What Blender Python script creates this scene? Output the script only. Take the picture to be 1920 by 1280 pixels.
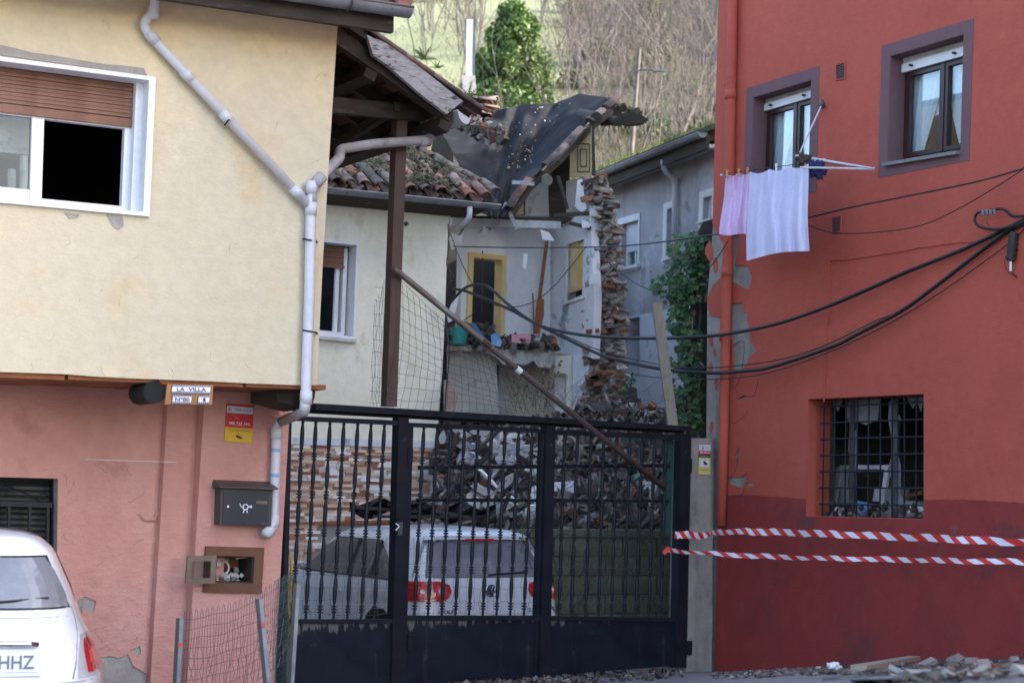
import bpy, bmesh, math, random
from mathutils import Vector as V, Matrix
from mathutils.geometry import tessellate_polygon
random.seed(7)
R = math.radians
sc = bpy.context.scene
for o in list(bpy.data.objects): bpy.data.objects.remove(o)
C = sc.collection

# ------------------------------------------------------------------ camera, sky, sun, exposure
EYE = V((0, 0, 1.75)); FPX = 3500.0; PITCH = 4.28; ROLL = 0.88
cam = bpy.data.objects.new('camera', bpy.data.cameras.new('camera')); C.objects.link(cam)
ROT = Matrix.Rotation(R(90 + PITCH), 3, 'X') @ Matrix.Rotation(R(ROLL), 3, 'Z')
cam.matrix_world = Matrix.Translation(EYE) @ ROT.to_4x4()
cam.data.lens = 36 * FPX / 1920; cam.data.sensor_width = 36
cam.data.clip_end = 3000; cam.data.clip_start = 0.1
cam.data.dof.use_dof = True; cam.data.dof.focus_distance = 16.0; cam.data.dof.aperture_fstop = 3.0
sc.camera = cam
w = bpy.data.worlds.new('World'); sc.world = w; w.use_nodes = True
wn = w.node_tree; wn.nodes.clear()
SUN_AZ, SUN_EL = 101.0, 30.0
sky = wn.nodes.new('ShaderNodeTexSky'); sky.sky_type = 'NISHITA'; sky.sun_disc = False
sky.sun_elevation = R(SUN_EL); sky.sun_rotation = R(SUN_AZ); sky.dust_density = 3.0; sky.air_density = 1.0
sky.ozone_density = 1.0
bg = wn.nodes.new('ShaderNodeBackground'); bg.inputs[1].default_value = 0.15
wo = wn.nodes.new('ShaderNodeOutputWorld')
wn.links.new(sky.outputs[0], bg.inputs[0]); wn.links.new(bg.outputs[0], wo.inputs[0])
sl = bpy.data.lights.new('sun', 'SUN'); sl.energy = 2.1; sl.angle = R(0.5); sl.color = (1.0, 0.93, 0.82)
sun = bpy.data.objects.new('sun', sl); C.objects.link(sun); sun.location = (40, 0, 60)
sdir = V((math.sin(R(SUN_AZ)) * math.cos(R(SUN_EL)), math.cos(R(SUN_AZ)) * math.cos(R(SUN_EL)), math.sin(R(SUN_EL))))
sun.rotation_euler = sdir.to_track_quat('Z', 'Y').to_euler()
sc.view_settings.view_transform = 'Standard'; sc.view_settings.look = 'None'
sc.view_settings.exposure = 2.45; sc.view_settings.gamma = 1.0
sc.render.engine = 'CYCLES'
sc.cycles.max_bounces = 6; sc.cycles.transparent_max_bounces = 12

# ------------------------------------------------------------------ helpers
def ray(px, py): return ROT @ V(((px - 960) / FPX, (640 - py) / FPX, -1.0))
def D(px, py, Y):
    d = ray(px, py); return EYE + d * (Y / d.y)
Z = V((0, 0, 1))
def iy(x, x0, y0, x1, y1):           # depth along a straight line in plan, by pixel column
    t = (x - x0) / (x1 - x0); return 1 / ((1 - t) / y0 + t / y1)

class Frame:
    """vertical wall plane: a along u, h up, d out along n"""
    def __init__(s, O, u, lean=0.0):
        s.O = V(O); s.u = V((u[0], u[1], 0)).normalized(); s.n = V((s.u.y, -s.u.x, 0)); s.lean = lean
    def P(s, a, h, d=0.0): return s.O + s.u * (a + s.lean * h) + Z * h + s.n * d
    def hit(s, px, py, d=0.0):
        r = ray(px, py); o = s.O + s.n * d
        return EYE + r * ((o - EYE).dot(s.n) / r.dot(s.n))
    def px(s, px, py, d=0.0):
        p = s.hit(px, py, d) - s.O; h = p.z
        return (p.dot(s.u) - s.lean * h, h)
    def off(s, d): f = Frame(s.O + s.n * d, s.u, s.lean); return f
class Quad:
    """quad opening in a frame; corners by pixel tl,tr,br,bl"""
    def __init__(s, fr, tl, tr, br, bl, ispx=True):
        s.f = fr; q = [fr.px(*c) if ispx else c for c in (bl, br, tr, tl)]; s.q = q
    def ah(s, t, r):
        (a0, h0), (a1, h1), (a2, h2), (a3, h3) = s.q
        return ((1-t)*(1-r)*a0 + t*(1-r)*a1 + t*r*a2 + (1-t)*r*a3, (1-t)*(1-r)*h0 + t*(1-r)*h1 + t*r*h2 + (1-t)*r*h3)
    def P(s, t, r, d=0.0): a, h = s.ah(t, r); return s.f.P(a, h, d)
    def loop(s): return [s.q[0], s.q[1], s.q[2], s.q[3]]
    def w(s): return (s.P(1, .5) - s.P(0, .5)).length
    def h(s): return (s.P(.5, 1) - s.P(.5, 0)).length

ORG = {}
def setp(o, label=None, cat=None, group=None, kind=None):
    if label: o['label'] = label
    if cat: o['category'] = cat
    if group: o['group'] = group
    if kind: o['kind'] = kind
    return o
def thing(name, label, cat, loc, group=None):
    o = bpy.data.objects.new(name, None); C.objects.link(o); o.empty_display_size = .2
    o.location = loc; ORG[o] = V(loc); return setp(o, label, cat, group)

class MB:
    def __init__(s): s.v = []; s.f = []
    def add(s, vs, fs):
        b = len(s.v); s.v.extend(V(p) for p in vs); s.f.extend([tuple(i + b for i in f) for f in fs]); return s
    def hexa(s, p):      # p: 8 points, bottom 0-3 ccw, top 4-7
        return s.add(p, [(0, 3, 2, 1), (4, 5, 6, 7), (0, 1, 5, 4), (1, 2, 6, 5), (2, 3, 7, 6), (3, 0, 4, 7)])
    def box(s, F, a0, a1, h0, h1, d0, d1):
        P = F.P
        return s.hexa([P(a0, h0, d1), P(a1, h0, d1), P(a1, h0, d0), P(a0, h0, d0),
                       P(a0, h1, d1), P(a1, h1, d1), P(a1, h1, d0), P(a0, h1, d0)])
    def wbox(s, c, x, y, z, ax=V((1, 0, 0)), ay=V((0, 1, 0)), az=V((0, 0, 1))):
        c = V(c); x *= .5; y *= .5; z *= .5
        P = lambda i, j, k: c + ax * (i * x) + ay * (j * y) + az * (k * z)
        return s.hexa([P(-1, -1, -1), P(1, -1, -1), P(1, 1, -1), P(-1, 1, -1), P(-1, -1, 1), P(1, -1, 1), P(1, 1, 1), P(-1, 1, 1)])
    def beam(s, p0, p1, w, h, up=Z):
        p0 = V(p0); p1 = V(p1); d = (p1 - p0).normalized(); r = d.cross(up)
        if r.length < 1e-4: r = V((1, 0, 0))
        r.normalize(); t = r.cross(d)
        q = []
        for p in (p0, p1): q += [p - r*w/2 - t*h/2, p + r*w/2 - t*h/2, p + r*w/2 + t*h/2, p - r*w/2 + t*h/2]
        return s.add(q, [(0, 1, 2, 3), (7, 6, 5, 4), (0, 4, 5, 1), (1, 5, 6, 2), (2, 6, 7, 3), (3, 7, 4, 0)])
    def tube(s, pts, r, seg=8, cap=True, r1=None):
        pts = [V(p) for p in pts]; n = len(pts)
        if n < 2: return s
        t0 = (pts[1] - pts[0]).normalized(); a = t0.cross(Z)
        if a.length < .05: a = t0.cross(V((1, 0, 0)))
        a.normalize(); vs = []
        for i, p in enumerate(pts):
            t = (pts[min(i+1, n-1)] - pts[max(i-1, 0)])
            if t.length < 1e-9: t = t0
            t = t.normalized(); a = (a - t * a.dot(t))
            if a.length < 1e-6: a = t.cross(V((0, 1, 0)))
            a.normalize(); b = t.cross(a)
            rr = r if r1 is None else r + (r1 - r) * i / (n - 1)
            for k in range(seg):
                g = 2 * math.pi * k / seg; vs.append(p + a * (rr * math.cos(g)) + b * (rr * math.sin(g)))
        fs = [(i*seg+k, i*seg+(k+1) % seg, (i+1)*seg+(k+1) % seg, (i+1)*seg+k) for i in range(n-1) for k in range(seg)]
        if cap: fs += [tuple(range(seg-1, -1, -1)), tuple((n-1)*seg+k for k in range(seg))]
        return s.add(vs, fs)
    def prism(s, loop, ext):      # planar loop of 3D points extruded by vector
        n = len(loop); ext = V(ext); vs = [V(p) for p in loop] + [V(p) + ext for p in loop]
        tr = tessellate_polygon([[V(p) for p in loop]])
        fs = [tuple(t) for t in tr] + [tuple(i + n for i in reversed(t)) for t in tr]
        fs += [(i, (i+1) % n, (i+1) % n + n, i + n) for i in range(n)]
        return s.add(vs, fs)
    def wall(s, F, outer, holes, d0, d1):
        loops = [outer] + holes
        flat = [p for l in loops for p in l]; n = len(flat)
        tr = tessellate_polygon([[V((p[0], p[1], 0)) for p in l] for l in loops])
        vs = [F.P(a, h, d1) for a, h in flat] + [F.P(a, h, d0) for a, h in flat]
        fs = [tuple(t) for t in tr] + [tuple(i + n for i in reversed(t)) for t in tr]
        b = 0
        for l in loops:
            m = len(l); fs += [(b+i, b+(i+1) % m, b+(i+1) % m + n, b+i+n) for i in range(m)]; b += m
        return s.add(vs, fs)
    def qbox(s, Q, t0, t1, r0, r1, d0, d1):
        P = Q.P
        return s.hexa([P(t0, r0, d1), P(t1, r0, d1), P(t1, r0, d0), P(t0, r0, d0),
                       P(t0, r1, d1), P(t1, r1, d1), P(t1, r1, d0), P(t0, r1, d0)])
    def chunk(s, c, x, y, z, rng=random, j=.28, flat=0):
        e = [rng.uniform(0, 6.28) for _ in range(3)]
        if flat: e[0] = rng.gauss(0, .25); e[1] = rng.gauss(0, .25)
        M = (Matrix.Rotation(e[0], 3, 'X') @ Matrix.Rotation(e[1], 3, 'Y') @ Matrix.Rotation(e[2], 3, 'Z'))
        q = []
        for (i, k, l) in ((-1,-1,-1),(1,-1,-1),(1,1,-1),(-1,1,-1),(-1,-1,1),(1,-1,1),(1,1,1),(-1,1,1)):
            q.append(V(c) + M @ V((i*x/2*(1+rng.uniform(-j, j)), k*y/2*(1+rng.uniform(-j, j)), l*z/2*(1+rng.uniform(-j, j)))))
        return s.hexa(q)
    def grid(s, rows, thick=None):
        m = len(rows); n = len(rows[0]); vs = [p for r in rows for p in r]
        s.add(vs, [(i*n+j, i*n+j+1, (i+1)*n+j+1, (i+1)*n+j) for i in range(m-1) for j in range(n-1)]); return s
    def mesh(s, name, mat, smooth=False, origin=V((0, 0, 0)), fix=True):
        me = bpy.data.meshes.new(name)
        me.from_pydata([tuple(p - origin) for p in s.v], [], s.f); me.validate()
        if fix and len(s.f) < 60000:
            bm = bmesh.new(); bm.from_mesh(me); bmesh.ops.recalc_face_normals(bm, faces=bm.faces); bm.to_mesh(me); bm.free()
        if mat: me.materials.append(mat)
        if smooth:
            me.polygons.foreach_set('use_smooth', [True] * len(me.polygons))
        return me
    def build(s, name, mat, parent=None, smooth=False, label=None, cat=None, group=None, kind=None, origin=None, fix=True):
        if not s.v: return None
        lo = V((min(p.x for p in s.v), min(p.y for p in s.v), min(p.z for p in s.v)))
        hi = V((max(p.x for p in s.v), max(p.y for p in s.v), max(p.z for p in s.v)))
        c = V(origin) if origin else (lo + hi) / 2
        if parent is None and origin is None: c.z = lo.z
        me = s.mesh(name, mat, smooth, c, fix)
        o = bpy.data.objects.new(name, me); C.objects.link(o); ORG[o] = c
        if parent: o.parent = parent; o.location = c - ORG[parent]
        else: o.location = c
        return setp(o, label, cat, group, kind)
def inst(name, me, M, parent=None, **kw):
    """object sharing mesh data placed with world matrix M"""
    o = bpy.data.objects.new(name, me); C.objects.link(o); ORG[o] = M.to_translation()
    if parent: o.parent = parent; o.matrix_local = Matrix.Translation(-ORG[parent]) @ M
    else: o.matrix_world = M
    return setp(o, **kw)
def basis(p, x, y, z, s=(1, 1, 1)):
    M = Matrix.Identity(4)
    for i in range(3): M[i][0] = x[i]*s[0]; M[i][1] = y[i]*s[1]; M[i][2] = z[i]*s[2]; M[i][3] = p[i]
    return M
def smooth_path(pts, n=6):
    out = []; pts = [V(p) for p in pts]; m = len(pts)
    for i in range(m - 1):
        p0 = pts[max(i-1, 0)]; p1 = pts[i]; p2 = pts[i+1]; p3 = pts[min(i+2, m-1)]
        for k in range(n):
            t = k / n
            out.append(.5 * ((2*p1) + (p2-p0)*t + (2*p0-5*p1+4*p2-p3)*t*t + (3*p1-p0-3*p2+p3)*t**3))
    out.append(pts[-1]); return out
def bent(pts, r=.06, n=4):            # polyline with rounded elbows
    pts = [V(p) for p in pts]; out = [pts[0]]
    for i in range(1, len(pts)-1):
        a = pts[i-1]; b = pts[i]; c = pts[i+1]
        ra = min(r, (a-b).length*.45); rc = min(r, (c-b).length*.45)
        p = b + (a-b).normalized()*ra; q = b + (c-b).normalized()*rc
        for k in range(n+1):
            t = k/n; out.append((1-t)**2*p + 2*t*(1-t)*b + t*t*q)
    out.append(pts[-1]); return out
def interp(tab, z):
    if z <= tab[0][0]: return tab[0][1]
    for (a, b), (c, d) in zip(tab, tab[1:]):
        if z <= c:
            t = (z - a) / (c - a); return b + (d - b) * t
    return tab[-1][1]
def sstep(a, b, x):
    t = max(0, min(1, (x-a)/(b-a))); return t*t*(3-2*t)

# ------------------------------------------------------------------ materials
def mat(name, col, col2=None, scale=3.0, rough=.85, bump=.25, bscale=60.0, spots=(), metal=0.0, spec=.4,
        rnd=None, stretch=(1, 1, 1), contrast=.5, bdist=.01, coat=0.0, trans=0.0, streak=None, topwear=None, zmix=None, brush=None):
    m = bpy.data.materials.new(name); m.use_nodes = True; nt = m.node_tree; N = nt.nodes; L = nt.links
    b = N['Principled BSDF']; b.inputs['Roughness'].default_value = rough; b.inputs['Metallic'].default_value = metal
    b.inputs['Specular IOR Level'].default_value = spec; b.inputs['Coat Weight'].default_value = coat
    b.inputs['Transmission Weight'].default_value = trans
    tc = N.new('ShaderNodeTexCoord'); mp = N.new('ShaderNodeMapping'); mp.inputs['Scale'].default_value = stretch
    L.new(tc.outputs['Object'], mp.inputs[0])
    def noise(sc_, det=6, ro=.6, src=mp):
        n = N.new('ShaderNodeTexNoise'); n.inputs['Scale'].default_value = sc_; n.inputs['Detail'].default_value = det
        n.inputs['Roughness'].default_value = ro; L.new(src.outputs[0], n.inputs['Vector']); return n
    def rng(src, lo, hi, a=0.0, c=1.0):
        r = N.new('ShaderNodeMapRange'); r.inputs[1].default_value = lo; r.inputs[2].default_value = hi
        r.inputs[3].default_value = a; r.inputs[4].default_value = c
        r.interpolation_type = 'SMOOTHSTEP'; L.new(src, r.inputs[0]); return r
    def mix(f, a, c, bt='MIX'):
        x = N.new('ShaderNodeMix'); x.data_type = 'RGBA'; x.blend_type = bt
        if isinstance(f, (int, float)): x.inputs[0].default_value = f
        else: L.new(f, x.inputs[0])
        for i, q in ((6, a), (7, c)):
            if isinstance(q, tuple): x.inputs[i].default_value = (*q[:3], 1)
            else: L.new(q, x.inputs[i])
        return x.outputs[2]
    c = tuple(col)
    if rnd:
        kind, cols = rnd
        if kind == 'island':
            g = N.new('ShaderNodeNewGeometry'); src = g.outputs['Random Per Island']
        else:
            g = N.new('ShaderNodeObjectInfo'); src = g.outputs['Random']
        cr = N.new('ShaderNodeValToRGB'); cr.color_ramp.interpolation = 'CONSTANT'
        e = cr.color_ramp.elements; k = len(cols)
        while len(e) < k: e.new(.5)
        for i, cc in enumerate(cols): e[i].position = i / k; e[i].color = (*cc, 1)
        L.new(src, cr.inputs[0]); c = cr.outputs[0]
    n1 = noise(scale)
    if zmix:                         # older, yellower coat above a later repaint, lightened to stand in for sky light
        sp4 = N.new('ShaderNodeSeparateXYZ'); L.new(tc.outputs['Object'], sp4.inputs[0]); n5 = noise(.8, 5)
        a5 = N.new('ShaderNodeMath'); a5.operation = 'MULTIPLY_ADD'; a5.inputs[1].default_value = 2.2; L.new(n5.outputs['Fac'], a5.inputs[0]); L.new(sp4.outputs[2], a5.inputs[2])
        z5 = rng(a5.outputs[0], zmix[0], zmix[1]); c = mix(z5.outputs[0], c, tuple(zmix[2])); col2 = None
    if col2 is not None:
        r = rng(n1.outputs['Fac'], .5 - contrast*.4, .5 + contrast*.4)
        c = mix(r.outputs[0], c, tuple(col2))
    for (sc_col, s_, lo, hi, st) in spots:
        n2 = noise(s_, 8, .65); r = rng(n2.outputs['Fac'], lo, hi, 0, st); c = mix(r.outputs[0], c, tuple(sc_col))
    if streak:                       # vertical run marks
        scol, ss, lo, hi, st = streak
        mp2 = N.new('ShaderNodeMapping'); mp2.inputs['Scale'].default_value = (1, 1, .08)
        L.new(tc.outputs['Object'], mp2.inputs[0])
        n3 = noise(ss, 5, .6, mp2); r = rng(n3.outputs['Fac'], lo, hi, 0, st); c = mix(r.outputs[0], c, tuple(scol))
    if topwear:                      # chipped and run-down paint near the upper edge
        sp3 = N.new('ShaderNodeSeparateXYZ'); L.new(tc.outputs['Object'], sp3.inputs[0])
        mp3 = N.new('ShaderNodeMapping'); mp3.inputs['Scale'].default_value = (1, 1, .18); L.new(tc.outputs['Object'], mp3.inputs[0])
        n4 = noise(16, 6, .7, mp3); z_ = rng(sp3.outputs[2], topwear[0], topwear[1], 0, .34)
        ad = N.new('ShaderNodeMath'); ad.operation = 'ADD'; L.new(n4.outputs['Fac'], ad.inputs[0]); L.new(z_.outputs[0], ad.inputs[1])
        r = rng(ad.outputs[0], .74, .80, 0, .8); c = mix(r.outputs[0], c, tuple(topwear[2]))
    nf = noise(bscale*.35, 6, .7); r = rng(nf.outputs['Fac'], .3, .7, .94, 1.04)
    x = N.new('ShaderNodeVectorMath'); x.operation = 'SCALE'
    if isinstance(c, tuple): x.inputs[0].default_value = c[:3]
    else: L.new(c, x.inputs[0])
    L.new(r.outputs[0], x.inputs['Scale']); L.new(x.outputs[0], b.inputs['Base Color'])
    if bump > 0:
        if brush:
            mpb = N.new('ShaderNodeMapping'); mpb.inputs['Scale'].default_value = brush; L.new(tc.outputs['Object'], mpb.inputs[0]); nb = noise(bscale*.5, 10, .75, mpb)
        else: nb = noise(bscale, 8, .65)
        bp = N.new('ShaderNodeBump'); bp.inputs['Strength'].default_value = bump
        bp.inputs['Distance'].default_value = bdist; L.new(nb.outputs['Fac'], bp.inputs['Height']); L.new(bp.outputs[0], b.inputs['Normal'])
    rr = rng(n1.outputs['Fac'], .3, .7, max(0, rough-.08), min(1, rough+.08)); L.new(rr.outputs[0], b.inputs['Roughness'])
    return m
def glass(name, tint=(.9, .95, .95), mixf=.05, rough=.02):
    m = bpy.data.materials.new(name); m.use_nodes = True; nt = m.node_tree; N = nt.nodes; L = nt.links; N.clear()
    o = N.new('ShaderNodeOutputMaterial'); g = N.new('ShaderNodeBsdfGlossy'); g.inputs['Roughness'].default_value = rough
    g.inputs['Color'].default_value = (.9, .93, 1, 1)
    t = N.new('ShaderNodeBsdfTransparent'); t.inputs['Color'].default_value = (*tint, 1)
    fr = N.new('ShaderNodeLayerWeight'); fr.inputs[0].default_value = .2
    a = N.new('ShaderNodeMath'); a.operation = 'MULTIPLY_ADD'; a.inputs[1].default_value = .55; a.inputs[2].default_value = mixf
    mx = N.new('ShaderNodeMixShader'); L.new(fr.outputs['Fresnel'], a.inputs[0]); L.new(a.outputs[0], mx.inputs[0])
    L.new(t.outputs[0], mx.inputs[1]); L.new(g.outputs[0], mx.inputs[2]); L.new(mx.outputs[0], o.inputs[0]); return m
M = {}
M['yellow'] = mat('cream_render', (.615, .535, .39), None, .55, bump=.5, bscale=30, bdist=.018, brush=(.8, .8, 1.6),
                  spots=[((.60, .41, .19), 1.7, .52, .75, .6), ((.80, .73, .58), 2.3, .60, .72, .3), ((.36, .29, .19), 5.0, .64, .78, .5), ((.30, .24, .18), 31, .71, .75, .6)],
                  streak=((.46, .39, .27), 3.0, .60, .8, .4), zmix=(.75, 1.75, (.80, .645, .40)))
M['pink'] = mat('pink_render', (.66, .32, .265), (.71, .38, .325), 1.6, bump=1.0, bscale=20, bdist=.03, brush=(1, 1, 1.8),
                spots=[((.44, .20, .16), 2.6, .56, .72, .5), ((.30, .16, .13), 34, .69, .74, .6), ((.66, .38, .32), 4.0, .6, .72, .4), ((.22, .12, .10), 9, .68, .76, .5)])
M['red'] = mat('red_paint', (.41, .076, .048), (.46, .095, .062), .8, bump=.6, bscale=30, bdist=.012, brush=(1, 1, 1.6),
               spots=[((.40, .066, .044), 1.3, .52, .72, .6), ((.54, .13, .09), 3.2, .64, .74, .35), ((.55, .40, .36), 26, .74, .77, .6)],
               streak=((.36, .07, .05), 2.2, .58, .78, .35))
M['red_low'] = mat('dark_red_paint', (.29, .036, .030), (.23, .032, .029), 1.4, bump=.4, bscale=35, bdist=.01,
                   spots=[((.11, .04, .042), 1.2, .52, .68, .8), ((.17, .10, .10), 3.2, .60, .72, .6), ((.30, .20, .18), 24, .72, .76, .6), ((.33, .045, .04), 2.5, .6, .7, .4)])
M['grey_plaster'] = mat('bare_cement', (.30, .27, .25), (.40, .37, .34), 3, bump=.6, bscale=30, bdist=.02,
                        spots=[((.16, .14, .12), 6, .58, .7, .7)])
M['trim'] = mat('plum_trim_paint', (.145, .075, .085), (.17, .09, .10), 2, bump=.2, bscale=40, spots=[((.5, .45, .45), 20, .72, .76, .5)])
M['cream2'] = mat('pale_cream_render', (.74, .70, .55), (.80, .77, .66), 1.5, bump=.3, bscale=40, bdist=.012,
                  spots=[((.50, .42, .24), 2.8, .55, .72, .5), ((.42, .40, .36), 3.5, .6, .75, .5), ((.75, .74, .70), 4, .62, .70, .4)],
                  streak=((.36, .34, .30), 3.0, .60, .8, .5))
M['pvc'] = mat('grey_white_pvc', (.60, .60, .65), (.55, .55, .60), 2, rough=.4, bump=.03, spots=[((.36, .35, .34), 5, .62, .78, .5)])
M['pvc_dark'] = mat('weathered_pvc', (.30, .29, .29), (.40, .40, .42), 5, rough=.6, bump=.1, spots=[((.14, .12, .11), 9, .55, .7, .6)])
M['white'] = mat('white_frame', (.76, .77, .80), (.72, .73, .76), 2, rough=.45, bump=.03, spots=[((.45, .43, .40), 9, .66, .80, .5)])
M['dirtywhite'] = mat('dirty_white', (.60, .60, .62), (.45, .44, .43), 6, rough=.8, bump=.2, spots=[((.2, .18, .16), 12, .6, .7, .6)])
M['shutter'] = mat('brown_shutter', (.23, .105, .068), (.18, .08, .052), 4, rough=.6, bump=.1, bscale=80)
M['black'] = mat('dark_interior', (.012, .012, .014), (.02, .02, .02), 3, rough=.95, bump=0)  # near-black colour stands in for unlit depth in openings and recesses
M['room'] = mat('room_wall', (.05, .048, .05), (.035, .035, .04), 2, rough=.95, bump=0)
M['iron'] = mat('black_gate_paint', (.009, .0115, .018), (.014, .017, .025), 5, rough=.5, bump=.25, bscale=90, spec=.25, bdist=.004,
                spots=[((.10, .10, .11), 9, .62, .72, .45), ((.09, .05, .03), 30, .68, .74, .5)])
M['ironpanel'] = mat('gate_sheet_paint', (.008, .011, .019), (.012, .016, .026), 4, rough=.6, bump=.2, bscale=30, bdist=.006, spec=.2,
                     spots=[((.10, .10, .105), 7, .60, .74, .55), ((.22, .21, .20), 24, .70, .76, .5)],
                     streak=((.06, .06, .062), 7, .60, .80, .6), topwear=(.10, .30, (.13, .13, .13)))
M['wood_dark'] = mat('dark_rotten_wood', (.035, .028, .024), (.07, .055, .045), 3, bump=.6, bscale=50, stretch=(1, 1, 5), spots=[((.16, .15, .14), 6, .6, .7, .5)])
M['wood_grey'] = mat('weathered_white_wood', (.52, .51, .54), (.34, .33, .34), 4, bump=.6, bscale=40, stretch=(3, 3, 10),
                     spots=[((.06, .05, .045), 3.0, .54, .64, .9)])
M['wood_plank'] = mat('grey_plank', (.22, .19, .15), (.30, .26, .21), 5, bump=.6, bscale=50, stretch=(6, 6, 1), spots=[((.08, .07, .06), 7, .6, .7, .6)])
M['wood_orange'] = mat('orange_timber', (.32, .12, .045), (.20, .07, .03), 4, bump=.4, bscale=50, stretch=(1, 1, 6), spots=[((.05, .03, .02), 5, .55, .7, .8)])
M['tile'] = mat('roof_tile', (.2, .1, .07), None, 6, bump=.5, bscale=60, bdist=.01,
                rnd=('object', [(.24, .12, .095), (.17, .10, .085), (.14, .11, .105), (.36, .14, .09), (.10, .085, .082), (.20, .145, .13), (.28, .19, .17), (.13, .105, .095)]),
                spots=[((.06, .055, .045), 9, .5, .64, .75), ((.09, .10, .04), 14, .56, .66, .7)])
M['tile_under'] = mat('clay_board', (.16, .055, .03), (.05, .025, .018), 4, bump=.4, bscale=60, rnd=('object', [(.34, .10, .045), (.18, .06, .035), (.07, .03, .022), (.04, .025, .02)]))
M['moss'] = mat('moss', (.05, .055, .022), (.09, .085, .045), 12, bump=.8, bscale=80, bdist=.02, rnd=('island', [(.06, .065, .03), (.10, .09, .05), (.05, .045, .035), (.12, .11, .08)]))
M['tarp'] = mat('black_roofing_sheet', (.011, .012, .015), (.019, .019, .023), 1.6, rough=.85, spec=.22, bump=.3, bscale=25, bdist=.015,
                spots=[((.085, .08, .075), 1.1, .46, .70, .75), ((.28, .22, .18), 18, .69, .73, .7)])
M['stone'] = mat('rubble_stone', (.25, .21, .18), None, 6, bump=.9, bscale=30, bdist=.02,
                 rnd=('object', [(.44, .37, .32), (.33, .28, .24), (.52, .45, .39), (.40, .31, .25), (.27, .23, .20), (.46, .20, .12), (.48, .41, .36)]),
                 spots=[((.10, .085, .075), 8, .56, .68, .6)])
M['mortar'] = mat('earth_mortar', (.32, .26, .22), (.43, .36, .31), 5, bump=1, bscale=22, bdist=.04, spots=[((.06, .05, .045), 7, .52, .64, .8)])
M['rubble'] = mat('rubble_mix', (.25, .2, .18), None, 6, bump=.8, bscale=30, bdist=.02,
                  rnd=('island', [(.10, .08, .07), (.14, .115, .10), (.05, .042, .038), (.19, .165, .15), (.18, .075, .05), (.03, .027, .026), (.115, .095, .08), (.02, .019, .019), (.27, .25, .24), (.07, .056, .048), (.09, .065, .05), (.04, .035, .032)]))
M['plaster_in'] = mat('interior_plaster', (.80, .79, .80), (.70, .69, .70), 2, bump=.3, spots=[((.25, .22, .20), 2.5, .58, .7, .7), ((.16, .48, .42), 1.6, .60, .64, .7)], streak=((.3, .28, .27), 4, .58, .72, .6))
M['plaster_blue'] = mat('blue_grey_plaster', (.66, .66, .70), (.74, .74, .77), 2.5, bump=.4,
                        spots=[((.20, .38, .44), 2.6, .58, .66, .8), ((.22, .20, .19), 3.3, .55, .66, .8)])
M['plaster_dirty'] = mat('dirty_grey_plaster', (.44, .41, .39), (.54, .51, .48), 2, bump=.5, spots=[((.17, .15, .14), 3.3, .54, .68, .8), ((.55, .5, .42), 3, .62, .7, .6)])
M['yellow_wood'] = mat('yellow_painted_wood', (.74, .54, .22), (.66, .48, .22), 3, bump=.2, spots=[((.2, .15, .1), 10, .64, .74, .6)])
M['cream_wood'] = mat('cream_painted_door', (.70, .57, .33), (.62, .50, .29), 3, bump=.2, spots=[((.25, .2, .14), 7, .6, .7, .6)])
M['greyhouse'] = mat('grey_violet_render', (.30, .28, .31), (.42, .40, .44), 1.1, bump=.4, bscale=30,
                     spots=[((.52, .51, .55), 1.3, .54, .68, .7), ((.46, .41, .31), 2.3, .63, .71, .6), ((.10, .09, .10), 2.0, .60, .7, .5)],
                     streak=((.12, .11, .12), 3.0, .58, .72, .6))
M['greyhouse_low'] = mat('pale_blue_lower_render', (.58, .58, .64), (.66, .66, .70), 1.3, bump=.4,
                         spots=[((.22, .21, .23), 2.0, .54, .66, .8), ((.44, .38, .27), 1.6, .62, .70, .6)])
M['surround'] = mat('window_surround', (.74, .73, .75), (.62, .61, .62), 3, bump=.2)
M['moss_wall'] = mat('mossy_dark_wall', (.085, .09, .065), (.05, .055, .035), 2.5, bump=.9, bscale=25, bdist=.03, spots=[((.24, .22, .18), 2.5, .6, .7, .7)])
M['stone_street'] = mat('street_stone', (.2, .17, .16), (.28, .24, .22), 9, bump=.8, bscale=40, bdist=.01, spots=[((.26, .12, .09), 4, .5, .6, .7)])
M['splinter'] = mat('splintered_wood', (.1, .08, .06), None, 5, bump=.4, rnd=('island', [(.12, .095, .075), (.06, .048, .04), (.20, .165, .13), (.03, .026, .024), (.30, .28, .26), (.16, .10, .06)]))
M['scraps'] = mat('plastic_scraps', (.1, .1, .1), None, 5, rough=.6, bump=.2, rnd=('island', [(.45, .46, .52), (.05, .12, .30), (.02, .22, .20), (.40, .07, .05), (.55, .55, .56), (.25, .32, .42)]))
M['block'] = mat('mossy_concrete_block', (.15, .155, .115), (.10, .105, .07), 3, bump=.9, bscale=30, bdist=.015, spots=[((.27, .27, .25), 3, .58, .7, .5), ((.03, .035, .02), 5, .6, .7, .7)])
M['foil'] = mat('silvery_sheet', (.62, .63, .70), (.40, .40, .45), 5, rough=.45, metal=.3, bump=.5, spots=[((.08, .07, .07), 7, .58, .66, .8)])
M['concrete'] = mat('stained_concrete', (.33, .30, .27), (.24, .22, .20), 3, bump=.5, bscale=40, bdist=.01, spots=[((.10, .09, .085), 3.2, .56, .70, .75), ((.48, .46, .44), 5, .62, .7, .5)], streak=((.10, .095, .09), 5, .55, .75, .6))
M['asphalt'] = mat('worn_asphalt', (.13, .125, .13), (.18, .17, .17), 2, bump=.8, bscale=90, bdist=.01, rough=.9, spots=[((.26, .25, .24), 6, .58, .7, .6), ((.06, .055, .055), 9, .6, .72, .6)])
M['yard'] = mat('yard_dirt', (.10, .09, .08), (.15, .14, .12), 2, bump=.8, bscale=30, bdist=.03)
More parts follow.
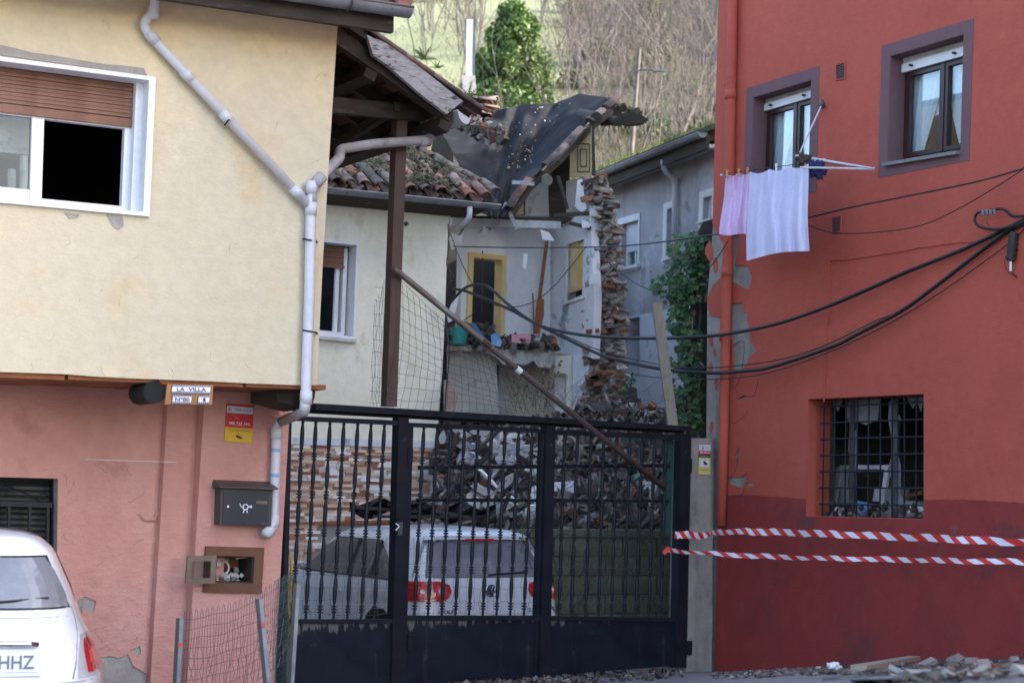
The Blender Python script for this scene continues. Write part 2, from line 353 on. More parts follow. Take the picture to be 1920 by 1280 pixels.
M['galv'] = mat('galvanised_metal', (.15, .16, .18), (.10, .105, .12), 6, rough=.45, metal=.6, bump=.1, spots=[((.12, .10, .09), 9, .62, .72, .6)])
M['gutter'] = mat('zinc_gutter', (.30, .31, .34), (.22, .22, .24), 4, rough=.5, metal=.4, bump=.15, spots=[((.09, .08, .07), 8, .58, .7, .6)])
M['rust'] = mat('brown_steel_paint', (.060, .034, .030), (.085, .050, .042), 4, rough=.5, bump=.2, spots=[((.22, .09, .05), 12, .66, .73, .7)])
M['wire'] = mat('fence_wire', (.10, .10, .105), None, rough=.5, metal=.5, bump=0)
M['cable'] = mat('black_cable', (.012, .012, .014), None, rough=.5, bump=0)
M['greenwire'] = mat('green_coated_wire', (.03, .09, .08), None, rough=.5, bump=0)
M['carwhite'] = mat('dusty_white_car_paint', (.66, .69, .76), (.60, .62, .68), 2, rough=.28, bump=0, coat=.6, spec=.5, spots=[((.34, .32, .30), 26, .66, .73, .55), ((.45, .43, .42), 4, .58, .75, .3)])
M['carwhite2'] = mat('white_car_paint', (.72, .74, .80), (.69, .71, .78), 2, rough=.2, bump=0, coat=.8, spec=.5, spots=[((.34, .30, .27), 45, .70, .75, .6)])
M['cargrey'] = mat('dusty_car_glass', (.055, .06, .075), (.09, .10, .12), 2, rough=.18, bump=0, coat=.5, spec=.6, spots=[((.20, .20, .20), 3, .52, .75, .5)])
M['carglass_rear'] = mat('rear_glass_dusty', (.16, .17, .20), (.22, .23, .26), 2, rough=.25, bump=0, coat=.5, spots=[((.30, .30, .31), 3, .5, .7, .5)])
M['trimblack'] = mat('black_plastic', (.015, .015, .017), None, rough=.5, bump=.1)
M['tyre'] = mat('tyre_rubber', (.02, .02, .02), None, rough=.8, bump=.2)
M['lampred'] = mat('red_tail_lens', (.55, .02, .02), (.42, .015, .015), 8, rough=.15, bump=0, coat=1)
M['lampclear'] = mat('clear_tail_lens', (.62, .62, .68), None, rough=.12, bump=0, coat=1, metal=.3)
M['lampor'] = mat('red_inner_lens', (.75, .06, .05), None, rough=.15, bump=0, coat=1)
M['chrome'] = mat('chrome', (.7, .7, .74), None, rough=.12, metal=1, bump=0)
M['plate'] = mat('number_plate', (.70, .71, .76), None, rough=.4, bump=0)
M['ink'] = mat('dark_print', (.04, .04, .06), None, rough=.6, bump=0)
M['inkgrey'] = mat('grey_print', (.17, .18, .21), None, rough=.6, bump=0)
M['navy'] = mat('navy_glaze', (.03, .03, .10), None, rough=.3, bump=0)
M['glaze'] = mat('white_glaze', (.70, .70, .78), None, rough=.2, bump=0)
M['signred'] = mat('red_sign', (.55, .03, .03), None, rough=.5, bump=0)
M['signyellow'] = mat('yellow_sign', (.72, .42, .02), None, rough=.5, bump=0)
M['signlight'] = mat('pale_sign', (.62, .62, .68), None, rough=.5, bump=0)
M['signpale'] = mat('faded_yellow_sign', (.62, .52, .18), None, rough=.5, bump=0)
M['varnish'] = mat('varnished_board', (.38, .17, .05), (.26, .11, .035), 5, rough=.45, bump=.2)
M['mailbox'] = mat('anthracite_mailbox', (.018, .023, .033), (.022, .027, .037), 3, rough=.5, bump=.05)
M['mailcap'] = mat('mailbox_cap', (.055, .050, .050), None, rough=.5, bump=.05)
M['cabwood'] = mat('rusty_cabinet_frame', (.165, .072, .04), (.12, .06, .038), 4, bump=.4, bscale=40, spots=[((.30, .25, .2), 8, .63, .72, .6)])
M['cabdoor'] = mat('cabinet_door_bronze', (.19, .14, .10), (.12, .09, .06), 5, bump=.3, rough=.5)
M['fabric'] = mat('lilac_towel', (.66, .64, .83), (.61, .59, .79), 5, rough=.95, bump=.5, bscale=120, bdist=.006, spots=[((.45, .40, .50), 16, .68, .74, .4)])
M['fabric2'] = mat('pink_towel', (.72, .50, .72), (.66, .45, .67), 5, rough=.95, bump=.5, bscale=120, bdist=.006)
M['bluecloth'] = mat('navy_cloth', (.02, .03, .10), None, rough=.95, bump=.3)
M['curtain'] = mat('net_curtain', (.84, .84, .90), (.78, .79, .86), 3, rough=.9, bump=.2)
M['winbrown'] = mat('dark_brown_window', (.035, .016, .016), (.05, .022, .022), 3, rough=.35, bump=.05)
M['granite'] = mat('granite_sill', (.15, .14, .15), (.22, .21, .22), 40, rough=.5, bump=.1)
M['orangepeg'] = mat('orange_peg', (.55, .22, .08), None, rough=.5, bump=0)
M['slabpink'] = mat('broken_pink_plaster', (.30, .19, .165), (.40, .27, .24), 6, bump=.5, spots=[((.18, .13, .11), 5, .55, .68, .7)])
M['dustglass'] = mat('dusty_broken_glass', (.15, .16, .20), (.24, .25, .29), 5, rough=.4, bump=.1)
M['teal'] = mat('teal_plastic', (.02, .28, .26), None, rough=.4, bump=0)
M['bluebag'] = mat('blue_plastic', (.05, .22, .48), (.25, .42, .62), 8, rough=.35, bump=.3)
M['pinkbox'] = mat('pink_box', (.60, .25, .32), None, rough=.6, bump=.1)
M['bluewood'] = mat('blue_window_paint', (.03, .10, .22), (.04, .13, .26), 3, rough=.5, bump=.1)
M['yellowhose'] = mat('yellow_hose', (.62, .42, .03), None, rough=.4, bump=0)
M['meshgreen'] = mat('green_netting', (.015, .06, .05), (.02, .08, .07), 30, rough=.9, bump=.5)
M['vine'] = mat('vine_leaf', (.05, .12, .03), None, 6, rough=.55, bump=.2, rnd=('object', [(.04, .11, .035), (.06, .145, .04), (.025, .065, .025), (.10, .18, .05), (.04, .10, .045), (.11, .11, .05), (.03, .08, .03)]))
M['vine_stuff'] = mat('vine_leaf_mass', (.05, .12, .03), None, 6, rough=.6, bump=.2, rnd=('island', [(.035, .09, .03), (.055, .125, .04), (.02, .055, .022), (.08, .15, .045), (.09, .09, .045)]))
M['leaf'] = mat('laurel_leaf', (.05, .1, .02), None, 3, rough=.5, bump=.1, rnd=('island', [(.05, .11, .022), (.085, .16, .03), (.13, .20, .035), (.03, .07, .02), (.10, .17, .04)]))
M['ivy'] = mat('undergrowth_leaf', (.05, .1, .02), None, 3, rough=.6, bump=.1, rnd=('island', [(.04, .08, .03), (.065, .10, .035), (.10, .12, .05), (.03, .055, .025)]))
M['leaf2'] = mat('pale_leaf', (.05, .1, .02), None, 3, rough=.5, bump=.1, rnd=('island', [(.12, .16, .07), (.10, .13, .06), (.15, .18, .08), (.07, .10, .04)]))
M['bark'] = mat('pale_bark', (.17, .145, .13), (.08, .07, .064), 3, bump=.3, bscale=20)
M['twig'] = mat('bare_twigs', (.24, .19, .165), None, 3, bump=0, rnd=('island', [(.10, .08, .075), (.06, .048, .047), (.17, .14, .125), (.07, .06, .045), (.04, .033, .032)]))
M['scrub'] = mat('scrub_twigs', (.24, .19, .165), None, 3, bump=0, rnd=('island', [(.075, .058, .052), (.05, .04, .036), (.11, .09, .078), (.05, .07, .025), (.08, .11, .035), (.14, .118, .105), (.035, .03, .026)]))
M['grass'] = mat('grass_tufts', (.1, .14, .04), None, 3, bump=0, rnd=('island', [(.16, .20, .06), (.24, .25, .10), (.10, .15, .04), (.30, .27, .14)]))
M['stonestrip'] = mat('split_stone_cladding', (.4, .3, .2), None, 6, bump=.6, bscale=50, bdist=.008,
                      rnd=('object', [(.66, .49, .36), (.32, .13, .08), (.80, .72, .66), (.52, .36, .26), (.70, .53, .42), (.38, .19, .13), (.82, .80, .80), (.60, .42, .30), (.44, .30, .22), (.72, .60, .48)]),
                      spots=[((.28, .15, .10), 14, .58, .68, .5)])
M['stonestrip_s'] = mat('split_stone_cladding_mass', (.4, .3, .2), None, 6, bump=.6, bscale=50, bdist=.008,
                        rnd=('island', [(.66, .49, .36), (.32, .13, .08), (.80, .72, .66), (.52, .36, .26), (.70, .53, .42), (.38, .19, .13), (.82, .80, .80), (.60, .42, .30)]))
M['glass'] = glass('window_glass')
M['glass_dark'] = glass('shaded_glass', (.8, .85, .85), .015)
M['polebrown'] = mat('scaffold_pole_steel', (.17, .16, .16), (.13, .085, .06), 2.0, rough=.45, metal=.5, bump=.2, spots=[((.22, .12, .07), 7, .55, .68, .6)])

def hazard_mat(name, n):
    m = bpy.data.materials.new(name); m.use_nodes = True; nt = m.node_tree; N = nt.nodes; L = nt.links
    b = N['Principled BSDF']; b.inputs['Roughness'].default_value = .35
    uv = N.new('ShaderNodeUVMap'); sp = N.new('ShaderNodeSeparateXYZ'); L.new(uv.outputs[0], sp.inputs[0])
    a = N.new('ShaderNodeMath'); a.operation = 'MULTIPLY_ADD'; a.inputs[1].default_value = n; L.new(sp.outputs[0], a.inputs[0])
    k = N.new('ShaderNodeMath'); k.operation = 'MULTIPLY'; k.inputs[1].default_value = .45; L.new(sp.outputs[1], k.inputs[0]); L.new(k.outputs[0], a.inputs[2])
    f = N.new('ShaderNodeMath'); f.operation = 'FRACT'; L.new(a.outputs[0], f.inputs[0])
    g = N.new('ShaderNodeMath'); g.operation = 'GREATER_THAN'; g.inputs[1].default_value = .5; L.new(f.outputs[0], g.inputs[0])
    x = N.new('ShaderNodeMix'); x.data_type = 'RGBA'; x.inputs[6].default_value = (.62, .04, .03, 1); x.inputs[7].default_value = (.72, .70, .80, 1)
    L.new(g.outputs[0], x.inputs[0]); L.new(x.outputs[2], b.inputs['Base Color']); return m

def text(s, cx, right, up, w, h, m, parent, depth=.002, name='lettering', bold=0.0, shear=0.0):
    """flat lettering fitted in a w x h box centred at cx (world)"""
    cu = bpy.data.curves.new(name, 'FONT'); cu.body = s; cu.size = 1; cu.offset = bold; cu.resolution_u = 2; cu.shear = shear
    ob = bpy.data.objects.new(name, cu); C.objects.link(ob)
    dg = bpy.context.evaluated_depsgraph_get(); me = bpy.data.meshes.new_from_object(ob.evaluated_get(dg))
    bpy.data.objects.remove(ob)
    xs = [v.co.x for v in me.vertices]; ys = [v.co.y for v in me.vertices]
    x0, x1, y0, y1 = min(xs), max(xs), min(ys), max(ys)
    nrm = right.cross(up).normalized(); c = V(cx)
    for v in me.vertices:
        v.co = right.normalized() * ((v.co.x - (x0+x1)/2) / (x1-x0) * w) + up.normalized() * ((v.co.y - (y0+y1)/2) / (y1-y0) * h) + nrm * depth
    me.materials.clear(); me.materials.append(m)
    o = bpy.data.objects.new(name, me); C.objects.link(o); ORG[o] = c; o.parent = parent; o.location = c - ORG[parent]
    return o

# ------------------------------------------------------------------ frames of the place
U = (.8686, .4955)
O_Y = D(593, 720, 14.3)
YW = Frame(O_Y, U, .02)                    # street face of the cream upper storey
PWm = Frame(O_Y - YW.n * 1.10, U, .035)      # pink ground floor wall
PWs = Frame(O_Y - YW.n * 1.02, U, .035)
PWp = Frame(O_Y - YW.n * .88, U, .035)       # pink pilaster carrying signs
pA, pB = D(540, 900, 15.2), D(1283, 900, 18.5)
GP = Frame(V((pA.x, pA.y, 0)), (pB - pA)[:2], .022)     # gate plane
RWO = D(1340, 1250, 18.8)
RW = Frame(RWO, (.512, -.859), 0.0)        # red building
gF = D(815, 900, 23.5)
FW = Frame(V((gF.x, gF.y, 0)), U, .0)        # middle house wall
def yGP(x): return GP.hit(x, 900).y
def yRW(x): return RW.hit(x, 900).y

def gz(x, y):
    pl = 1.671 + .0567*x - .1009*y
    w_ = sstep(-1.5, 2.0, x)
    return w_*max(-.2, min(pl, 1.2)) + (1-w_)*(-.03)
# ------------------------------------------------------------------ ground
mb = MB(); rows = []
for j in range(0, 61):
    y = -12 + j * .55; rows.append([V((x*.5, y, gz(x*.5, y) + random.uniform(-.006, .006))) for x in range(-40, 41)])
mb.grid(rows).build('street', M['asphalt'], kind='structure', origin=(0, 0, 0), smooth=True)
def hz(x, y):
    t = interp([(21, -.3), (30, -.3), (33, 1.5), (38, 5.5), (50, 9.0), (70, 15.2), (100, 24.5), (140, 37), (200, 57), (300, 95), (420, 130), (900, 160)], y)
    t += sstep(2, 40, x - .07*y) * min(30, max(0, (y-30))*.35) * (1 - sstep(120, 260, y)*.6)
    t += math.sin(x*.31 + y*.13)*.25*sstep(34, 60, y) + math.sin(x*.07 + 1.3)*math.cos(y*.05)*1.2*sstep(50, 120, y)
    return t
mb = MB(); rows = []
ys = [-60, -30, 0, 10, 14, 18, 22, 26, 30, 31.5, 33, 35, 38, 42, 46, 50, 55, 60, 66, 72, 80, 90, 100, 112, 126, 142, 160, 185, 215, 250, 300, 360, 440, 600, 900]
xs = [-600, -300, -160, -100, -70, -50, -36, -26, -18, -13, -9, -6, -3, 0, 3, 6, 9, 12, 15, 18, 22, 27, 34, 44, 60, 90, 140, 220, 400, 700]
for y in ys: rows.append([V((x, y, hz(x, y) if y > 20.9 else -.45)) for x in xs])
hm = mat('hillside_meadow', (.19, .205, .095), (.24, .25, .14), .12, bump=.5, bscale=3, bdist=.2,
         spots=[((.10, .13, .05), .3, .55, .65, .5), ((.36, .32, .22), .2, .6, .68, .5)])
wood_floor = mat('leaf_litter_slope', (.06, .05, .040), (.10, .082, .068), .5, bump=.6, bscale=4, bdist=.2, spots=[((.09, .12, .04), .35, .55, .65, .6), ((.24, .19, .16), 1.1, .55, .65, .6)])
hs_o = mb.grid(rows).build('hillside', hm, kind='structure', origin=(0, 0, 0), smooth=True)
hs_o.data.materials.append(wood_floor)
for pl_ in hs_o.data.polygons:
    c_ = pl_.center
    if c_.y < 78 + (60 if c_.x > .02*c_.y + .6 else 0) or c_.x > .075*c_.y: pl_.material_index = 1
mb = MB(); rows = []
for j in range(0, 21):
    y = 15 + j*.9; rows.append([V((x*.5, y, -.24 + random.uniform(-.02, .02))) for x in range(-24, 26)])
mb.grid(rows).build('yard_ground', M['yard'], kind='structure', origin=(0, 0, 0))

# ------------------------------------------------------------------ generic parts
def slats(Q, t0, t1, r0, r1, n, d, depth, m, parent, name='slat', bow=.3):
    for i in range(n):
        a = r0 + (r1-r0)*i/n; b = r0 + (r1-r0)*(i+1)/n; g = (b-a)*.10
        MB().qbox(Q, t0, t1, a+g, b-g*.2, d-depth, d + (0.004 if i % 2 else 0)).build(name, m, parent)
def frame_bars(Q, t0, t1, r0, r1, wt, wr, d0, d1, m, parent, name):
    mb = MB(); mb.qbox(Q, t0, t0+wt, r0, r1, d0, d1).qbox(Q, t1-wt, t1, r0, r1, d0, d1)
    mb.qbox(Q, t0+wt, t1-wt, r0, r0+wr, d0, d1-.001).qbox(Q, t0+wt, t1-wt, r1-wr, r1, d0, d1-.001)
    return mb.build(name, m, parent)
def curtain(Q, t0, t1, r0, r1, d, waves, m, parent, amp=.02, tb=None, name='curtain'):
    rows = []; n = waves*8
    for j in range(13):
        r = r0 + (r1-r0)*j/12; row = []
        for i in range(n+1):
            f = i/n; tl, tr = t0, t1
            if tb: k = 1 - j/12; tl = t0 + (tb[0]-t0)*k**1.5; tr = t1 + (tb[1]-t1)*k**1.5
            row.append(Q.P(tl + (tr-tl)*f, r, d + amp*math.sin(f*waves*6.283 + .6*math.sin(j*.5))))
        rows.append(row)
    return MB().grid(rows).build(name, m, parent, smooth=True)

# ================================================================== CREAM AND PINK CORNER HOUSE
H = thing('corner_house', 'house with cream rendered upper storey overhanging a pink ground floor', 'house', (O_Y.x-2, O_Y.y, 0))
ypx = lambda pts: [YW.px(*p) for p in pts]
wq = Quad(YW, (-330, 64), (290, 146), (278, 407), (-330, 350))
top_l = YW.px(-420, -40); yl = -6.0
outer = [(yl, YW.px(0, 697)[1]), YW.px(0, 697), YW.px(120, 701), YW.px(210, 708), YW.px(300, 711), YW.px(400, 715), YW.px(480, 719), YW.px(560, 722), YW.px(594, 722),
         YW.px(597, 660), YW.px(606, 480), YW.px(617, 300), YW.px(626, 160), YW.px(633, 50), (YW.px(634, 20)[0]+.02, 4.2), (yl, 4.2)]
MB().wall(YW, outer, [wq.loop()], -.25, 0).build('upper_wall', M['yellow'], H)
# side of the upper storey running back, and body
su = -YW.n
def YB(a0, a1, h0, h1, d0, d1, name, m): return MB().box(YW, a0, a1, h0, h1, d0, d1).build(name, m, H)
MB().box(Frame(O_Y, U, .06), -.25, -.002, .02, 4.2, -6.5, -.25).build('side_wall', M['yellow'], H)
YB(yl, -.05, 4.2, 4.35, -6.5, .0, 'ceiling_slab', M['wood_dark'])
YB(yl, -.02, .03, .13, -6.5, -.26, 'floor_slab', M['room'])
YB(yl, yl+.2, -2.5, 4.2, -6.5, -.26, 'end_wall', M['pink'])
YB(yl, -.05, -2.5, 4.2, -6.7, -6.5, 'back_wall', M['pink'])
MB().box(YW, yl, -.3, .14, 4.19, -3.2, -3.1).build('room_wall', M['room'], H)
# cement strip over the window, chipped
pts = [(0, 84), (35, 92), (60, 99), (100, 104), (150, 113), (200, 121), (240, 124), (270, 128), (276, 142), (240, 138), (120, 120), (0, 104)]
MB().prism([YW.hit(x, y, .012) for x, y in pts], -YW.n*.010).build('cement_strip', M['grey_plaster'], H)
for k, pts in enumerate([[(200, 402), (230, 405), (232, 424), (222, 431), (212, 424), (205, 412)], [(120, 398), (150, 402), (146, 408), (130, 410)],
            [(190, 690), (205, 683), (222, 688), (236, 706), (205, 707), (194, 704)]]):
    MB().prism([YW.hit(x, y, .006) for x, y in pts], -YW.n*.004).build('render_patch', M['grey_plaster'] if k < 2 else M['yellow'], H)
# big window
W = MB()
wn_ = wq
win = frame_bars(wq, -.012, 1.0, 0, 1, .022, .030, -.16, .03, M['white'], H, 'window')
win['label'] = 'white framed sliding window with brown roller shutter half down'
slats(wq, .02, .955, .72, .965, 9, -.16, .02, M['shutter'], win)
MB().qbox(wq, .02, .955, .655, .715, -.19, -.155).build('shutter_rail', M['shutter'], win)
frame_bars(wq, .03, .955, .03, .70, .02, .055, -.24, -.18, M['white'], win, 'sash_frame')
mbx = MB().qbox(wq, .635, .673, .085, .66, -.235, -.178).qbox(wq, .05, .64, .084, .14, -.234, -.19); mbx.build('meeting_stile', M['white'], win)
MB().qbox(wq, .055, .636, .14, .66, -.215, -.21).build('pane', M['glass_dark'], win)
MB().qbox(wq, .955, .978, .03, .97, -.235, -.10).build('shutter_guide', M['white'], win)
CT = lambda x, y, d: YW.hit(x, y, d)
MB().prism([CT(-60, 180, -.45), CT(66, 198, -.45), CT(64, 291, -.45), CT(-60, 280, -.45)], -YW.n*.3).build('cat_tree_box', M['plaster_dirty'], None, label='grey carpeted cat tree box seen behind the upper window pane', cat='cat tree')
bt = thing('scratching_post', 'beige rope scratching posts standing behind the upper window pane', 'scratching post', CT(40, 360, -.5))
for x0, y0 in ((45, 292), (22, 318)): MB().tube([CT(x0, y0, -.5), CT(x0-1, 358, -.5)], .032, 10).build('rope_post', M['dirtywhite'], bt)
# timber underside of the overhang
for i in range(9):
    a0 = yl + i*.68; MB().box(YW, a0, a0+.655, -.045 if i % 2 else -.04, -.002, -1.1, -.03).build('soffit_board', M['wood_orange'], H)
MB().tube([YW.hit(290, 735, -.02), YW.hit(290, 735, -.02) - YW.n*.35], .085, 12).build('beam_end', M['black'], H)  # beam end coloured black to stand for the overhang's shadow
MB().prism([YW.hit(x, y, -.25) for x, y in ((520, 726), (593, 722), (590, 745), (583, 768), (520, 752))], -YW.n*.55).build('corner_beam', M['wood_dark'], H)
for k in range(5):
    c = YW.P(-.02, -.03 - k*.045, -.16); MB().chunk(c, .06, .07, .035).build('corner_brick', M['wood_orange'], H)
# pink walls
gbot = -3.2
wl = Quad(PWm, (-140, 890), (109, 897), (104, 1290), (-140, 1290))
cr = random.Random(3)
def blob(fr, pts): return [fr.px(*p) for p in pts]
pp1 = blob(PWm, [(145, 1127), (160, 1117), (180, 1127), (176, 1146), (150, 1146)])
pp2 = blob(PWm, [(192, 1232), (205, 1228), (222, 1233), (240, 1225), (250, 1248), (275, 1262), (290, 1275), (298, 1300), (192, 1300)])
pp3 = blob(PWm, [(250, 1216), (262, 1210), (265, 1224), (255, 1232)])
MB().wall(PWm, [(yl, gbot), (PWm.px(292, 1230)[0], gbot), (PWm.px(292, 1230)[0], -.001), (yl, -.001)], [wl.loop(), pp1, pp2, pp3], -.014, 0).build('lower_wall', M['pink'], H)
MB().wall(PWm, [(yl, gbot), (PWm.px(292, 1230)[0], gbot), (PWm.px(292, 1230)[0], -.001), (yl, -.001)], [wl.loop()], -.26, -.016).build('wall_core', M['grey_plaster'], H)
a1 = PWs.px(305, 900)[0]; a2 = PWs.px(362, 900)[0]
MB().box(PWs, a1, a2+.3, gbot, -.002, -.3, 0.01).build('pilaster', M['pink'], H)
a3 = PWp.px(374, 900)[0]; a4 = PWp.px(536, 900)[0]
cq = Quad(PWp, (404, 1041), (475, 1043), (472, 1093), (402, 1091))
pg = blob(PWp, [(330, 1262), (352, 1258), (372, 1268), (398, 1262), (402, 1300), (330, 1300)])
MB().wall(PWp, [(a3, gbot), (a4, gbot), (a4, -.003), (a3, -.003)], [cq.loop()], -.32, 0).build('pilaster', M['pink'], H, label='wide pink pilaster carrying the mailbox')
mb = MB()      # old pipe stub and crack lines as relief on the pink wall
mb.tube([PWm.hit(263, 962, .01), PWm.hit(272, 973, .02), PWm.hit(290, 972, .02), PWm.hit(296, 960, .02)], .016, 6).build('pipe_stub', M['pink'], H)
cr = random.Random(41)
def crack(fr, x, y, n, sx, sy, w_, m='cabdoor'):
    pts = []; dx = cr.uniform(-1, 1)*sx; dy0 = cr.choice((-1, 1))*sy
    for q in range(n): pts.append(fr.hit(x, y, -.0005)); x += dx + cr.uniform(-1, 1)*sx; y += dy0*cr.uniform(.2, 1) + cr.uniform(-1, 1)*sy*.6
    MB().tube(pts, w_, 4, cap=False, r1=w_*.3).build('wall_crack', M[m], H)
for (x, y) in ((190, 545), (222, 575), (150, 560), (90, 640), (40, 590), (430, 470), (520, 230), (590, 150), (540, 100), (600, 300), (395, 660), (470, 690), (320, 690), (60, 680), (260, 480), (130, 450)): crack(YW, x, y, cr.randint(5, 9), 4, 5, .0016)
for (x, y) in ((120, 890), (140, 900), (128, 925), (200, 885), (240, 878), (180, 1060), (150, 1150), (230, 1180), (190, 1205), (255, 1195), (270, 1010), (118, 1000), (240, 940)): crack(PWm, x, y, cr.randint(5, 10), 4, 5, .0026)
for (x, y) in ((385, 860), (480, 1120), (430, 1180), (500, 870)): crack(PWp, x, y, 6, 4, 5, .0018)
# barred ground window
bw = frame_bars(wl, 0, 1, 0, 1, .012, .012, -.2, -.12, M['iron'], H, 'window')
MB().qbox(wl, 0, 1, 0, 1, -.24, -.20).build('dark_shutter', M['black'], bw)
for i in range(34): MB().qbox(wl, .44, .99, .02 + i*.028, .022 + i*.028 + .012, -.20, -.185).build('shutter_slat', M['trimblack'], bw)
for t in (.30, .47, .63, .79, .93): MB().qbox(wl, t, t+.022, 0, .87, -.08, -.055).build('grille_bar', M['iron'], bw)
MB().qbox(wl, 0, .97, .86, .885, -.082, -.054).build('grille_rail', M['iron'], bw)
MB().tube([wl.P(.25, .98, -.065), wl.P(.55, .975, -.065), wl.P(.75, .93, -.065), wl.P(.88, .89, -.065)], .007, 6).build('grille_scroll', M['iron'], bw)
for (tc_, rc_, rr) in ((.60, .93, .05), (.90, .91, .035)):
    MB().tube([wl.P(tc_, rc_, -.065) + wl.f.u*(rr*(1-k/22)*math.cos(k*.45)) + Z*(rr*(1-k/22)*math.sin(k*.45)) for k in range(20)], .006, 6).build('grille_scroll', M['iron'], bw)
# top eave: fascia board, gutter, roof tiles edge
EV = Frame(O_Y + YW.n*.42, U, 0)
e0 = EV.hit(300, -22); e1 = EV.hit(735, 42)
MB().beam(e0 + (e0-e1)*1.4, e1, .06, .17).build('eave_board', M['wood_dark'], H)
s0 = YW.hit(150, -26, .02); s1 = YW.hit(636, 47, .02)
mb = MB(); mb.hexa([s0, s1, e1 - Z*.08, e0 - Z*.08, s0+Z*.03, s1+Z*.03, e1-Z*.05, e0-Z*.05]).build('soffit', M['wood_grey'], H)
def gutter(p0, p1, r, name, m, parent, out, seg=8, thick=.006):
    p0 = V(p0); p1 = V(p1); mb = MB(); d = (p1-p0).normalized(); o = V(out).normalized(); rows = []
    for p in (p0, p1):
        rows.append([p + o*(r*math.cos(math.pi + math.pi*k/seg)) + Z*(r*math.sin(math.pi + math.pi*k/seg)) for k in range(seg+1)])
    mb.grid(rows)
    rows2 = [[q + (c - q)*(thick/r) + Z*.0 for q in row] for row, c in zip(rows, (p0, p1))]
    mb.grid(rows2)
    mb.tube([p0 + o*r, p1 + o*r], .010, 6); mb.tube([p0 - o*r, p1 - o*r], .008, 6)
    for row, c in zip(rows, (p0, p1)): mb.add([c] + row, [tuple([0, k+1, k+2]) for k in range(seg)])
    return mb.build(name, m, parent, smooth=True)
G0 = EV.hit(300, -52, .12); G1 = EV.hit(768, 17, .12)
gt = gutter(G0 + (G0-G1)*1.2, G1, .075, 'gutter', M['gutter'], H, YW.n)
for f in (.1, .42, .74):
    c = G0.lerp(G1, f); MB().tube([c + YW.n*.08*math.cos(math.pi+math.pi*k/8) + Z*(.082*math.sin(math.pi+math.pi*k/8)) for k in range(9)], .01, 6).build('bracket', M['rust'], gt)
# roof plane above the eave
rt = [e0 + (e0-e1)*1.4 + Z*.12, e1 + Z*.12 + V((U[0], U[1], 0))*.05]
mb = MB(); bk = -YW.n*3.4 + Z*1.3
mb.hexa([rt[0], rt[1], rt[1]+bk, rt[0]+bk, rt[0]+Z*.06, rt[1]+Z*.06, rt[1]+bk+Z*.06, rt[0]+bk+Z*.06]).build('roof', M['tile'], H)
tile_me = None
def barrel(L=.36, r0=.085, r1=.07, seg=7, th=.014, up=True):
    mb = MB(); rows = []
    for j, (yy, rr) in enumerate(((0, r0), (L*.5, (r0+r1)/2), (L, r1))):
        rows.append([V((rr*math.cos(math.pi*k/seg), yy, rr*math.sin(math.pi*k/seg)*.8*(1 if up else -1))) for k in range(seg+1)])
    rows2 = [[V((p.x*(1-th/r0), p.y, p.z*(1-th/r0) if up else p.z*(1-th/r0))) for p in r] for r in rows]
    n = seg+1; mb.grid(rows); mb.grid(rows2); b = 3*n
    mb.f += [(k, k+1, b+k+1, b+k) for k in range(seg)] + [(2*n+k, 2*n+k+1, b+2*n+k+1, b+2*n+k) for k in range(seg)]
    mb.f += [(j*n, (j+1)*n, b+(j+1)*n, b+j*n) for j in range(2)] + [(j*n+seg, (j+1)*n+seg, b+(j+1)*n+seg, b+j*n+seg) for j in range(2)]
    return mb
TU = barrel().mesh('tile', M['tile'], True); TD = barrel(up=False).mesh('tile', M['tile'], True)
TSM = [TU, TD]
def place_tiles(parent, p0, du, dv, nu, nv, pu=.19, pv=.27, jit=.02, rng=random.Random(5), keep=lambda i, j: True, lift=0.0):
    du = V(du).normalized(); dv = V(dv).normalized(); nn = du.cross(dv)
    if nn.z < 0: nn = -nn
    for j in range(nv):
        for i in range(nu):
            if not keep(i, j): continue
            for up, me in ((1, TU), (0, TD)):
                ang = rng.gauss(0, .05 if jit < .03 else .14)
                x = (du*math.cos(ang) + dv*math.sin(ang)); y = nn.cross(x)
                p = V(p0) + du*(i*pu + (pu/2 if not up else 0) + rng.uniform(-jit, jit)) + dv*(j*pv + rng.uniform(-jit, jit)) + nn*((.045 if up else .02) + lift + rng.uniform(0, jit*.8))
                y2 = (y + nn*.05).normalized()
                inst('tile', me, basis(p, x, y2, x.cross(y2)), parent)
roofdir = (-YW.n*3.4 + Z*1.3).normalized()
place_tiles(H, e1 + V((-U[0], -U[1], 0))*1.55 + Z*.16 + YW.n*.03, (U[0], U[1], 0), roofdir, 9, 2, jit=.012)
# porch roof on the right flank: barge board, rafters, clay boards, tiles
uu = V((U[0], U[1], 0)); vv = -YW.n
bt0 = D(668, 62, 15.0); bt1 = D(866, 200, 15.75)        # top edge of the barge board
PR = thing('porch_roof', 'open lean-to porch roof with peeling white barge board beside the cream wall', 'porch roof', D(740, 230, 15.6))
dn = (bt1 - bt0).normalized(); pn = dn.cross(vv).normalized()
if pn.z < 0: pn = -pn
MB().prism([D(688, 66, 15.04), D(735, 85, 15.2), D(800, 136, 15.45), D(868, 190, 15.72), D(838, 214, 15.65), D(790, 178, 15.45), D(726, 122, 15.2), D(700, 104, 15.1)], vv*.045).build('barge_board', M['wood_grey'], PR)
L_ = 4.2; base = bt0 - dn*.35
run = (bt1-base).length
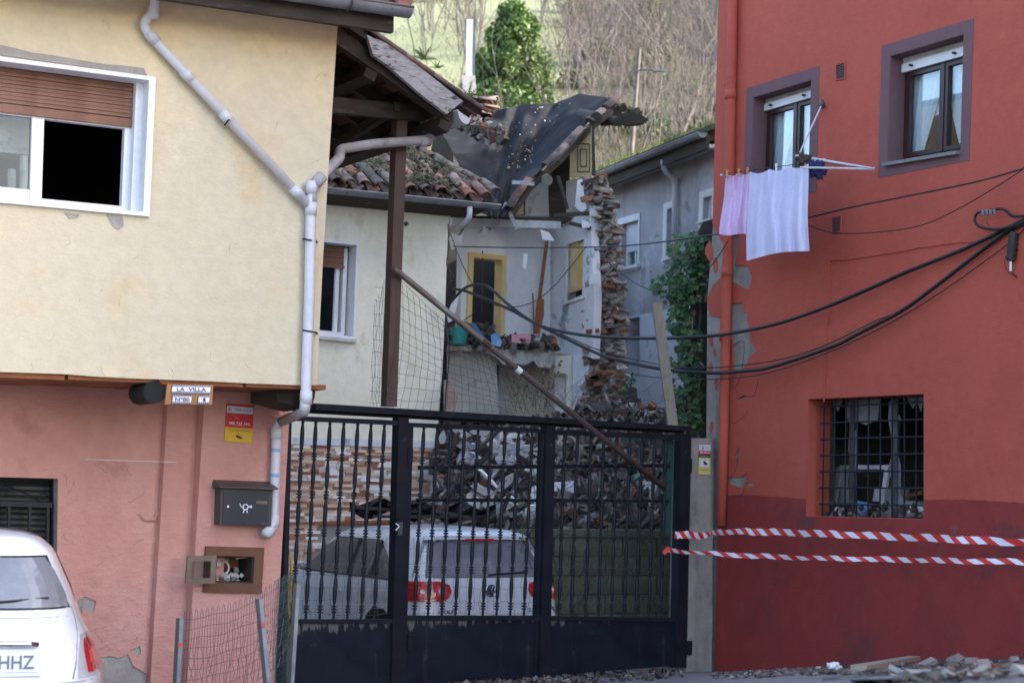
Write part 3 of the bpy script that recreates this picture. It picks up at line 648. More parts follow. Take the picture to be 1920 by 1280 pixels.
# under boards of clay between rafters
nB, nR = 10, 9
for i in range(nB):
    for j in range(nR):
        a = base + dn*(run*i/nB + .01) + vv*(.08 + L_*j/nR); b_ = run/nB-.015; c_ = L_/nR - .02
        mb = MB(); q = [a, a+dn*b_, a+dn*b_+vv*c_, a+vv*c_]; o_ = -pn*(.02 + random.uniform(0, .015))
        mb.hexa([p + o_ for p in q] + [p + o_ + pn*.022 for p in q]).build('clay_board', M['tile_under'], PR)
mb = MB().hexa([base-pn*.0, base+dn*run, base+dn*run+vv*L_, base+vv*L_, base+pn*.05, base+dn*run+pn*.05, base+dn*run+vv*L_+pn*.05, base+vv*L_+pn*.05]); mb.build('roof_deck', M['wood_dark'], PR)
for j in range(7):
    p = base + vv*(.12 + j*.62) - pn*.085; MB().beam(p, p + dn*run*.98, .08, .12, pn).build('rafter', M['wood_dark'], PR)
for f in (.42, .97):
    p = base + dn*run*f - pn*.18; MB().beam(p + vv*.1, p + vv*L_, .11, .10, pn).build('purlin', M['wood_dark'], PR)
# tie beam from wall over to the steel post
MB().beam(D(600, 196, 15.3), D(790, 214, 16.1), .09, .13).build('tie_beam', M['wood_dark'], PR)
MB().beam(D(628, 275, 16.8), D(745, 200, 15.8), .06, .08).build('brace', M['wood_dark'], PR)
place_tiles(PR, base + dn*.0 + pn*.06 - vv*.02, vv, dn, 3, 1, jit=.0) if False else None
for k in range(9):       # verge tiles seen as a thin red line above the barge board
    x = vv; y = dn; p = base + dn*(.16 + k*(run-.12)/9) + pn*.065 + vv*.06
    inst('tile', TU, basis(p, -x, y, pn), PR)
    inst('tile', TU, basis(p + vv*.2, -x, y, pn), PR)
eg0 = base + dn*(run+.05) - pn*.05
gutter(eg0 + vv*.0, eg0 + vv*L_, .075, 'eave_gutter', M['pvc'], PR, dn)
# ferns sprouting from the verge
def fern(p, s, name, label):
    mb = MB()
    for k in range(6):
        a = random.uniform(-1.2, 1.2); dr = V((math.sin(a), random.uniform(-.4, .1), math.cos(a)*.6)).normalized()
        prev = V(p)
        for q in range(7):
            nx = prev + dr*s/7; dr = (dr - Z*.10).normalized(); side = dr.cross(V((0, 1, 0))).normalized()
            for sg in (-1, 1):
                tip = nx + side*sg*s*.22*(1-q/8) + dr*s*.06; mb.add([prev, nx, tip], [(0, 1, 2)])
            prev = nx
    return mb.build(name, M['leaf'], None, label=label, cat='fern')
fern(D(795, 112, 15.5), .12, 'fern', 'small fern growing midway along the porch barge board')
fern(D(820, 128, 15.5), .07, 'fern', 'tiny fern tuft just below the larger one on the barge board')
fern(D(878, 184, 15.9), .14, 'fern', 'fern sprouting at the lower end of the porch roof')
# downpipes (PVC)
dy = .065
def pipe(pts, r, name, m, parent, collars=(), rb=.07):
    P_ = bent(pts, rb); o = MB().tube(P_, r, 12).build(name, m, parent, smooth=True)
    for c, d in collars: MB().tube([V(c) - V(d).normalized()*.05, V(c) + V(d).normalized()*.05], r*1.14, 12).build('collar', m, o, smooth=True)
    return o
A = lambda x, y, d=dy: YW.hit(x, y, d)
p = [A(291, -40, .3), A(291, 0, .2), A(289, 22, .12), A(267, 44), A(280, 66), A(582, 388)]
dp = pipe(p, .036, 'downpipe', M['pvc'], H, [(A(285, 70), A(300, 86)-A(285, 70)), (A(424, 220), A(300, 86)-A(285, 70)), (A(556, 360), A(300, 86)-A(285, 70)), (A(351, 142), A(300, 86)-A(285, 70)), (A(289, 24, .12), Z)])
dp['label'] = 'diagonal pale downpipe crossing the cream wall'
for x, y in ((429, 230), ): MB().tube([A(421, 235, dy), A(428, 226, dy+.045), A(438, 222, dy), A(437, 221, 0)], .007, 6).build('clip', M['iron'], dp)
p = [A(585, 348), A(583, 392), A(580, 560), A(573, 748), A(571, 770), PWp.hit(524, 787, .06), PWp.hit(518, 800, .06), PWp.hit(514, 955, .06), PWp.hit(512, 985, .06), PWp.hit(497, 1004, .10)]
dp2 = pipe(p[:5], .041, 'downpipe', M['pvc'], H, [(A(583, 392), Z), (A(584, 352), Z), (A(574, 745), Z)])
dp2['label'] = 'vertical white downpipe at the cream wall corner'
for y in (450, 621): MB().tube([A(571, y-2, 0), A(568, y-2, dy+.02), A(581, y, dy+.047), A(592, y+2, dy+.01), A(595, y+4, 0)], .007, 6).build('clip', M['iron'], dp2)
dp3 = pipe([A(572, 762), A(571, 772), PWp.hit(527, 790, .06)], .04, 'downpipe', M['pvc_dark'], H)
dp4 = pipe([PWp.hit(527, 786, .06), PWp.hit(519, 800, .06), PWp.hit(514, 960, .06), PWp.hit(512, 985, .07), PWp.hit(497, 1003, .12)], .040, 'downpipe', M['pvc'], H,
     [(PWp.hit(518, 812, .06), Z), (PWp.hit(513, 978, .06), Z), (PWp.hit(505, 994, .09), PWp.hit(497, 1003, .12)-PWp.hit(512, 985, .07))], rb=.05)
for y in (843, 890): MB().tube([PWp.hit(517-(y-843)*.04, y-3, .06), PWp.hit(517-(y-843)*.04, y+4, .06)], .0415, 12, cap=False).build('blue_print_band', M['bluebag'], dp4)
p = [D(812, 226, 16.1), D(808, 262, 16.0), D(700, 270, 15.6), D(638, 280, 15.2), D(637, 296, 14.9), A(592, 342), A(585, 356), A(584, 392)]
dpp = pipe(p, .042, 'downpipe', M['pvc_dark'], H, [(D(812, 240, 16.08), Z), (D(796, 265, 15.95), D(700, 270, 15.6)-D(796, 265, 15.95)), (A(597, 338), A(592, 342)-A(637, 296))])
dpp['label'] = 'grey downpipe coming back from the porch gutter'
# gate side sockets, string line
MB().tube([PWm.hit(160, 861, .05), PWp.hit(332, 866, .02)], .003, 4).build('string_line', M['white'], None, label='thin white string stretched across the pink wall', cat='string')

# number plaque
pl = thing('house_number_sign', 'varnished board with blue and white tiles reading LA VILLA', 'sign', YW.hit(352, 758, .02))
sq = Quad(YW, (312, 720), (398, 722), (395, 759), (307, 758))
MB().qbox(sq, 0, 1, 0, 1, .0, .025).build('board', M['varnish'], pl)
def glazed(t0, t1, r0, r1, s, nm):
    o = MB().qbox(sq, t0, t1, r0, r1, .025, .034).build('glazed_tile', M['navy'], pl)
    mt, mr = (t1-t0), (r1-r0)
    MB().qbox(sq, t0+.012, t1-.012, r0+mr*.22, r1-mr*.2, .0345, .037).build('white_field', M['glaze'], o)
    c = sq.P((t0+t1)/2, (r0+r1)/2, .040); text(s, c, sq.P(1, .5)-sq.P(0, .5), Z, (t1-t0)*sq.w()*(.74 if len(s) > 1 else .2), (r1-r0)*sq.h()*.46, M['navy'], o, bold=.02)
    for k in range(int((t1-t0)*26)):
        tt = t0 + (t1-t0)*(k+.5)/int((t1-t0)*26)
        MB().qbox(sq, tt-.010, tt+.010, r0+.03, r0+mr*.14, .0345, .036).qbox(sq, tt-.010, tt+.010, r1-mr*.12, r1-.02, .0345, .036).build('border_motif', M['glaze'], o)
glazed(.09, .94, .54, .97, 'LA  VILLA', 'a'); glazed(.13, .55, .03, .47, 'Nº80', 'b'); glazed(.68, .94, .03, .47, '1', 'c')
# security sign on the pilaster
def sign1():
    q = Quad(PWp, (424, 756), (475, 760), (471, 830), (420, 827)); t = thing('security_sign', 'red and yellow security sign reading 985 732 710 above the mailbox', 'sign', q.P(.5, 0, 0))
    MB().qbox(q, 0, 1, .38, 1, .002, .012).build('red_panel', M['signred'], t); MB().qbox(q, 0, 1, 0, .379, .002, .012).build('yellow_panel', M['signyellow'], t)
    MB().qbox(q, .02, .98, .76, .94, .012, .014).build('white_band', M['signlight'], t)
    r = q.P(1, .5)-q.P(0, .5); w_ = q.w(); h_ = q.h()
    text('TAPIA', q.P(.42, .85, .015), r, Z, w_*.24, h_*.055, M['ink'], t, bold=.02); text('SEGURIDAD', q.P(.76, .85, .015), r, Z, w_*.40, h_*.05, M['inkgrey'], t)
    text('985 732 710', q.P(.5, .49, .013), r, Z, w_*.76, h_*.07, M['glaze'], t, bold=.02)
    text('TEL.', q.P(.40, .63, .013), r, Z, w_*.10, h_*.02, M['glaze'], t); text('www.tapiaseguridad.com', q.P(.5, .43, .013), r, Z, w_*.4, h_*.018, M['glaze'], t)
    text('ZONA VIDEOVIGILADA', q.P(.5, .31, .013), r, Z, w_*.86, h_*.05, M['ink'], t)
    camera_icon(q, t, .5, .14, 1.0); runner(q, t, .10, .85)
def camera_icon(q, t, cx, cy, s):
    P = lambda x, y: q.P(cx + x*s, cy + y*s, .0155)
    mb = MB()
    mb.prism([P(-.13, .05), P(.05, .02), P(.09, -.05), P(-.08, -.02)], PWp.n*.001); mb.prism([P(.06, 0), P(.12, .01), P(.13, -.04), P(.08, -.05)], PWp.n*.001)
    mb.prism([P(-.02, .09), P(.0, .09), P(.0, .04), P(-.02, .04)], PWp.n*.001); mb.build('camera_symbol', M['ink'], t)
def runner(q, t, cx, cy, s=1.0):
    P = lambda x, y: q.P(cx + x*s, cy + y*s, .0155); mb = MB()
    mb.prism([P(-.02, .02), P(.02, .03), P(.03, -.01), P(-.01, -.02)], PWp.n*.001); mb.prism([P(.03, .05), P(.05, .05), P(.05, .03), P(.03, .03)], PWp.n*.001)
    mb.prism([P(-.01, -.02), P(.01, -.02), P(-.04, -.06), P(-.06, -.05)], PWp.n*.001); mb.prism([P(.01, -.01), P(.03, -.01), P(.05, -.06), P(.03, -.06)], PWp.n*.001)
    mb.prism([P(.02, .025), P(.07, .0), P(.065, -.01), P(.02, .01)], PWp.n*.001); mb.build('running_figure_symbol', M['ink'], t)
sign1()
# mailbox
mq = Quad(PWp, (406, 914), (497, 917), (494, 985), (404, 982))
mx = thing('mailbox', 'anthracite wall mailbox with white post horn on the pink pilaster', 'mailbox', mq.P(.5, 0, 0))
MB().qbox(mq, -.03, 1.03, 0, .99, .0, .13).build('box', M['mailcap'], mx)
MB().qbox(mq, .02, .96, .02, .90, .13, .138).build('door', M['mailbox'], mx)
MB().hexa([mq.P(-.10, 1.0, .19), mq.P(1.08, 1.0, .19), mq.P(1.08, 1.0, 0), mq.P(-.10, 1.0, 0), mq.P(-.10, 1.05, .19), mq.P(1.08, 1.05, .19), mq.P(1.06, 1.22, 0), mq.P(-.08, 1.22, 0)]).build('lid', M['mailcap'], mx)
MB().tube([mq.P(.11, .50, .138), mq.P(.11, .50, .146)], .009, 12).build('lock', M['chrome'], mx)
MB().qbox(mq, .69, .92, .60, .68, .138, .142).build('name_plate', M['cabdoor'], mx); MB().qbox(mq, .82, .90, .055, .075, .138, .141).build('maker_plate', M['galv'], mx)
hc = mq.P(.47, .50, .142); rr = .021; ru = PWp.u
ring = [hc + ru*(rr*math.cos(k*.3307)) + Z*(rr*math.sin(k*.3307)) for k in range(20)]
mb = MB().tube(ring, .0055, 6, cap=False); mb.tube([hc + ru*.021 + Z*.004, hc + ru*.05 + Z*.002], .004, 6, r1=.014)
mb.tube([hc - ru*.021 - Z*.004, hc - ru*.042 + Z*.008, hc - ru*.048 + Z*.026], .004, 6)
for sx in (-1, 1): mb.tube([hc + ru*.010*sx - Z*.02, hc + ru*.018*sx - Z*.046], .0045, 6)
mb.build('post_horn', M['glaze'], mx)
# meter cabinet
mc = thing('meter_cabinet', 'open rusty meter cabinet with broken glass door in the pink pilaster', 'cabinet', cq.P(.5, 0, 0))
cqo = Quad(PWp, (384, 1023), (493, 1026), (488, 1111), (379, 1109))
mb = MB(); mb.wall(PWp, cqo.loop(), [cq.loop()], .002, .03); mb.build('frame', M['cabwood'], mc)
MB().qbox(cq, 0, 1, 0, 1, -.31, -.29).build('back', M['wood_dark'], mc)
l_ = cq.loop(); MB().wall(PWp, l_, [[(l_[0][0]+.008, l_[0][1]+.008), (l_[1][0]-.008, l_[1][1]+.008), (l_[2][0]-.008, l_[2][1]-.008), (l_[3][0]+.008, l_[3][1]-.008)]], -.289, .001).build('lining', M['wood_dark'], mc)
ring = [cq.P(.42, .52, -.16) + ru*(.045*math.cos(k*.3307)) + Z*(.05*math.sin(k*.3307)) for k in range(20)]
MB().tube(ring, .007, 6, cap=False).build('ring', M['white'], mc)
rg = random.Random(11); mb = MB()
for k in range(60): mb.chunk(cq.P(rg.uniform(.03, .85), rg.uniform(.0, .30) if k % 3 else rg.uniform(.0, .9)*(1 if rg.random() < .4 else .3), rg.uniform(-.28, -.08)), rg.uniform(.015, .05), .03, rg.uniform(.01, .04), rg)
for k in range(14): mb.chunk(cq.P(.06 + rg.uniform(0, .12), rg.uniform(.1, .8), -.15), .04, .03, .05, rg)
mb.build('plaster_crumbs', M['plaster_dirty'], mc, kind='stuff')
MB().tube([cq.P(.6, .9, -.05), cq.P(.98, .97, -.05)], .004, 6).build('pin', M['white'], mc)
MB().qbox(cq, .55, .95, .5, .95, -.29, -.27).build('orange_stain', M['wood_orange'], mc)
dq = Quad(Frame(PWp.O + PWp.n*.10, U, .02), (350, 1042), (404, 1040), (401, 1093), (346, 1094))
dd = frame_bars(dq, 0, 1, 0, 1, .17, .20, 0, .025, M['cabdoor'], mc, 'door'); MB().qbox(dq, .17, .83, .2, .8, .006, .010).build('pane', M['glass_dark'], dd)
# ================================================================== GATE
gt_ = thing('iron_gate', 'black iron gate with turned balusters and solid lower panels', 'gate', GP.P(1.8, 0, 0))
gb = lambda x, y, d=0: GP.hit(x, y, d)
def lathe(profile, seg=8):
    mb = MB(); vs = []
    for z, r in profile: vs += [V((r*math.cos(2*math.pi*k/seg), r*math.sin(2*math.pi*k/seg), z)) for k in range(seg)]
    n = len(profile); mb.add(vs, [(i*seg+k, i*seg+(k+1) % seg, (i+1)*seg+(k+1) % seg, (i+1)*seg+k) for i in range(n-1) for k in range(seg)]); return mb
prof = [(0, .010), (.02, .011)]
def seg_(z0, z1):   # bulging spindle between ringed collars
    out = []
    for k in range(7):
        t = k/6; out.append((z0 + (z1-z0)*t, .010 + .0075*math.sin(math.pi*t)**.6))
    return out
def rings(z):
    return [(z, .009), (z+.003, .021), (z+.008, .021), (z+.011, .009), (z+.014, .009), (z+.017, .023), (z+.023, .023), (z+.026, .009), (z+.029, .009), (z+.032, .021), (z+.037, .021), (z+.040, .009)]
prof = []
zz = [0, .17, .36, .55, .74, .93, 1.0]
prof += [(0, .011), (.03, .011)]
for i in range(5):
    z0 = .04 + i*.19; prof += rings(z0) + seg_(z0+.045, z0+.18)
prof += [(.985, .013), (1.0, .013)]
BAL = lathe(prof).mesh('baluster', M['iron'], True)
def baluster(x0, y0, x1, y1, leafo):      # top, bottom
    a = gb(x1, y1); b = gb(x0, y0); d = b-a; L = d.length; d = d.normalized(); x = d.cross(GP.n).normalized(); y = d.cross(x)
    inst('baluster', BAL, basis(a, x, y, d, (1.05, 1.05, L)), leafo)
def leaf_panel(name, xl0, xr0, yt0, yt1, xl1, xr1, yb0, yb1, ye0, ye1, label):
    """tl/tr/br/bl frame of a leaf + its lower sheet"""
    q = Quad(GP, (xl0, yt0), (xr0, yt1), (xr1, ye1), (xl1, ye0)); return q
def seglist(name, quad_px, d0, d1, m, parent):
    q = Quad(GP, *quad_px); return MB().qbox(q, 0, 1, 0, 1, d0, d1).build(name, m, parent)
# overhead beam (angle iron)
seglist('top_beam', ((585, 756), (1290, 799), (1290, 808), (585, 768)), -.10, .05, M['iron'], gt_)
seglist('beam_flange', ((585, 768), (1290, 808), (1290, 812), (585, 774)), -.10, -.06, M['iron'], gt_)
lf = [seglist('gate_leaf', ((540, 779), (744, 788), (742, 797), (540, 788)), -.02, .02, M['iron'], gt_),
      seglist('gate_leaf', ((766, 792), (1024, 804), (1023, 812), (765, 800)), -.02, .02, M['iron'], gt_),
      seglist('gate_leaf', ((1038, 805), (1286, 816), (1286, 826), (1038, 814)), -.02, .02, M['iron'], gt_)]
seglist('bottom_rail', ((545, 1160), (733, 1160), (733, 1168), (545, 1168)), -.02, .022, M['iron'], lf[0])
seglist('bottom_rail', ((752, 1153), (1012, 1153), (1012, 1162), (752, 1162)), -.02, .022, M['iron'], lf[1])
seglist('bottom_rail', ((1028, 1154), (1272, 1157), (1272, 1165), (1028, 1162)), -.02, .022, M['iron'], lf[2])
seglist('sheet_panel', ((553, 1168), (731, 1168), (729, 1292), (551, 1300)), -.01, .006, M['ironpanel'], lf[0])
seglist('sheet_panel', ((752, 1162), (1008, 1162), (1006, 1268), (749, 1284)), -.01, .006, M['ironpanel'], lf[1])
seglist('sheet_panel', ((1027, 1162), (1268, 1165), (1264, 1247), (1026, 1266)), -.01, .006, M['ironpanel'], lf[2])
seglist('panel_seam', ((1076, 1163), (1080, 1163), (1078, 1262), (1074, 1262)), .006, .012, M['iron'], lf[2])
for i, (xt, xb) in enumerate(zip([541.5, 568, 592.5, 619, 645, 671, 696, 721], [527, 549, 573, 599, 625, 651, 677, 701])):
    if i == 0: continue
    baluster(xt, 786 + i*1.2, xb, 1164, lf[0])
for i in range(9): baluster(795 + i*25.4, 799 + i*1.2, 776.5 + i*25.7, 1157, lf[1])
for xt, xb in zip([1059, 1083, 1108.5, 1132, 1156.5, 1181, 1204, 1227.5, 1249], [1047.6, 1071, 1097.6, 1122, 1146, 1170, 1192, 1216, 1238.5]):
    baluster(xt, 813 + (xt-1059)*.045, xb, 1158, lf[2])
seglist('gate_post', ((743, 782), (762, 784), (748, 1290), (729, 1290)), -.05, .035, M['iron'], gt_)
seglist('stile', ((763, 796), (772, 797), (756, 1285), (749, 1285)), -.03, .025, M['iron'], lf[1])
seglist('gate_post', ((1020, 798), (1037, 799), (1026, 1268), (1007, 1268)), -.05, .035, M['iron'], gt_)
seglist('stile', ((1013, 805), (1018, 805), (1004, 1266), (999, 1266)), -.03, .02, M['iron'], lf[1])
seglist('gate_post', ((1272, 812), (1291, 814), (1282, 1250), (1262, 1250)), -.05, .035, M['iron'], gt_)
seglist('gate_post', ((534, 784), (543, 785), (532, 1300), (524, 1300)), -.05, .03, M['iron'], gt_)
for y in (840, 1188): seglist('hinge', ((759, y), (768, y), (767, y+28), (758, y+28)), .03, .05, M['iron'], gt_)
for y in (860, 1200): seglist('hinge', ((1282, y), (1291, y), (1290, y+26), (1281, y+26)), .03, .05, M['iron'], gt_)
seglist('latch_plate', ((741, 978), (749, 978), (748, 1003), (740, 1003)), .035, .045, M['galv'], gt_)
MB().tube([gb(742, 981, .05), gb(749, 986, .07), gb(742, 994, .05)], .006, 6).build('latch', M['white'], gt_)
seglist('back_bar', ((793, 873), (1262, 869), (1262, 876), (793, 880)), -.07, -.04, M['iron'], gt_)
seglist('back_bar', ((790, 934), (1260, 936), (1260, 942), (790, 940)), -.07, -.04, M['iron'], gt_)
# green netting and wire netting behind the balusters
seglist('green_netting', ((1252, 826), (1272, 827), (1265, 1003), (1250, 1003)), -.06, -.055, M['meshgreen'], gt_)
rg = random.Random(21)
def wires(fr_, px_lines, r, name, m, parent, **kw):
    mb = MB()
    for l in px_lines: mb.tube(smooth_path(l, 3), r, 4, cap=False)
    return mb.build(name, m, parent, **kw)
mb = MB()
for i in range(38):
    x = 560 + i*12.8; pts = [gb(x + rg.uniform(-3, 3) - (y-1000)*.04, y, -.06 + rg.uniform(-.01, .01)) for y in range(1015 + rg.randint(-20, 20), 1165, 18)]
    mb.tube(pts, .0017, 3, cap=False)
for y in range(1030, 1160, 24):
    mb.tube([gb(x, y + rg.uniform(-4, 4), -.06) for x in range(556, 1040, 22)], .0017, 3, cap=False)
mb.build('wire_netting', M['wire'], gt_, kind='stuff')

# concrete post with sign
cp = Quad(GP, (1293, 823), (1334, 821), (1329, 1262), (1283, 1258))
kp = MB(); nseg = 7
for i in range(nseg):
    j0 = .012*math.sin(i*2.1); kp.qbox(cp, .0, 1.0, i/nseg, (i+1)/nseg, -.22, .035 + .004*math.sin(i*1.7))
kp.build('concrete_post', M['concrete'], None, label='grey stained concrete gate post beside the red wall', cat='post')
q2 = Quad(GP.off(.044), (1311, 832), (1332, 832), (1331, 890), (1309, 889))
t = thing('security_sign', 'faded yellow and white security sign on the concrete gate post', 'sign', q2.P(.5, 0, 0))
MB().qbox(q2, 0, 1, .0, .56, 0, .005).build('yellow_panel', M['signpale'], t); MB().qbox(q2, 0, 1, .56, .66, 0, .005).build('black_band', M['ink'], t)
MB().qbox(q2, 0, 1, .66, .78, 0, .005).build('red_band', M['signred'], t); MB().qbox(q2, 0, 1, .78, 1, 0, .005).build('white_panel', M['signlight'], t)
MB().qbox(q2, 0, 1, .985, 1.01, 0, .006).build('top_band', M['signred'], t)
MB().qbox(q2, .12, .86, .26, .50, .005, .006).build('white_field', M['glaze'], t)
r_ = q2.P(1, .5)-q2.P(0, .5)
text('985 732 710', q2.P(.5, .72, .006), r_, Z, q2.w()*.86, q2.h()*.07, M['glaze'], t, bold=.03); text('www.tapiaseguridad.com', q2.P(.5, .61, .006), r_, Z, q2.w()*.8, q2.h()*.03, M['glaze'], t)
text('TAPIA', q2.P(.66, .87, .006), r_, Z, q2.w()*.3, q2.h()*.05, M['inkgrey'], t); text('ZONA VIGILADA', q2.P(.5, .16, .006), r_, Z, q2.w()*.7, q2.h()*.04, M['ink'], t)
camera_icon(q2, t, .48, .38, 1.4); runner(q2, t, .22, .88, 1.3)

# brown steel post on the gate beam
MB().beam(D(729, 762, 16.0), D(749, 222, 16.0), .10, .115, V((U[1], -U[0], 0))).build('steel_post', M['rust'], None, label='brown steel post standing on the gate beam under the porch roof', cat='post')
# leaning pole
lp = [D(738, 503, 15.85), D(1000, 716, 16.75), D(1246, 915, 18.0)]
mb = MB().tube(lp, .027, 10); po = mb.build('leaning_pole', M['polebrown'], None, smooth=True, label='rusty steel pole leaning diagonally across the gate', cat='pole')
ORG[po] = po.location.copy()
MB().tube([D(968, 690, 16.63), D(976, 697, 16.66)], .030, 10).build('white_tape', M['white'], po)
MB().tube([D(905, 638, 16.4), D(918, 649, 16.45)], .031, 10).build('coupler', M['rust'], po)
# wire net above the gate
rg = random.Random(31); mb = MB()
def netpt(s, t):      # s along the gate beam, t up towards the pole
    xb = 722 + s*330; yb = 764 + s*19; xt = 742 + s*250; yt = 522 + (s**.9)*190
    x = xb*(1-t) + xt*t + 18*math.sin(t*3.1)*(1-s)*.6; y = yb*(1-t) + yt*t
    return x, y
for i in range(24):
    s = i/23; pts = []
    for k in range(15):
        t_ = k/14; x, y = netpt(s, t_); pts.append(D(x + rg.uniform(-1.2, 1.2), y, yGP(x) - .03 + .18*math.sin(t_*3.1)*math.sin(s*5)))
    mb.tube(pts, .0021, 3, cap=False)
for k in range(12):
    t_ = k/11; pts = []
    for i in range(24):
        s = i/23; x, y = netpt(s, t_); pts.append(D(x, y + rg.uniform(-1.5, 1.5) + 5*math.sin(s*7+k), yGP(x) - .03 + .18*math.sin(t_*3.1)*math.sin(s*5)))
    mb.tube(pts, .0021, 3, cap=False)
for i in range(6):
    pts = [D(722 - i*3.2 + rg.uniform(-2, 2) - (y-520)*.045, y, 15.9) for y in range(525 + i*9, 765, 20)]; mb.tube(pts, .0018, 3, cap=False)
for y in range(540, 760, 24): mb.tube([D(x - (y-520)*.045, y + rg.uniform(-2, 2), 15.9) for x in (703, 712, 722, 735)], .0018, 3, cap=False)
mb.build('wire_net', M['wire'], None, label='slack wire netting hung between brown post and leaning pole', cat='wire netting')
mb = MB()
for k in range(26):      # loose curled wires and dry stems right of the net
    x = rg.uniform(950, 1110); y = rg.uniform(745, 790); pts = []
    dx, dy_ = rg.uniform(-9, 9), rg.uniform(-14, -6)
    for q in range(8):
        pts.append(D(x, y, yGP(x)+.1)); x += dx + rg.uniform(-5, 5); y += dy_ + rg.uniform(-4, 4)
        dx += rg.uniform(-3, 3)
        if x < 930 or x > 1240: break
    if len(pts) > 2: mb.tube(smooth_path(pts, 2), .0022, 3, cap=False)
for (a, b) in (((1090, 770), (1250, 745)), ((1090, 772), (1262, 700)), ((1100, 795), (1225, 760))):
    pts = [D(a[0]+(b[0]-a[0])*t/9, a[1]+(b[1]-a[1])*t/9 + rg.uniform(-12, 12), 18.2) for t in range(10)]; mb.tube(smooth_path(pts, 3), .003, 3, cap=False)
mb.build('loose_wire', M['wire'], None, label='tangle of loose wire and dry stems on the gate beam', cat='wire')
mb = MB()
for k in range(16):
    x = 990 + rg.uniform(-25, 40); y = 770 + rg.uniform(-5, 5); pts = []; dx = rg.uniform(-4, 4)
    for q in range(rg.randint(6, 12)): pts.append(D(x, y, 17.6)); x += dx + rg.uniform(-3, 3); y -= rg.uniform(7, 13)
    mb.tube(pts, .003, 3, r1=.0015)
    for q in range(3, len(pts)):
        if rg.random() < .5:
            c = pts[q]; mb.add([c, c + V((.03, 0, .012)), c + V((.012, 0, .035))], [(0, 1, 2)])
mb.build('dry_weed', M['scrub'], None, label='tall dry weed with few leaves rising behind the gate beam', cat='plant')
# short wire fence in the foreground left
wf = thing('stake_fence', 'low wire fence on dark metal stakes before the pink wall', 'fence', V((-2.3, 12.6, gz(-2.3, 12.6))))
def stake(x0, y0, x1, y1, Y0, Y1, red):
    a = D(x0, y0, Y0); b = D(x1, y1, Y1); d = (b-a).normalized(); e = a + d*((b-a).length)
    zz = (e.z - a.z); k = (a.z - (gz(a.x, a.y)-.1))/max(.001, a.z - b.z); e = a + (b-a)*k
    o = MB().beam(a, e, .046, .012, V((.3, -1, 0))).build('stake', M['galv'], wf); off = V((-.014, -.010, 0))
    MB().beam(a + off, e + off, .024, .012, V((.3, -1, 0))).build('stake_flange', M['trimblack'], o)
    off = V((.010, -.012, 0))
    if red: MB().beam(a + d*.165 + off, a + d*.19 + off, .024, .006, V((.3, -1, 0))).build('red_sticker', M['signred'], o)
stake(338, 1158, 331, 1290, 12.6, 12.55, 1); stake(486, 1122, 502, 1290, 12.9, 12.8, 1); stake(557, 1094, 545, 1290, 13.6, 13.5, 0)
mb = MB(); rg = random.Random(8)
def fpt(s, t):
    if s < .62:
        f = s/.62; x = 345 + (482-345)*f; yt = 1156 - 34*f + 6*math.sin(f*3.1); Y = 12.6 + .3*f
    else:
        f = (s-.62)/.38; x = 482 + (552-482)*f; yt = 1122 - 48*f; Y = 12.9 + .7*f
    return D(x - t*7, yt + t*160, Y)
for i in range(44):
    s = i/43; mb.tube([fpt(min(1, max(0, s + rg.uniform(-.003, .003)*k)), k/9) for k in range(10)], .0017, 4, cap=False)
    if i % 2 == 0 and i < 42:
        a = fpt(s, 0); b = fpt(s + 1/43, 0); mb.tube([a, (a*.8+b*.2) + Z*.03, (a+b)/2 + Z*.04, (a*.2+b*.8) + Z*.03, b], .0017, 4, cap=False)
for k in range(9): mb.tube([fpt(i/20, k/8*(.95) + .03 + .012*math.sin(i*.9 + k)) for i in range(21)], .0017, 4, cap=False)
mb.build('wire_mesh', M['wire'], wf)
mb = MB()
for i in range(20): mb.tube([D(520 + i*1.7 - k*.8, 1085 - i*.8 + k*14, 13.9) for k in range(16)], .0015, 3, cap=False)
for k in range(15): mb.tube([D(514 + i*4 - k*.8, 1090 - i*2 + k*14, 13.9) for i in range(10)], .0015, 3, cap=False)
mb.build('green_mesh', M['greenwire'], wf)
# yellow hose
hs = [D(535, 1010, 15.7), D(531, 1030, 15.7), D(534, 1060, 15.7), D(540, 1085, 15.7), D(538, 1120, 15.7), D(544, 1160, 15.7), D(540, 1200, 15.7)]
mb = MB().tube(smooth_path(hs, 5), .012, 8); mb.tube(smooth_path([D(545, 1043, 15.75), D(546, 1090, 15.75), D(541, 1150, 15.75), D(543, 1210, 15.75)], 5), .012, 8)
mb.build('yellow_hose', M['yellowhose'], None, smooth=True, label='yellow hose hanging behind the left gate post', cat='hose')

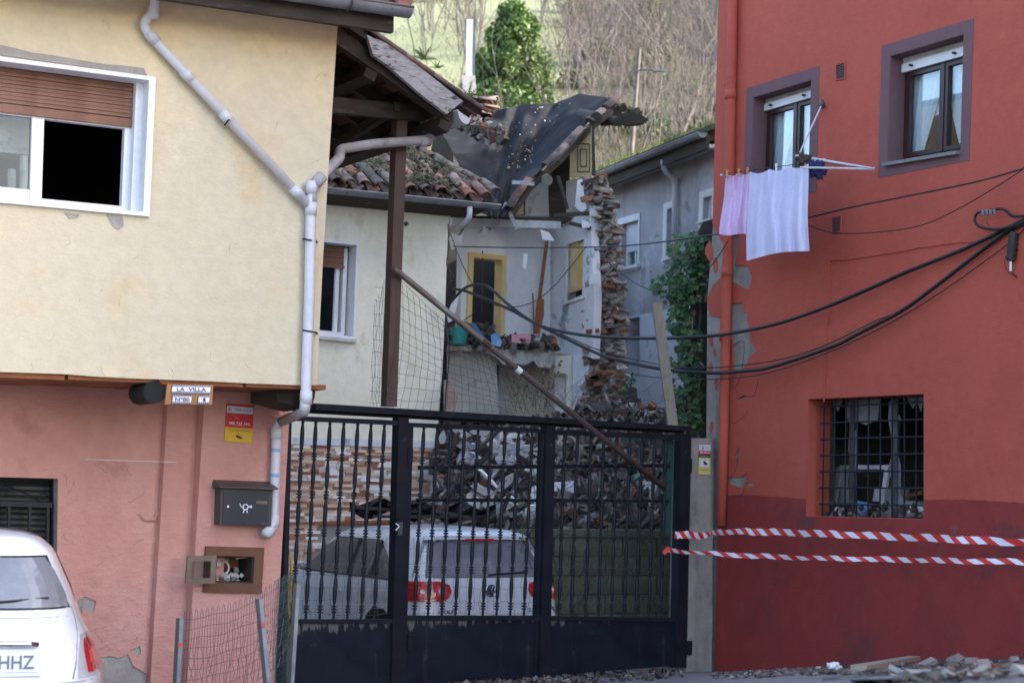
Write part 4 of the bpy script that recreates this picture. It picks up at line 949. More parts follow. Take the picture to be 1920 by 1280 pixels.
# ================================================================== CARS
class Car:
    """body built from stacked rounded plan outlines; local x right, y forward, z up"""
    def __init__(s, root, rot, Wt, Rt, Ft, n=4.5):
        s.root = root; s.M = Matrix.Rotation(rot, 3, 'Z'); s.o = ORG[root]; s.Wt, s.Rt, s.Ft, s.n = Wt, Rt, Ft, n
    def G(s, p): return s.o + s.M @ V(p)
    def w(s, z): return interp(s.Wt, z)
    def rear(s, x, z, off=0):
        W = s.w(z); r = interp(s.Rt, z); f = interp(s.Ft, z); c = (r+f)/2; L = (f-r)/2
        k = max(0, 1 - min(1, abs(x)/W)**s.n)**(1/s.n); return s.G((x, c - L*k - off, z))
    def side(s, y, z, sg=-1, off=0):
        W = s.w(z); r = interp(s.Rt, z); f = interp(s.Ft, z); c = (r+f)/2; L = (f-r)/2
        k = max(0, 1 - min(1, abs(y-c)/L)**s.n)**(1/s.n); return s.G((sg*(W*k + off), y, z))
    def body(s, z0, z1, m, name='body', nz=36, na=96):
        rows = []
        for j in range(nz+1):
            z = z0 + (z1-z0)*(1-(1-j/nz)**1.0); W = s.w(z); r = interp(s.Rt, z); f = interp(s.Ft, z); c = (r+f)/2; L = (f-r)/2; row = []
            for i in range(na+1):
                a = 2*math.pi*i/na; cx = math.cos(a); sy = math.sin(a); e = 2/s.n
                row.append(s.G((W*math.copysign(abs(cx)**e, cx), c + L*math.copysign(abs(sy)**e, sy), z)))
            rows.append(row)
        mb = MB().grid(rows)
        cen = s.G((0, (interp(s.Rt, z1)+interp(s.Ft, z1))/2, z1)); b = len(mb.v); mb.v.append(cen); k0 = nz*(na+1)
        mb.f += [(k0+i, k0+i+1, b) for i in range(na)]
        return mb.build(name, m, s.root, smooth=True)
    def rpatch(s, rows, m, name, off=.006, n=14, parent=None, thick=True):
        """rows: list of (z, xl, xr)"""
        cl_ = lambda x, z: max(-.975*s.w(z), min(.975*s.w(z), x))
        rows = [(z, cl_(xl, z), cl_(xr, z)) for z, xl, xr in rows]
        g = [[s.rear(xl + (xr-xl)*i/n, z, off) for i in range(n+1)] for z, xl, xr in rows]
        mb = MB().grid(g)
        if thick:
            g0 = [g[0], [s.rear(xl + (xr-xl)*i/n, z, -.01) for i in range(n+1) for z, xl, xr in rows[:1]]]
            ring_o = [p for p in g[0]] + [r[-1] for r in g[1:]] + list(reversed(g[-1][:-1])) + [r[0] for r in reversed(g[1:-1])]
            back = V((0, 0, 0)) + s.M @ V((0, .03, 0)); m_ = len(ring_o); mb.add(ring_o + [p + back for p in ring_o], [(i, (i+1) % m_, (i+1) % m_ + m_, i+m_) for i in range(m_)])
        return mb.build(name, m, parent or s.root, smooth=False if thick else True)
    def spatch(s, rows, m, name, sg=-1, off=.006, n=14, parent=None):
        g = [[s.side(yl + (yr-yl)*i/n, z, sg, off) for i in range(n+1)] for z, yl, yr in rows]
        return MB().grid(g).build(name, m, parent or s.root, smooth=True)
    def wheel(s, x, y, r):
        c = s.G((x, y, r)); ax = s.M @ V((1, 0, 0)); sg = 1 if x > 0 else -1
        o = MB().tube([c - ax*.10, c + ax*.10], r, 28).build('wheel', M['tyre'], s.root)
        MB().tube([c + ax*sg*.09, c + ax*sg*.108], r*.62, 20).build('rim', M['galv'], o)
        for k in range(7):
            a = k*math.pi*2/7; u_ = (s.M @ V((0, math.cos(a), math.sin(a))))
            MB().beam(c + ax*sg*.115, c + ax*sg*.115 + u_*r*.58, .05, .012, ax).build('spoke', M['galv'], o)
def lerp_rows(tab, n=10):
    out = []
    for i in range(n+1):
        z = tab[0][0] + (tab[-1][0]-tab[0][0])*i/n
        out.append((z, interp([(t[0], t[1]) for t in tab], z), interp([(t[0], t[2]) for t in tab], z)))
    return out
# --- dusty hatchback behind the gate
gr = thing('hatchback_car', 'dusty white hatchback with red round tail lamps parked behind the iron gate', 'car', V((-.15, 18.65, -.235)))
g = Car(gr, R(28.5), [(.18, .84), (.3, .90), (.6, .925), (.85, .915), (.98, .89), (1.05, .86), (1.4, .70), (1.47, .62), (1.505, .44), (1.52, .05)],
        [(.18, .08), (.28, .01), (.55, .0), (.62, .03), (.9, .06), (1.0, .10), (1.05, .13), (1.40, .36), (1.44, .36), (1.48, .50), (1.52, .9)],
        [(.18, 4.1), (.3, 4.2), (.6, 4.18), (.75, 4.05), (.98, 3.35), (1.05, 3.15), (1.40, 2.45), (1.47, 2.2), (1.52, 1.6)], 7.5)
g.body(.18, 1.52, M['carwhite'])
rg_ = g.rpatch(lerp_rows([(1.03, -.75, .75), (1.10, -.74, .74), (1.38, -.60, .60)]), M['carglass_rear'], 'rear_window')
g.rpatch(lerp_rows([(1.025, -.78, .78), (1.395, -.625, .625)]), M['trimblack'], 'window_seal', off=.003)
g.rpatch(lerp_rows([(1.395, -.60, .60), (1.43, -.58, .58)]), M['carwhite'], 'roof_spoiler', off=.05)
g.rpatch(lerp_rows([(1.385, -.17, .17), (1.405, -.16, .16)]), M['lampred'], 'brake_light', off=.055)
for sg in (-1, 1):
    tl = [(.80, .84, .53), (.83, .885, .47), (.90, .885, .43), (.965, .87, .45), (.995, .84, .55)]
    rows = lerp_rows([(z, sg*a*.998, sg*b) for z, a, b in tl], 12)
    o = g.rpatch(rows, M['lampred'], 'tail_lamp', off=.012)
    for cx, rr, mm in ((.55, .056, 'lampor'), (.55, .030, 'lampclear'), (.73, .048, 'lampor'), (.73, .022, 'lampclear')):
        cz = .90; b = g.rear(sg*cx, cz, .018 if mm == 'lampor' else .022)
        mb = MB(); pts = [g.rear(sg*cx + rr*math.cos(k*.4488), cz + rr*math.sin(k*.4488), .019 if mm == 'lampor' else .023) for k in range(14)]
        mb.add([b] + pts, [(0, k+1, (k+1) % 14 + 1) for k in range(14)]); mb.build('lens', M[mm], o)
g.rpatch([(.50, -.86, .86), (.505, -.86, .86)], M['trimblack'], 'bumper_gap', off=.003)
g.rpatch([(.60, -.80, .80), (.605, -.80, .80)], M['inkgrey'], 'hatch_gap', off=.003)
bc = g.rear(0, .90, .02); rX = g.M @ V((1, 0, 0)); fw = g.M @ V((0, -1, 0))
ring = [bc + rX*(.058*math.cos(k*.2618)) + Z*(.058*math.sin(k*.2618)) for k in range(25)]
bd = MB().tube(ring, .006, 6, cap=False).build('badge', M['chrome'], gr)
MB().add([bc] + ring, [(0, k+1, k+2) for k in range(24)]).build('badge_field', M['ink'], bd)
def vline(pts): return [bc + rX*x + Z*z + fw*.005 for x, z in pts]
mb = MB(); mb.tube(vline([(-.022, .050), (0, .004), (.022, .050)]), .004, 5); mb.tube(vline([(-.047, .032), (-.022, -.046), (0, -.004), (.022, -.046), (.047, .032)]), .004, 5); mb.build('emblem', M['chrome'], bd)
text('GOLF', g.rear(-.50, .70, .012), rX, Z, .17, .035, M['chrome'], gr, bold=.02)
text('2.0 TDI', g.rear(.52, .705, .012), rX, Z, .20, .04, M['ink'], gr, bold=.02)
MB().tube([g.rear(0, 1.05, .03), g.rear(.10, 1.06, .03), g.rear(.42, 1.075, .025)], .010, 6).build('wiper', M['trimblack'], gr)
gl = g.spatch(lerp_rows([(1.0, .42, 3.0), (1.08, .55, 2.95), (1.25, .85, 2.55), (1.36, 1.15, 2.2)]), M['cargrey'], 'side_window')
g.spatch(lerp_rows([(1.0, .42, 3.0), (1.08, .55, 2.95), (1.25, .85, 2.55), (1.36, 1.15, 2.2)]), M['cargrey'], 'side_window', sg=1)
g.spatch(lerp_rows([(.985, .36, 3.1), (1.37, 1.10, 2.22)]), M['trimblack'], 'window_seal', off=.003)
for y in (1.55, 1.0): MB().beam(g.side(y, 1.0, -1, .006), g.side(y+.05, 1.36, -1, .006), .05, .02, g.M @ V((0, 1, 0))).build('window_post', M['trimblack'], gl)
for y in (1.45, 2.55):
    MB().tube([g.side(y + .03*math.sin(z*3), z, -1, .001) for z in (.35, .5, .7, .9, 1.0)], .004, 4).build('door_gap', M['ink'], gr)
MB().tube([g.side(1.62, .83, -1, .03), g.side(1.82, .84, -1, .03)], .014, 6).build('door_handle', M['carwhite'], gr)
for x in (-.80, .80):
    for y in (.72, 3.3):
        g.wheel(x*.98, y, .31)
        if x < 0:
            rws = []
            for q in range(11):
                z_ = .18 + .52*q/10; hw = math.sqrt(max(0, .39**2 - (z_-.33)**2)); rws.append((z_, y-hw-.001, y+hw+.001))
            g.spatch(rws, M['black'], 'wheel_arch', off=.005)
            cen_ = g.side(y, .31, -1, .012); ax_ = g.M @ V((-1, 0, 0)); MB().tube([cen_ - ax_*.02, cen_ + ax_*.004], .30, 26).build('tyre', M['tyre'], gr); MB().tube([cen_, cen_ + ax_*.012], .19, 18).build('wheel_cover', M['galv'], gr)
# --- small white city car in the left foreground
fr = thing('city_car', 'small rounded white car with chrome plate lamp parked at far left', 'car', D(-58, 1483, 10.9)); fr.location.z = ORG[fr].z
f = Car(fr, R(17), [(.15, .74), (.35, .80), (.60, .808), (.78, .755), (.92, .675), (1.04, .625), (1.14, .585), (1.36, .48), (1.43, .40), (1.47, .28), (1.49, .04)],
        [(.15, .1), (.3, .0), (.60, .0), (.66, .04), (.92, .10), (1.04, .14), (1.36, .36), (1.42, .46), (1.46, .6), (1.49, .9)],
        [(.15, 3.3), (.35, 3.4), (.6, 3.38), (.78, 3.2), (.92, 2.95), (1.04, 2.75), (1.36, 2.0), (1.44, 1.7), (1.49, 1.3)], 4.4)
f.body(.15, 1.49, M['carwhite2'], nz=44)
f.rpatch(lerp_rows([(1.035, -.545, .545), (1.10, -.535, .535), (1.25, -.46, .46), (1.325, -.40, .40)]), M['carglass_rear'], 'rear_window', off=.014, n=20)
f.rpatch(lerp_rows([(1.025, -.56, .56), (1.335, -.415, .415)]), M['trimblack'], 'window_seal', off=.009, n=20)
f.rpatch(lerp_rows([(1.335, -.41, .41), (1.375, -.36, .36)]), M['carwhite2'], 'roof_spoiler', off=.03, n=20)
f.rpatch([(.975, -.60, .60), (.979, -.60, .60)], M['inkgrey'], 'hatch_gap', off=.002, n=20)
for sg in (-1, 1):
    rows = lerp_rows([(.62, sg*.80, sg*.60), (.70, sg*.78, sg*.605), (.78, sg*.745, sg*.61), (.865, sg*.69, sg*.62)], 12)
    o = f.rpatch(rows, M['lampclear'], 'tail_lamp', off=.012)
    rows = lerp_rows([(.645, sg*.79, sg*.67), (.72, sg*.77, sg*.655), (.79, sg*.735, sg*.64), (.84, sg*.70, sg*.645)], 10)
    f.rpatch(rows, M['lampred'], 'red_lens', off=.019, parent=o)
    rows = lerp_rows([(.70, sg*.755, sg*.685), (.765, sg*.73, sg*.675)], 6); f.rpatch(rows, M['lampor'], 'lens', off=.023, parent=o)
rX = f.M @ V((1, 0, 0))
f.rpatch(lerp_rows([(.63, -.38, .38), (.875, -.37, .37)]), M['carwhite2'], 'plate_recess', off=.002, n=16)
MB().tube([f.rear(-.34, .83, .02), f.rear(0, .835, .03), f.rear(.30, .83, .03), f.rear(.36, .825, .02)], .022, 10).build('chrome_handle', M['chrome'], fr, smooth=True)
for sg in (-1, 1):
    MB().tube([f.rear(sg*x, z, .001) for x, z in ((.565, 1.03), (.585, .97), (.60, .90), (.595, .80), (.59, .70), (.57, .62))], .004, 5).build('hatch_seam', M['inkgrey'], fr)
f.rpatch([(.60, -.76, .76), (.605, -.76, .76)], M['inkgrey'], 'bumper_gap', off=.002, n=24)
MB().tube([f.rear(.0, 1.06, .02), f.rear(.2, 1.075, .022), f.rear(.42, 1.09, .02)], .008, 6).build('wiper', M['trimblack'], fr)
c = f.rear(0, .73, .03) + rX*.115; pt = MB().wbox(c, .52, .012, .115, rX, f.M @ V((0, 1, 0))).build('number_plate', M['plate'], fr)
bk = f.M @ V((0, -1, 0)); text('HHZ', c + rX*.125 + bk*.008, rX, Z, .20, .078, M['inkgrey'], pt, bold=.015)
MB().wbox(c + Z*-.07, .54, .02, .02, rX, f.M @ V((0, 1, 0))).build('plate_holder', M['plate'], pt)
MB().tube([f.G((0, .62, 1.46)), f.G((0, .60, 1.52))], .018, 8).build('antenna_base', M['orangepeg'], fr)
for x in (-.64, .64):
    for y in (.6, 2.8): f.wheel(x, y, .29)
for sg in (-1, 1): f.spatch(lerp_rows([(1.03, .75, 2.7), (1.32, .85, 2.1)]), M['cargrey'], 'side_window', sg=sg)

# ================================================================== MIDDLE HOUSE (cream, tiled roof, stone cladding)
FH = thing('middle_house', 'cream house with mossy tiled roof and split stone cladding behind the gate', 'house', V((gF.x-1.5, gF.y, -.25)))
fp = lambda x, y, d=0: FW.px(x, y, d)
fa0 = -5.2; ta = fp(842, 400)[0]; hT = fp(840, 405)[1]
w2 = Quad(FW, (600, 449), (671, 456), (664, 636), (592, 629))
MB().wall(FW, [(fa0, fp(740, 838)[1]), (fp(818, 838)[0], fp(740, 838)[1]), fp(829, 700), fp(834, 600), fp(838, 480), (ta, hT), (fa0, hT)], [w2.loop()], -.25, 0).build('wall', M['cream2'], FH)
hC = fp(740, 838)[1]; aR = fp(817, 900)[0]
MB().box(FW, fa0, aR-.02, -.3, hC, -.28, -.03).build('base_wall', M['grey_plaster'], FH)
MB().box(FW, fa0, aR, hC+.001, hC+.09, -.02, .015).build('cement_ledge', M['greyhouse_low'], FH)
MB().box(FW, ta-.3, ta-.001, -.25, hT, -5, -.26).build('side_wall', M['cream2'], FH)
MB().box(FW, fa0, ta-.31, hT-.25, hT-.05, -5, -.26).build('ceiling', M['room'], FH); MB().box(FW, fa0, ta-.31, 0, hT, -5.2, -5.01).build('back_wall', M['room'], FH)
# cladding
dq_ = Quad(FW, (588, 977), (742, 974), (742, 1130), (588, 1130)); dl = dq_.loop()
rg = random.Random(17); me0 = [MB().hexa([V((i, j, k)) for i, j, k in ((-.5, -.5, -.5), (.5, -.5, -.5), (.5, .5, -.5), (-.5, .5, -.5), (-.47, -.5, .5), (.47, -.5, .5), (.47, .5, .5), (-.47, .5, .5))]).mesh('stone_strip', M['stonestrip'])][0]
rest = MB(); cnt = 0; h = hC - .004; a_min = fp(528, 900)[0]
rowh = .0355
while h > .3:
    a = aR - rg.uniform(0, .15)
    a = aR
    while a > a_min - .3:
        L = rg.uniform(.10, .27); a1_ = a - L; dd_ = rg.uniform(.004, .026)
        if not (a1_ > dl[0][0] - .02 and a < dl[1][0] + .02 and h < dl[2][1]):
            c = FW.P((a+a1_)/2, h - rowh/2, -.03 + dd_/2 + .01)
            if cnt < 298:
                inst('stone_strip', me0, basis(c, FW.u, FW.n, Z, (L-.003, dd_+.02, rowh-.002)), FH); cnt += 1
            else: rest.box(FW, a1_+.0015, a-.0015, h-rowh+.001, h-.001, -.03, -.01 + dd_)
        a = a1_
    h -= rowh
rest.build('stone_strips', M['stonestrip_s'], FH, kind='stuff')
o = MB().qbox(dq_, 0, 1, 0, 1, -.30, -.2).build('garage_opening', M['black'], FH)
MB().qbox(dq_, 0, 1, .955, 1, -.03, .02).build('lintel', M['wood_orange'], o)
for k in range(8): MB().qbox(dq_, .12 + k*.11, .14 + k*.11, 0, .95, -.12, -.09).build('door_bar', M['iron'], o)
# window 2
wf2 = frame_bars(w2, 0, 1, 0, 1, .055, .025, -.2, .03, M['white'], FH, 'window')
slats(w2, .05, .80, .76, .955, 7, -.17, .03, M['shutter'], wf2)
MB().qbox(w2, .05, .80, .735, .765, -.17, -.14).build('shutter_rail', M['shutter'], wf2)
frame_bars(w2, .05, .90, .03, .96, .10, .045, -.24, -.18, M['white'], wf2, 'sash_frame')
MB().qbox(w2, .10, .62, .10, .78, -.215, -.21).build('pane', M['glass_dark'], wf2); MB().qbox(w2, .60, .70, .07, .76, -.22, -.175).build('stile', M['white'], wf2)
MB().qbox(w2, .0, .92, 0.0, 1, -.55, -.5).build('unlit_room_backing', M['black'], wf2)  # black sheet stands in for the unlit room behind the pane
MB().qbox(w2, -.02, 1.03, -.035, 0, -.05, .05).build('sill', M['dirtywhite'], wf2)
# roof
ev0 = FW.px(606, 372, .35); ev1 = FW.px(926, 385, .35); hE = ev1[1]
pe0 = FW.P(ev1[0]-3.2, hE, .35); pe1 = FW.P(ev1[0]+.03, hE, .35)
gutter(pe0 + FW.n*.08 - Z*.01, pe1 + FW.n*.08 - Z*.01, .06, 'gutter', M['gutter'], FH, FW.n)
rd = (-FW.n*2.3 + Z*1.05).normalized(); rd2 = rd
nn = FW.u.cross(rd); nn = nn if nn.z > 0 else -nn
sk = FW.u*-.62      # verge runs back to the left
q0, q1, q2_, q3 = pe0, pe1 - FW.u*.05, pe1 - FW.u*.35 + rd*2.35, pe0 + rd*2.35
MB().hexa([q0, q1, q2_, q3, q0+nn*.05, q1+nn*.05, q2_+nn*.05, q3+nn*.05]).build('roof_deck', M['wood_dark'], FH)
MB().hexa([FW.P(ev1[0]-3.2, hE-.14, .02), FW.P(ev1[0]-.25, hE-.14, .02), FW.P(ev1[0]-.05, hE-.05, .36), FW.P(ev1[0]-3.2, hE-.05, .36),
           FW.P(ev1[0]-3.2, hE-.05, .02), FW.P(ev1[0]-.25, hE-.05, .02), FW.P(ev1[0]-.05, hE-.01, .36), FW.P(ev1[0]-3.2, hE-.01, .36)]).build('soffit', M['wood_dark'], FH)
MB().box(FW, fa0, ta, hT+.001, hE+.1, -.3, -.02).build('wall_plate', M['wood_dark'], FH)
rg = random.Random(9)
nu = 16
for j in range(9):
    for i in range(nu):
        a_ = -3.1 + i*.205
        if a_ > -.10 - j*.035: continue
        for up, me_ in ((1, TU), (0, TD)):
            ang = rg.gauss(0, .13); du = FW.u; x = du*math.cos(ang) + rd*math.sin(ang); y = nn.cross(x)
            p = pe1 + du*(a_ + (0 if up else .10) + rg.uniform(-.02, .02)) + rd*(j*.262 - .06 + rg.uniform(-.035, .035)) + nn*((.10 if up else .075) + rg.uniform(0, .035))
            y2 = (y + nn*(.10 + rg.uniform(-.06, .08))).normalized()
            inst('tile', me_, basis(p, x, y2, x.cross(y2)), FH)
for k in range(6):    # verge row of tiles
    p = pe1 + FW.u*(-.04 - k*.06) + rd*(k*.36) + nn*.17; x = (FW.u + rd*rg.uniform(-.1, .1)).normalized(); y = nn.cross(x)
    inst('tile', TU, basis(p, x, (y + nn*.05).normalized(), nn, (1.05, 1.2, 1)), FH)
mb = MB()
for k in range(2600):
    s_ = rg.uniform(-3.1, 0); t_ = rg.uniform(0, 2.2)
    if math.sin(s_*5 + t_*3) + rg.uniform(-1, 1) < -.3 + (-.5 if s_ > -1.4 else .3) + (.9 if t_ < .25 else 0): continue
    if s_ > -.1 - t_*.14: continue
    mb.chunk(pe1 + FW.u*s_ + rd*t_ + nn*(.15 + rg.uniform(0, .06)), rg.uniform(.03, .10), rg.uniform(.03, .08), rg.uniform(.015, .04), rg)
mb.build('roof_moss', M['moss'], FH, kind='stuff')
pipe([pe1 - FW.u*.42 + FW.n*.08 - Z*.06, pe1 - FW.u*.42 + FW.n*.08 - Z*.2, pe1 - FW.u*.42 - FW.n*.25 - Z*.32], .035, 'gutter_outlet', M['pvc'], FH)
MB().tube([FW.P(*fp(760, 420), .015), FW.P(*fp(760, 420), .03)], .03, 8).build('wall_hook', M['rust'], FH)
# ================================================================== COLLAPSED HOUSE
CH = thing('collapsed_house', 'partly collapsed house with torn open rooms and ragged stone wall', 'ruined house', V((.6, 25, -.3)))
cB = D(1030, 900, 25.15)
CB = Frame(V((cB.x, cB.y, 0)), U)                       # rear room wall
cS = D(1106, 900, 24.3)
sdv = V((cS.x - cB.x, cS.y - cB.y, 0)).normalized()
CS = Frame(V((cS.x, cS.y, 0)), sdv)                     # right room wall, seen from inside (n faces camera-left)
if CS.n.dot(V((-1, 0, 0))) < 0: CS.n = -CS.n
bp = lambda x, y: CB.px(x, y); sp_ = lambda x, y: CS.px(x, y)
door = [bp(885, 482), bp(940, 488), bp(936, 652), bp(878, 652)]
MB().wall(CB, [bp(868, 428), bp(1032, 428), bp(1032, 660), bp(862, 660)], [door], -.15, 0).build('room_wall', M['plaster_in'], CH)
MB().box(CB, bp(640, 500)[0], bp(868, 500)[0], -.3, bp(900, 200)[1], -3.2, -3.0).build('unlit_depth_backing', M['black'], CH)  # black backing, its colour standing in for shade left of the doorway
MB().box(CB, bp(700, 500)[0], bp(1120, 500)[0]+2.6, -.3, bp(900, 330)[1], -3.6, -3.4).build('unlit_depth_backing', M['black'], CH)  # backing coloured black to stand in for unlit rooms behind the doorway
def strip(frm, pts, d0, d1, m, nm, par=CH): return MB().wall(frm, [frm.px(*p) for p in pts], [], d0, d1).build(nm, m, par)
o = MB().wall(CB, [bp(877, 473), bp(947, 480), bp(943, 652), bp(872, 652)], [[bp(886, 483), bp(939, 488), bp(935, 652), bp(880, 652)]], -.16, .04).build('door_frame', M['yellow_wood'], CH)
# right room wall with shuttered window and panels
wo_ = [sp_(1066, 459), sp_(1098, 448), sp_(1095, 553), sp_(1064, 566)]
MB().wall(CS, [sp_(1030, 432), sp_(1050, 428), sp_(1106, 385), sp_(1114, 560), sp_(1110, 672), sp_(1030, 658)], [wo_], -.12, 0).build('right_room_wall', M['plaster_blue'], CH)
MB().wall(CS, [sp_(1062, 455), sp_(1101, 443), sp_(1098, 559), sp_(1060, 572)], [wo_], -.13, .03).build('window_frame', M['surround'], CH)
s2 = Quad(CS, (1066, 459), (1098, 448), (1095, 553), (1064, 566))
sh = MB().qbox(s2, .05, .48, .15, 1, -.06, -.02).build('shutter_leaf', M['yellow_wood'], CH); MB().qbox(s2, .52, .95, .15, 1, -.08, -.04).build('shutter_leaf', M['yellow_wood'], CH)
for r0_ in (.2, .6): MB().qbox(s2, .15, .40, r0_, r0_+.3, -.02, -.012).build('panel', M['cream_wood'], sh)
MB().qbox(s2, -.3, 1.3, -.1, 1.1, -.4, -.35).build('unlit_depth_backing', M['black'], CH)  # black box standing in for unlit depth behind the shuttered window
# floors, beams
def slab_poly(pts, Y, dep, m, nm, par=CH, jag=0):
    return MB().prism([D(x, y, Y) for x, y in pts], V((0, dep, 0))).build(nm, m, par)
slab_poly([(838, 648), (900, 646), (960, 650), (1040, 655), (1041, 676), (1032, 690), (1010, 688), (1000, 676), (985, 684), (960, 680), (945, 684), (928, 668), (910, 660), (838, 656)], 24.3, 1.5, M['plaster_dirty'], 'floor_slab')
slab_poly([(838, 656), (912, 661), (930, 670), (936, 776), (838, 776)], 24.5, .15, M['plaster_dirty'], 'grey_wall')
# diagonal tile joints on the grey wall
mb = MB()
for k in range(14):
    a_ = D(838 + k*10-40, 776, 24.48); b_ = D(838 + k*10 + 60, 660, 24.48)
    mb.tube([a_, b_], .004, 4)
slab_poly([(936, 640), (1075, 640), (1075, 782), (936, 782)], 25.5, .15, M['cream2'], 'lower_room_wall')
slab_poly([(936, 676), (955, 678), (955, 782), (932, 782)], 24.9, .1, M['plaster_dirty'], 'grey_wall')
slab_poly([(1040, 668), (1106, 662), (1104, 690), (1074, 692), (1074, 782), (1062, 782), (1062, 700), (1040, 700)], 24.6, .12, M['cream2'], 'lower_pier')
slab_poly([(1040, 700), (1062, 700), (1062, 782), (1040, 782)], 24.75, .06, M['surround'], 'lower_door')
slab_poly([(1062, 700), (1074, 692), (1074, 782), (1062, 782)], 25.0, .1, M['black'], 'dark_gap')  # black slab, its colour standing in for shade in the gap
slab_poly([(1074, 664), (1106, 664), (1104, 782), (1074, 782)], 24.45, .12, M['greyhouse_low'], 'lower_pier')
MB().beam(D(846, 416, 24.2), D(1050, 423, 24.5), .11, .10).build('floor_beam', M['dirtywhite'], CH)
MB().beam(D(870, 408, 24.6), D(1080, 412, 25.2), .08, .05).build('floor_joist', M['wood_dark'], CH)
slab_poly([(846, 404), (1070, 408), (1060, 416), (846, 414)], 24.7, .25, M['wood_dark'], 'upper_floor')
# upper room
slab_poly([(955, 350), (985, 345), (985, 404), (955, 404)], 26.2, .05, M['wood_dark'], 'upper_cupboard')
slab_poly([(960, 352), (982, 348), (982, 402), (960, 402)], 26.1, .05, M['cream_wood'], 'upper_door')
slab_poly([(985, 330), (1028, 318), (1030, 405), (985, 405)], 26.4, .08, M['plaster_blue'], 'upper_back_wall')
slab_poly([(1026, 300), (1068, 262), (1070, 405), (1030, 410)], 25.6, .08, M['wood_dark'], 'upper_side_wall')
slab_poly([(1062, 402), (1062, 340), (1075, 335), (1105, 345), (1108, 400), (1100, 420)], 25.0, .10, M['plaster_dirty'], 'upper_side_wall')
slab_poly([(1083, 338), (1092, 335), (1096, 370), (1100, 392), (1090, 398), (1078, 388), (1080, 365)], 24.4, .07, M['plaster_in'], 'hanging_plaster')
o = slab_poly([(1070, 286), (1070, 270), (1082, 262), (1096, 240), (1110, 236), (1108, 330), (1068, 332)], 24.9, .05, M['cream_wood'], 'attic_shutter')
for (x0, y0, x1, y1) in ((1083, 270, 1105, 322), (1088, 280, 1100, 312)):
    mbp = MB()
    for a_, b_ in (((x0, y0), (x1, y0)), ((x1, y0), (x1, y1)), ((x1, y1), (x0, y1)), ((x0, y1), (x0, y0))): mbp.beam(D(*a_, 24.88), D(*b_, 24.88), .012, .012)
    mbp.build('moulding', M['wood_dark'], o)
slab_poly([(1082, 262), (1070, 270), (1072, 248), (1086, 240), (1096, 240)], 24.85, .05, M['plaster_dirty'], 'attic_plaster')
slab_poly([(1110, 236), (1114, 236), (1117, 335), (1111, 335)], 24.7, .12, M['wood_dark'], 'corner_post')
for pts in ([(842, 448), (846, 436), (862, 442), (860, 455), (866, 468), (855, 464), (846, 470)], [(908, 418), (913, 440), (903, 443)],
            [(1013, 430), (1030, 436), (1040, 452), (1018, 450)], [(1090, 412), (1104, 416), (1106, 426), (1092, 428)], [(1108, 512), (1124, 514), (1118, 532), (1104, 534)], [(982, 475), (990, 476), (986, 505), (980, 500)]):
    slab_poly(pts, 24.15, .04, M['plaster_in'], 'torn_plaster')
MB().beam(D(1003, 625, 24.75), D(1027, 440, 24.75), .07, .05).build('leaning_board', M['wood_orange'], CH)
MB().beam(D(1001, 620, 24.8), D(999, 550, 24.8), .05, .02).build('leaning_board', M['wood_orange'], CH)
slab_poly([(1006, 640), (1003, 600), (1006, 565), (1014, 556), (1020, 562), (1020, 590), (1012, 625), (1010, 645)], 24.7, .03, M['wood_orange'], 'ironing_board')
slab_poly([(838, 590), (850, 560), (858, 545), (860, 560), (850, 600), (840, 605)], 24.3, .04, M['white'], 'broken_panel')
MB().tube([D(903, 585, 24.6), D(905, 470, 24.6)], .008, 5).build('hanging_wire', M['cable'], CH)
# remains of the room on the left: dark opening and props under the porch
slab_poly([(740, 225), (850, 215), (850, 345), (740, 345)], 27.5, .2, M['black'], 'dark_opening')  # black slab fills the unlit opening with painted darkness
for (a_, b_) in (((800, 305), (812, 240)), ((752, 290), (758, 240))): MB().beam(D(*a_, 24.6), D(*b_, 24.6), .06, .05).build('prop', M['yellow_wood'], CH)
# roof timbers under the sheet
rdg = [(950, 402, 24.1), (985, 350, 24.3), (1040, 300, 24.5), (1095, 240, 24.8), (1140, 203, 25.2)]
for a_, b_ in zip(rdg, rdg[1:]): MB().beam(D(a_[0]+4, a_[1]+6, a_[2]+.1), D(b_[0]+4, b_[1]+6, b_[2]+.1), .10, .07).build('rafter', M['wood_dark'], CH)
MB().tube([D(1000, 320, 25.6), D(1026, 338, 24.4)], .075, 12).build('purlin', M['wood_plank'], CH)
MB().tube([D(1090, 215, 25.6), D(1118, 221, 24.7)], .08, 12).build('purlin', M['wood_dark'], CH)
MB().tube([D(1130, 224, 25.9), D(1160, 228, 24.8)], .07, 12).build('purlin', M['wood_dark'], CH)
MB().beam(D(966, 425, 24.0), D(940, 430, 24.0), .03, .03)
for a_, b_ in (((932, 420), (950, 380)), ((970, 432), (950, 385)), ((960, 342), (1002, 345))): MB().beam(D(*a_, 24.1), D(*b_, 24.1), .05, .05).build('broken_batten', M['wood_grey'], CH)
mb = MB(); top = [(1135, 182), (1150, 198), (1165, 212), (1185, 212), (1205, 216), (1212, 222), (1198, 232), (1180, 234), (1160, 232), (1140, 232), (1122, 234), (1112, 228)]
MB().prism([D(x, y, 25.3) for x, y in top], V((.1, .9, .15))).build('broken_roof_edge', M['wood_dark'], CH)
mb = MB(); rg = random.Random(4)
for k in range(40): 
    f_ = rg.random(); mb.chunk(D(1140 + 65*f_, 195 + 20*f_ + rg.uniform(-3, 3), 25.4), rg.uniform(.04, .12), .06, .03, rg)
mb.build('roof_rubble', M['moss'], CH, kind='stuff')
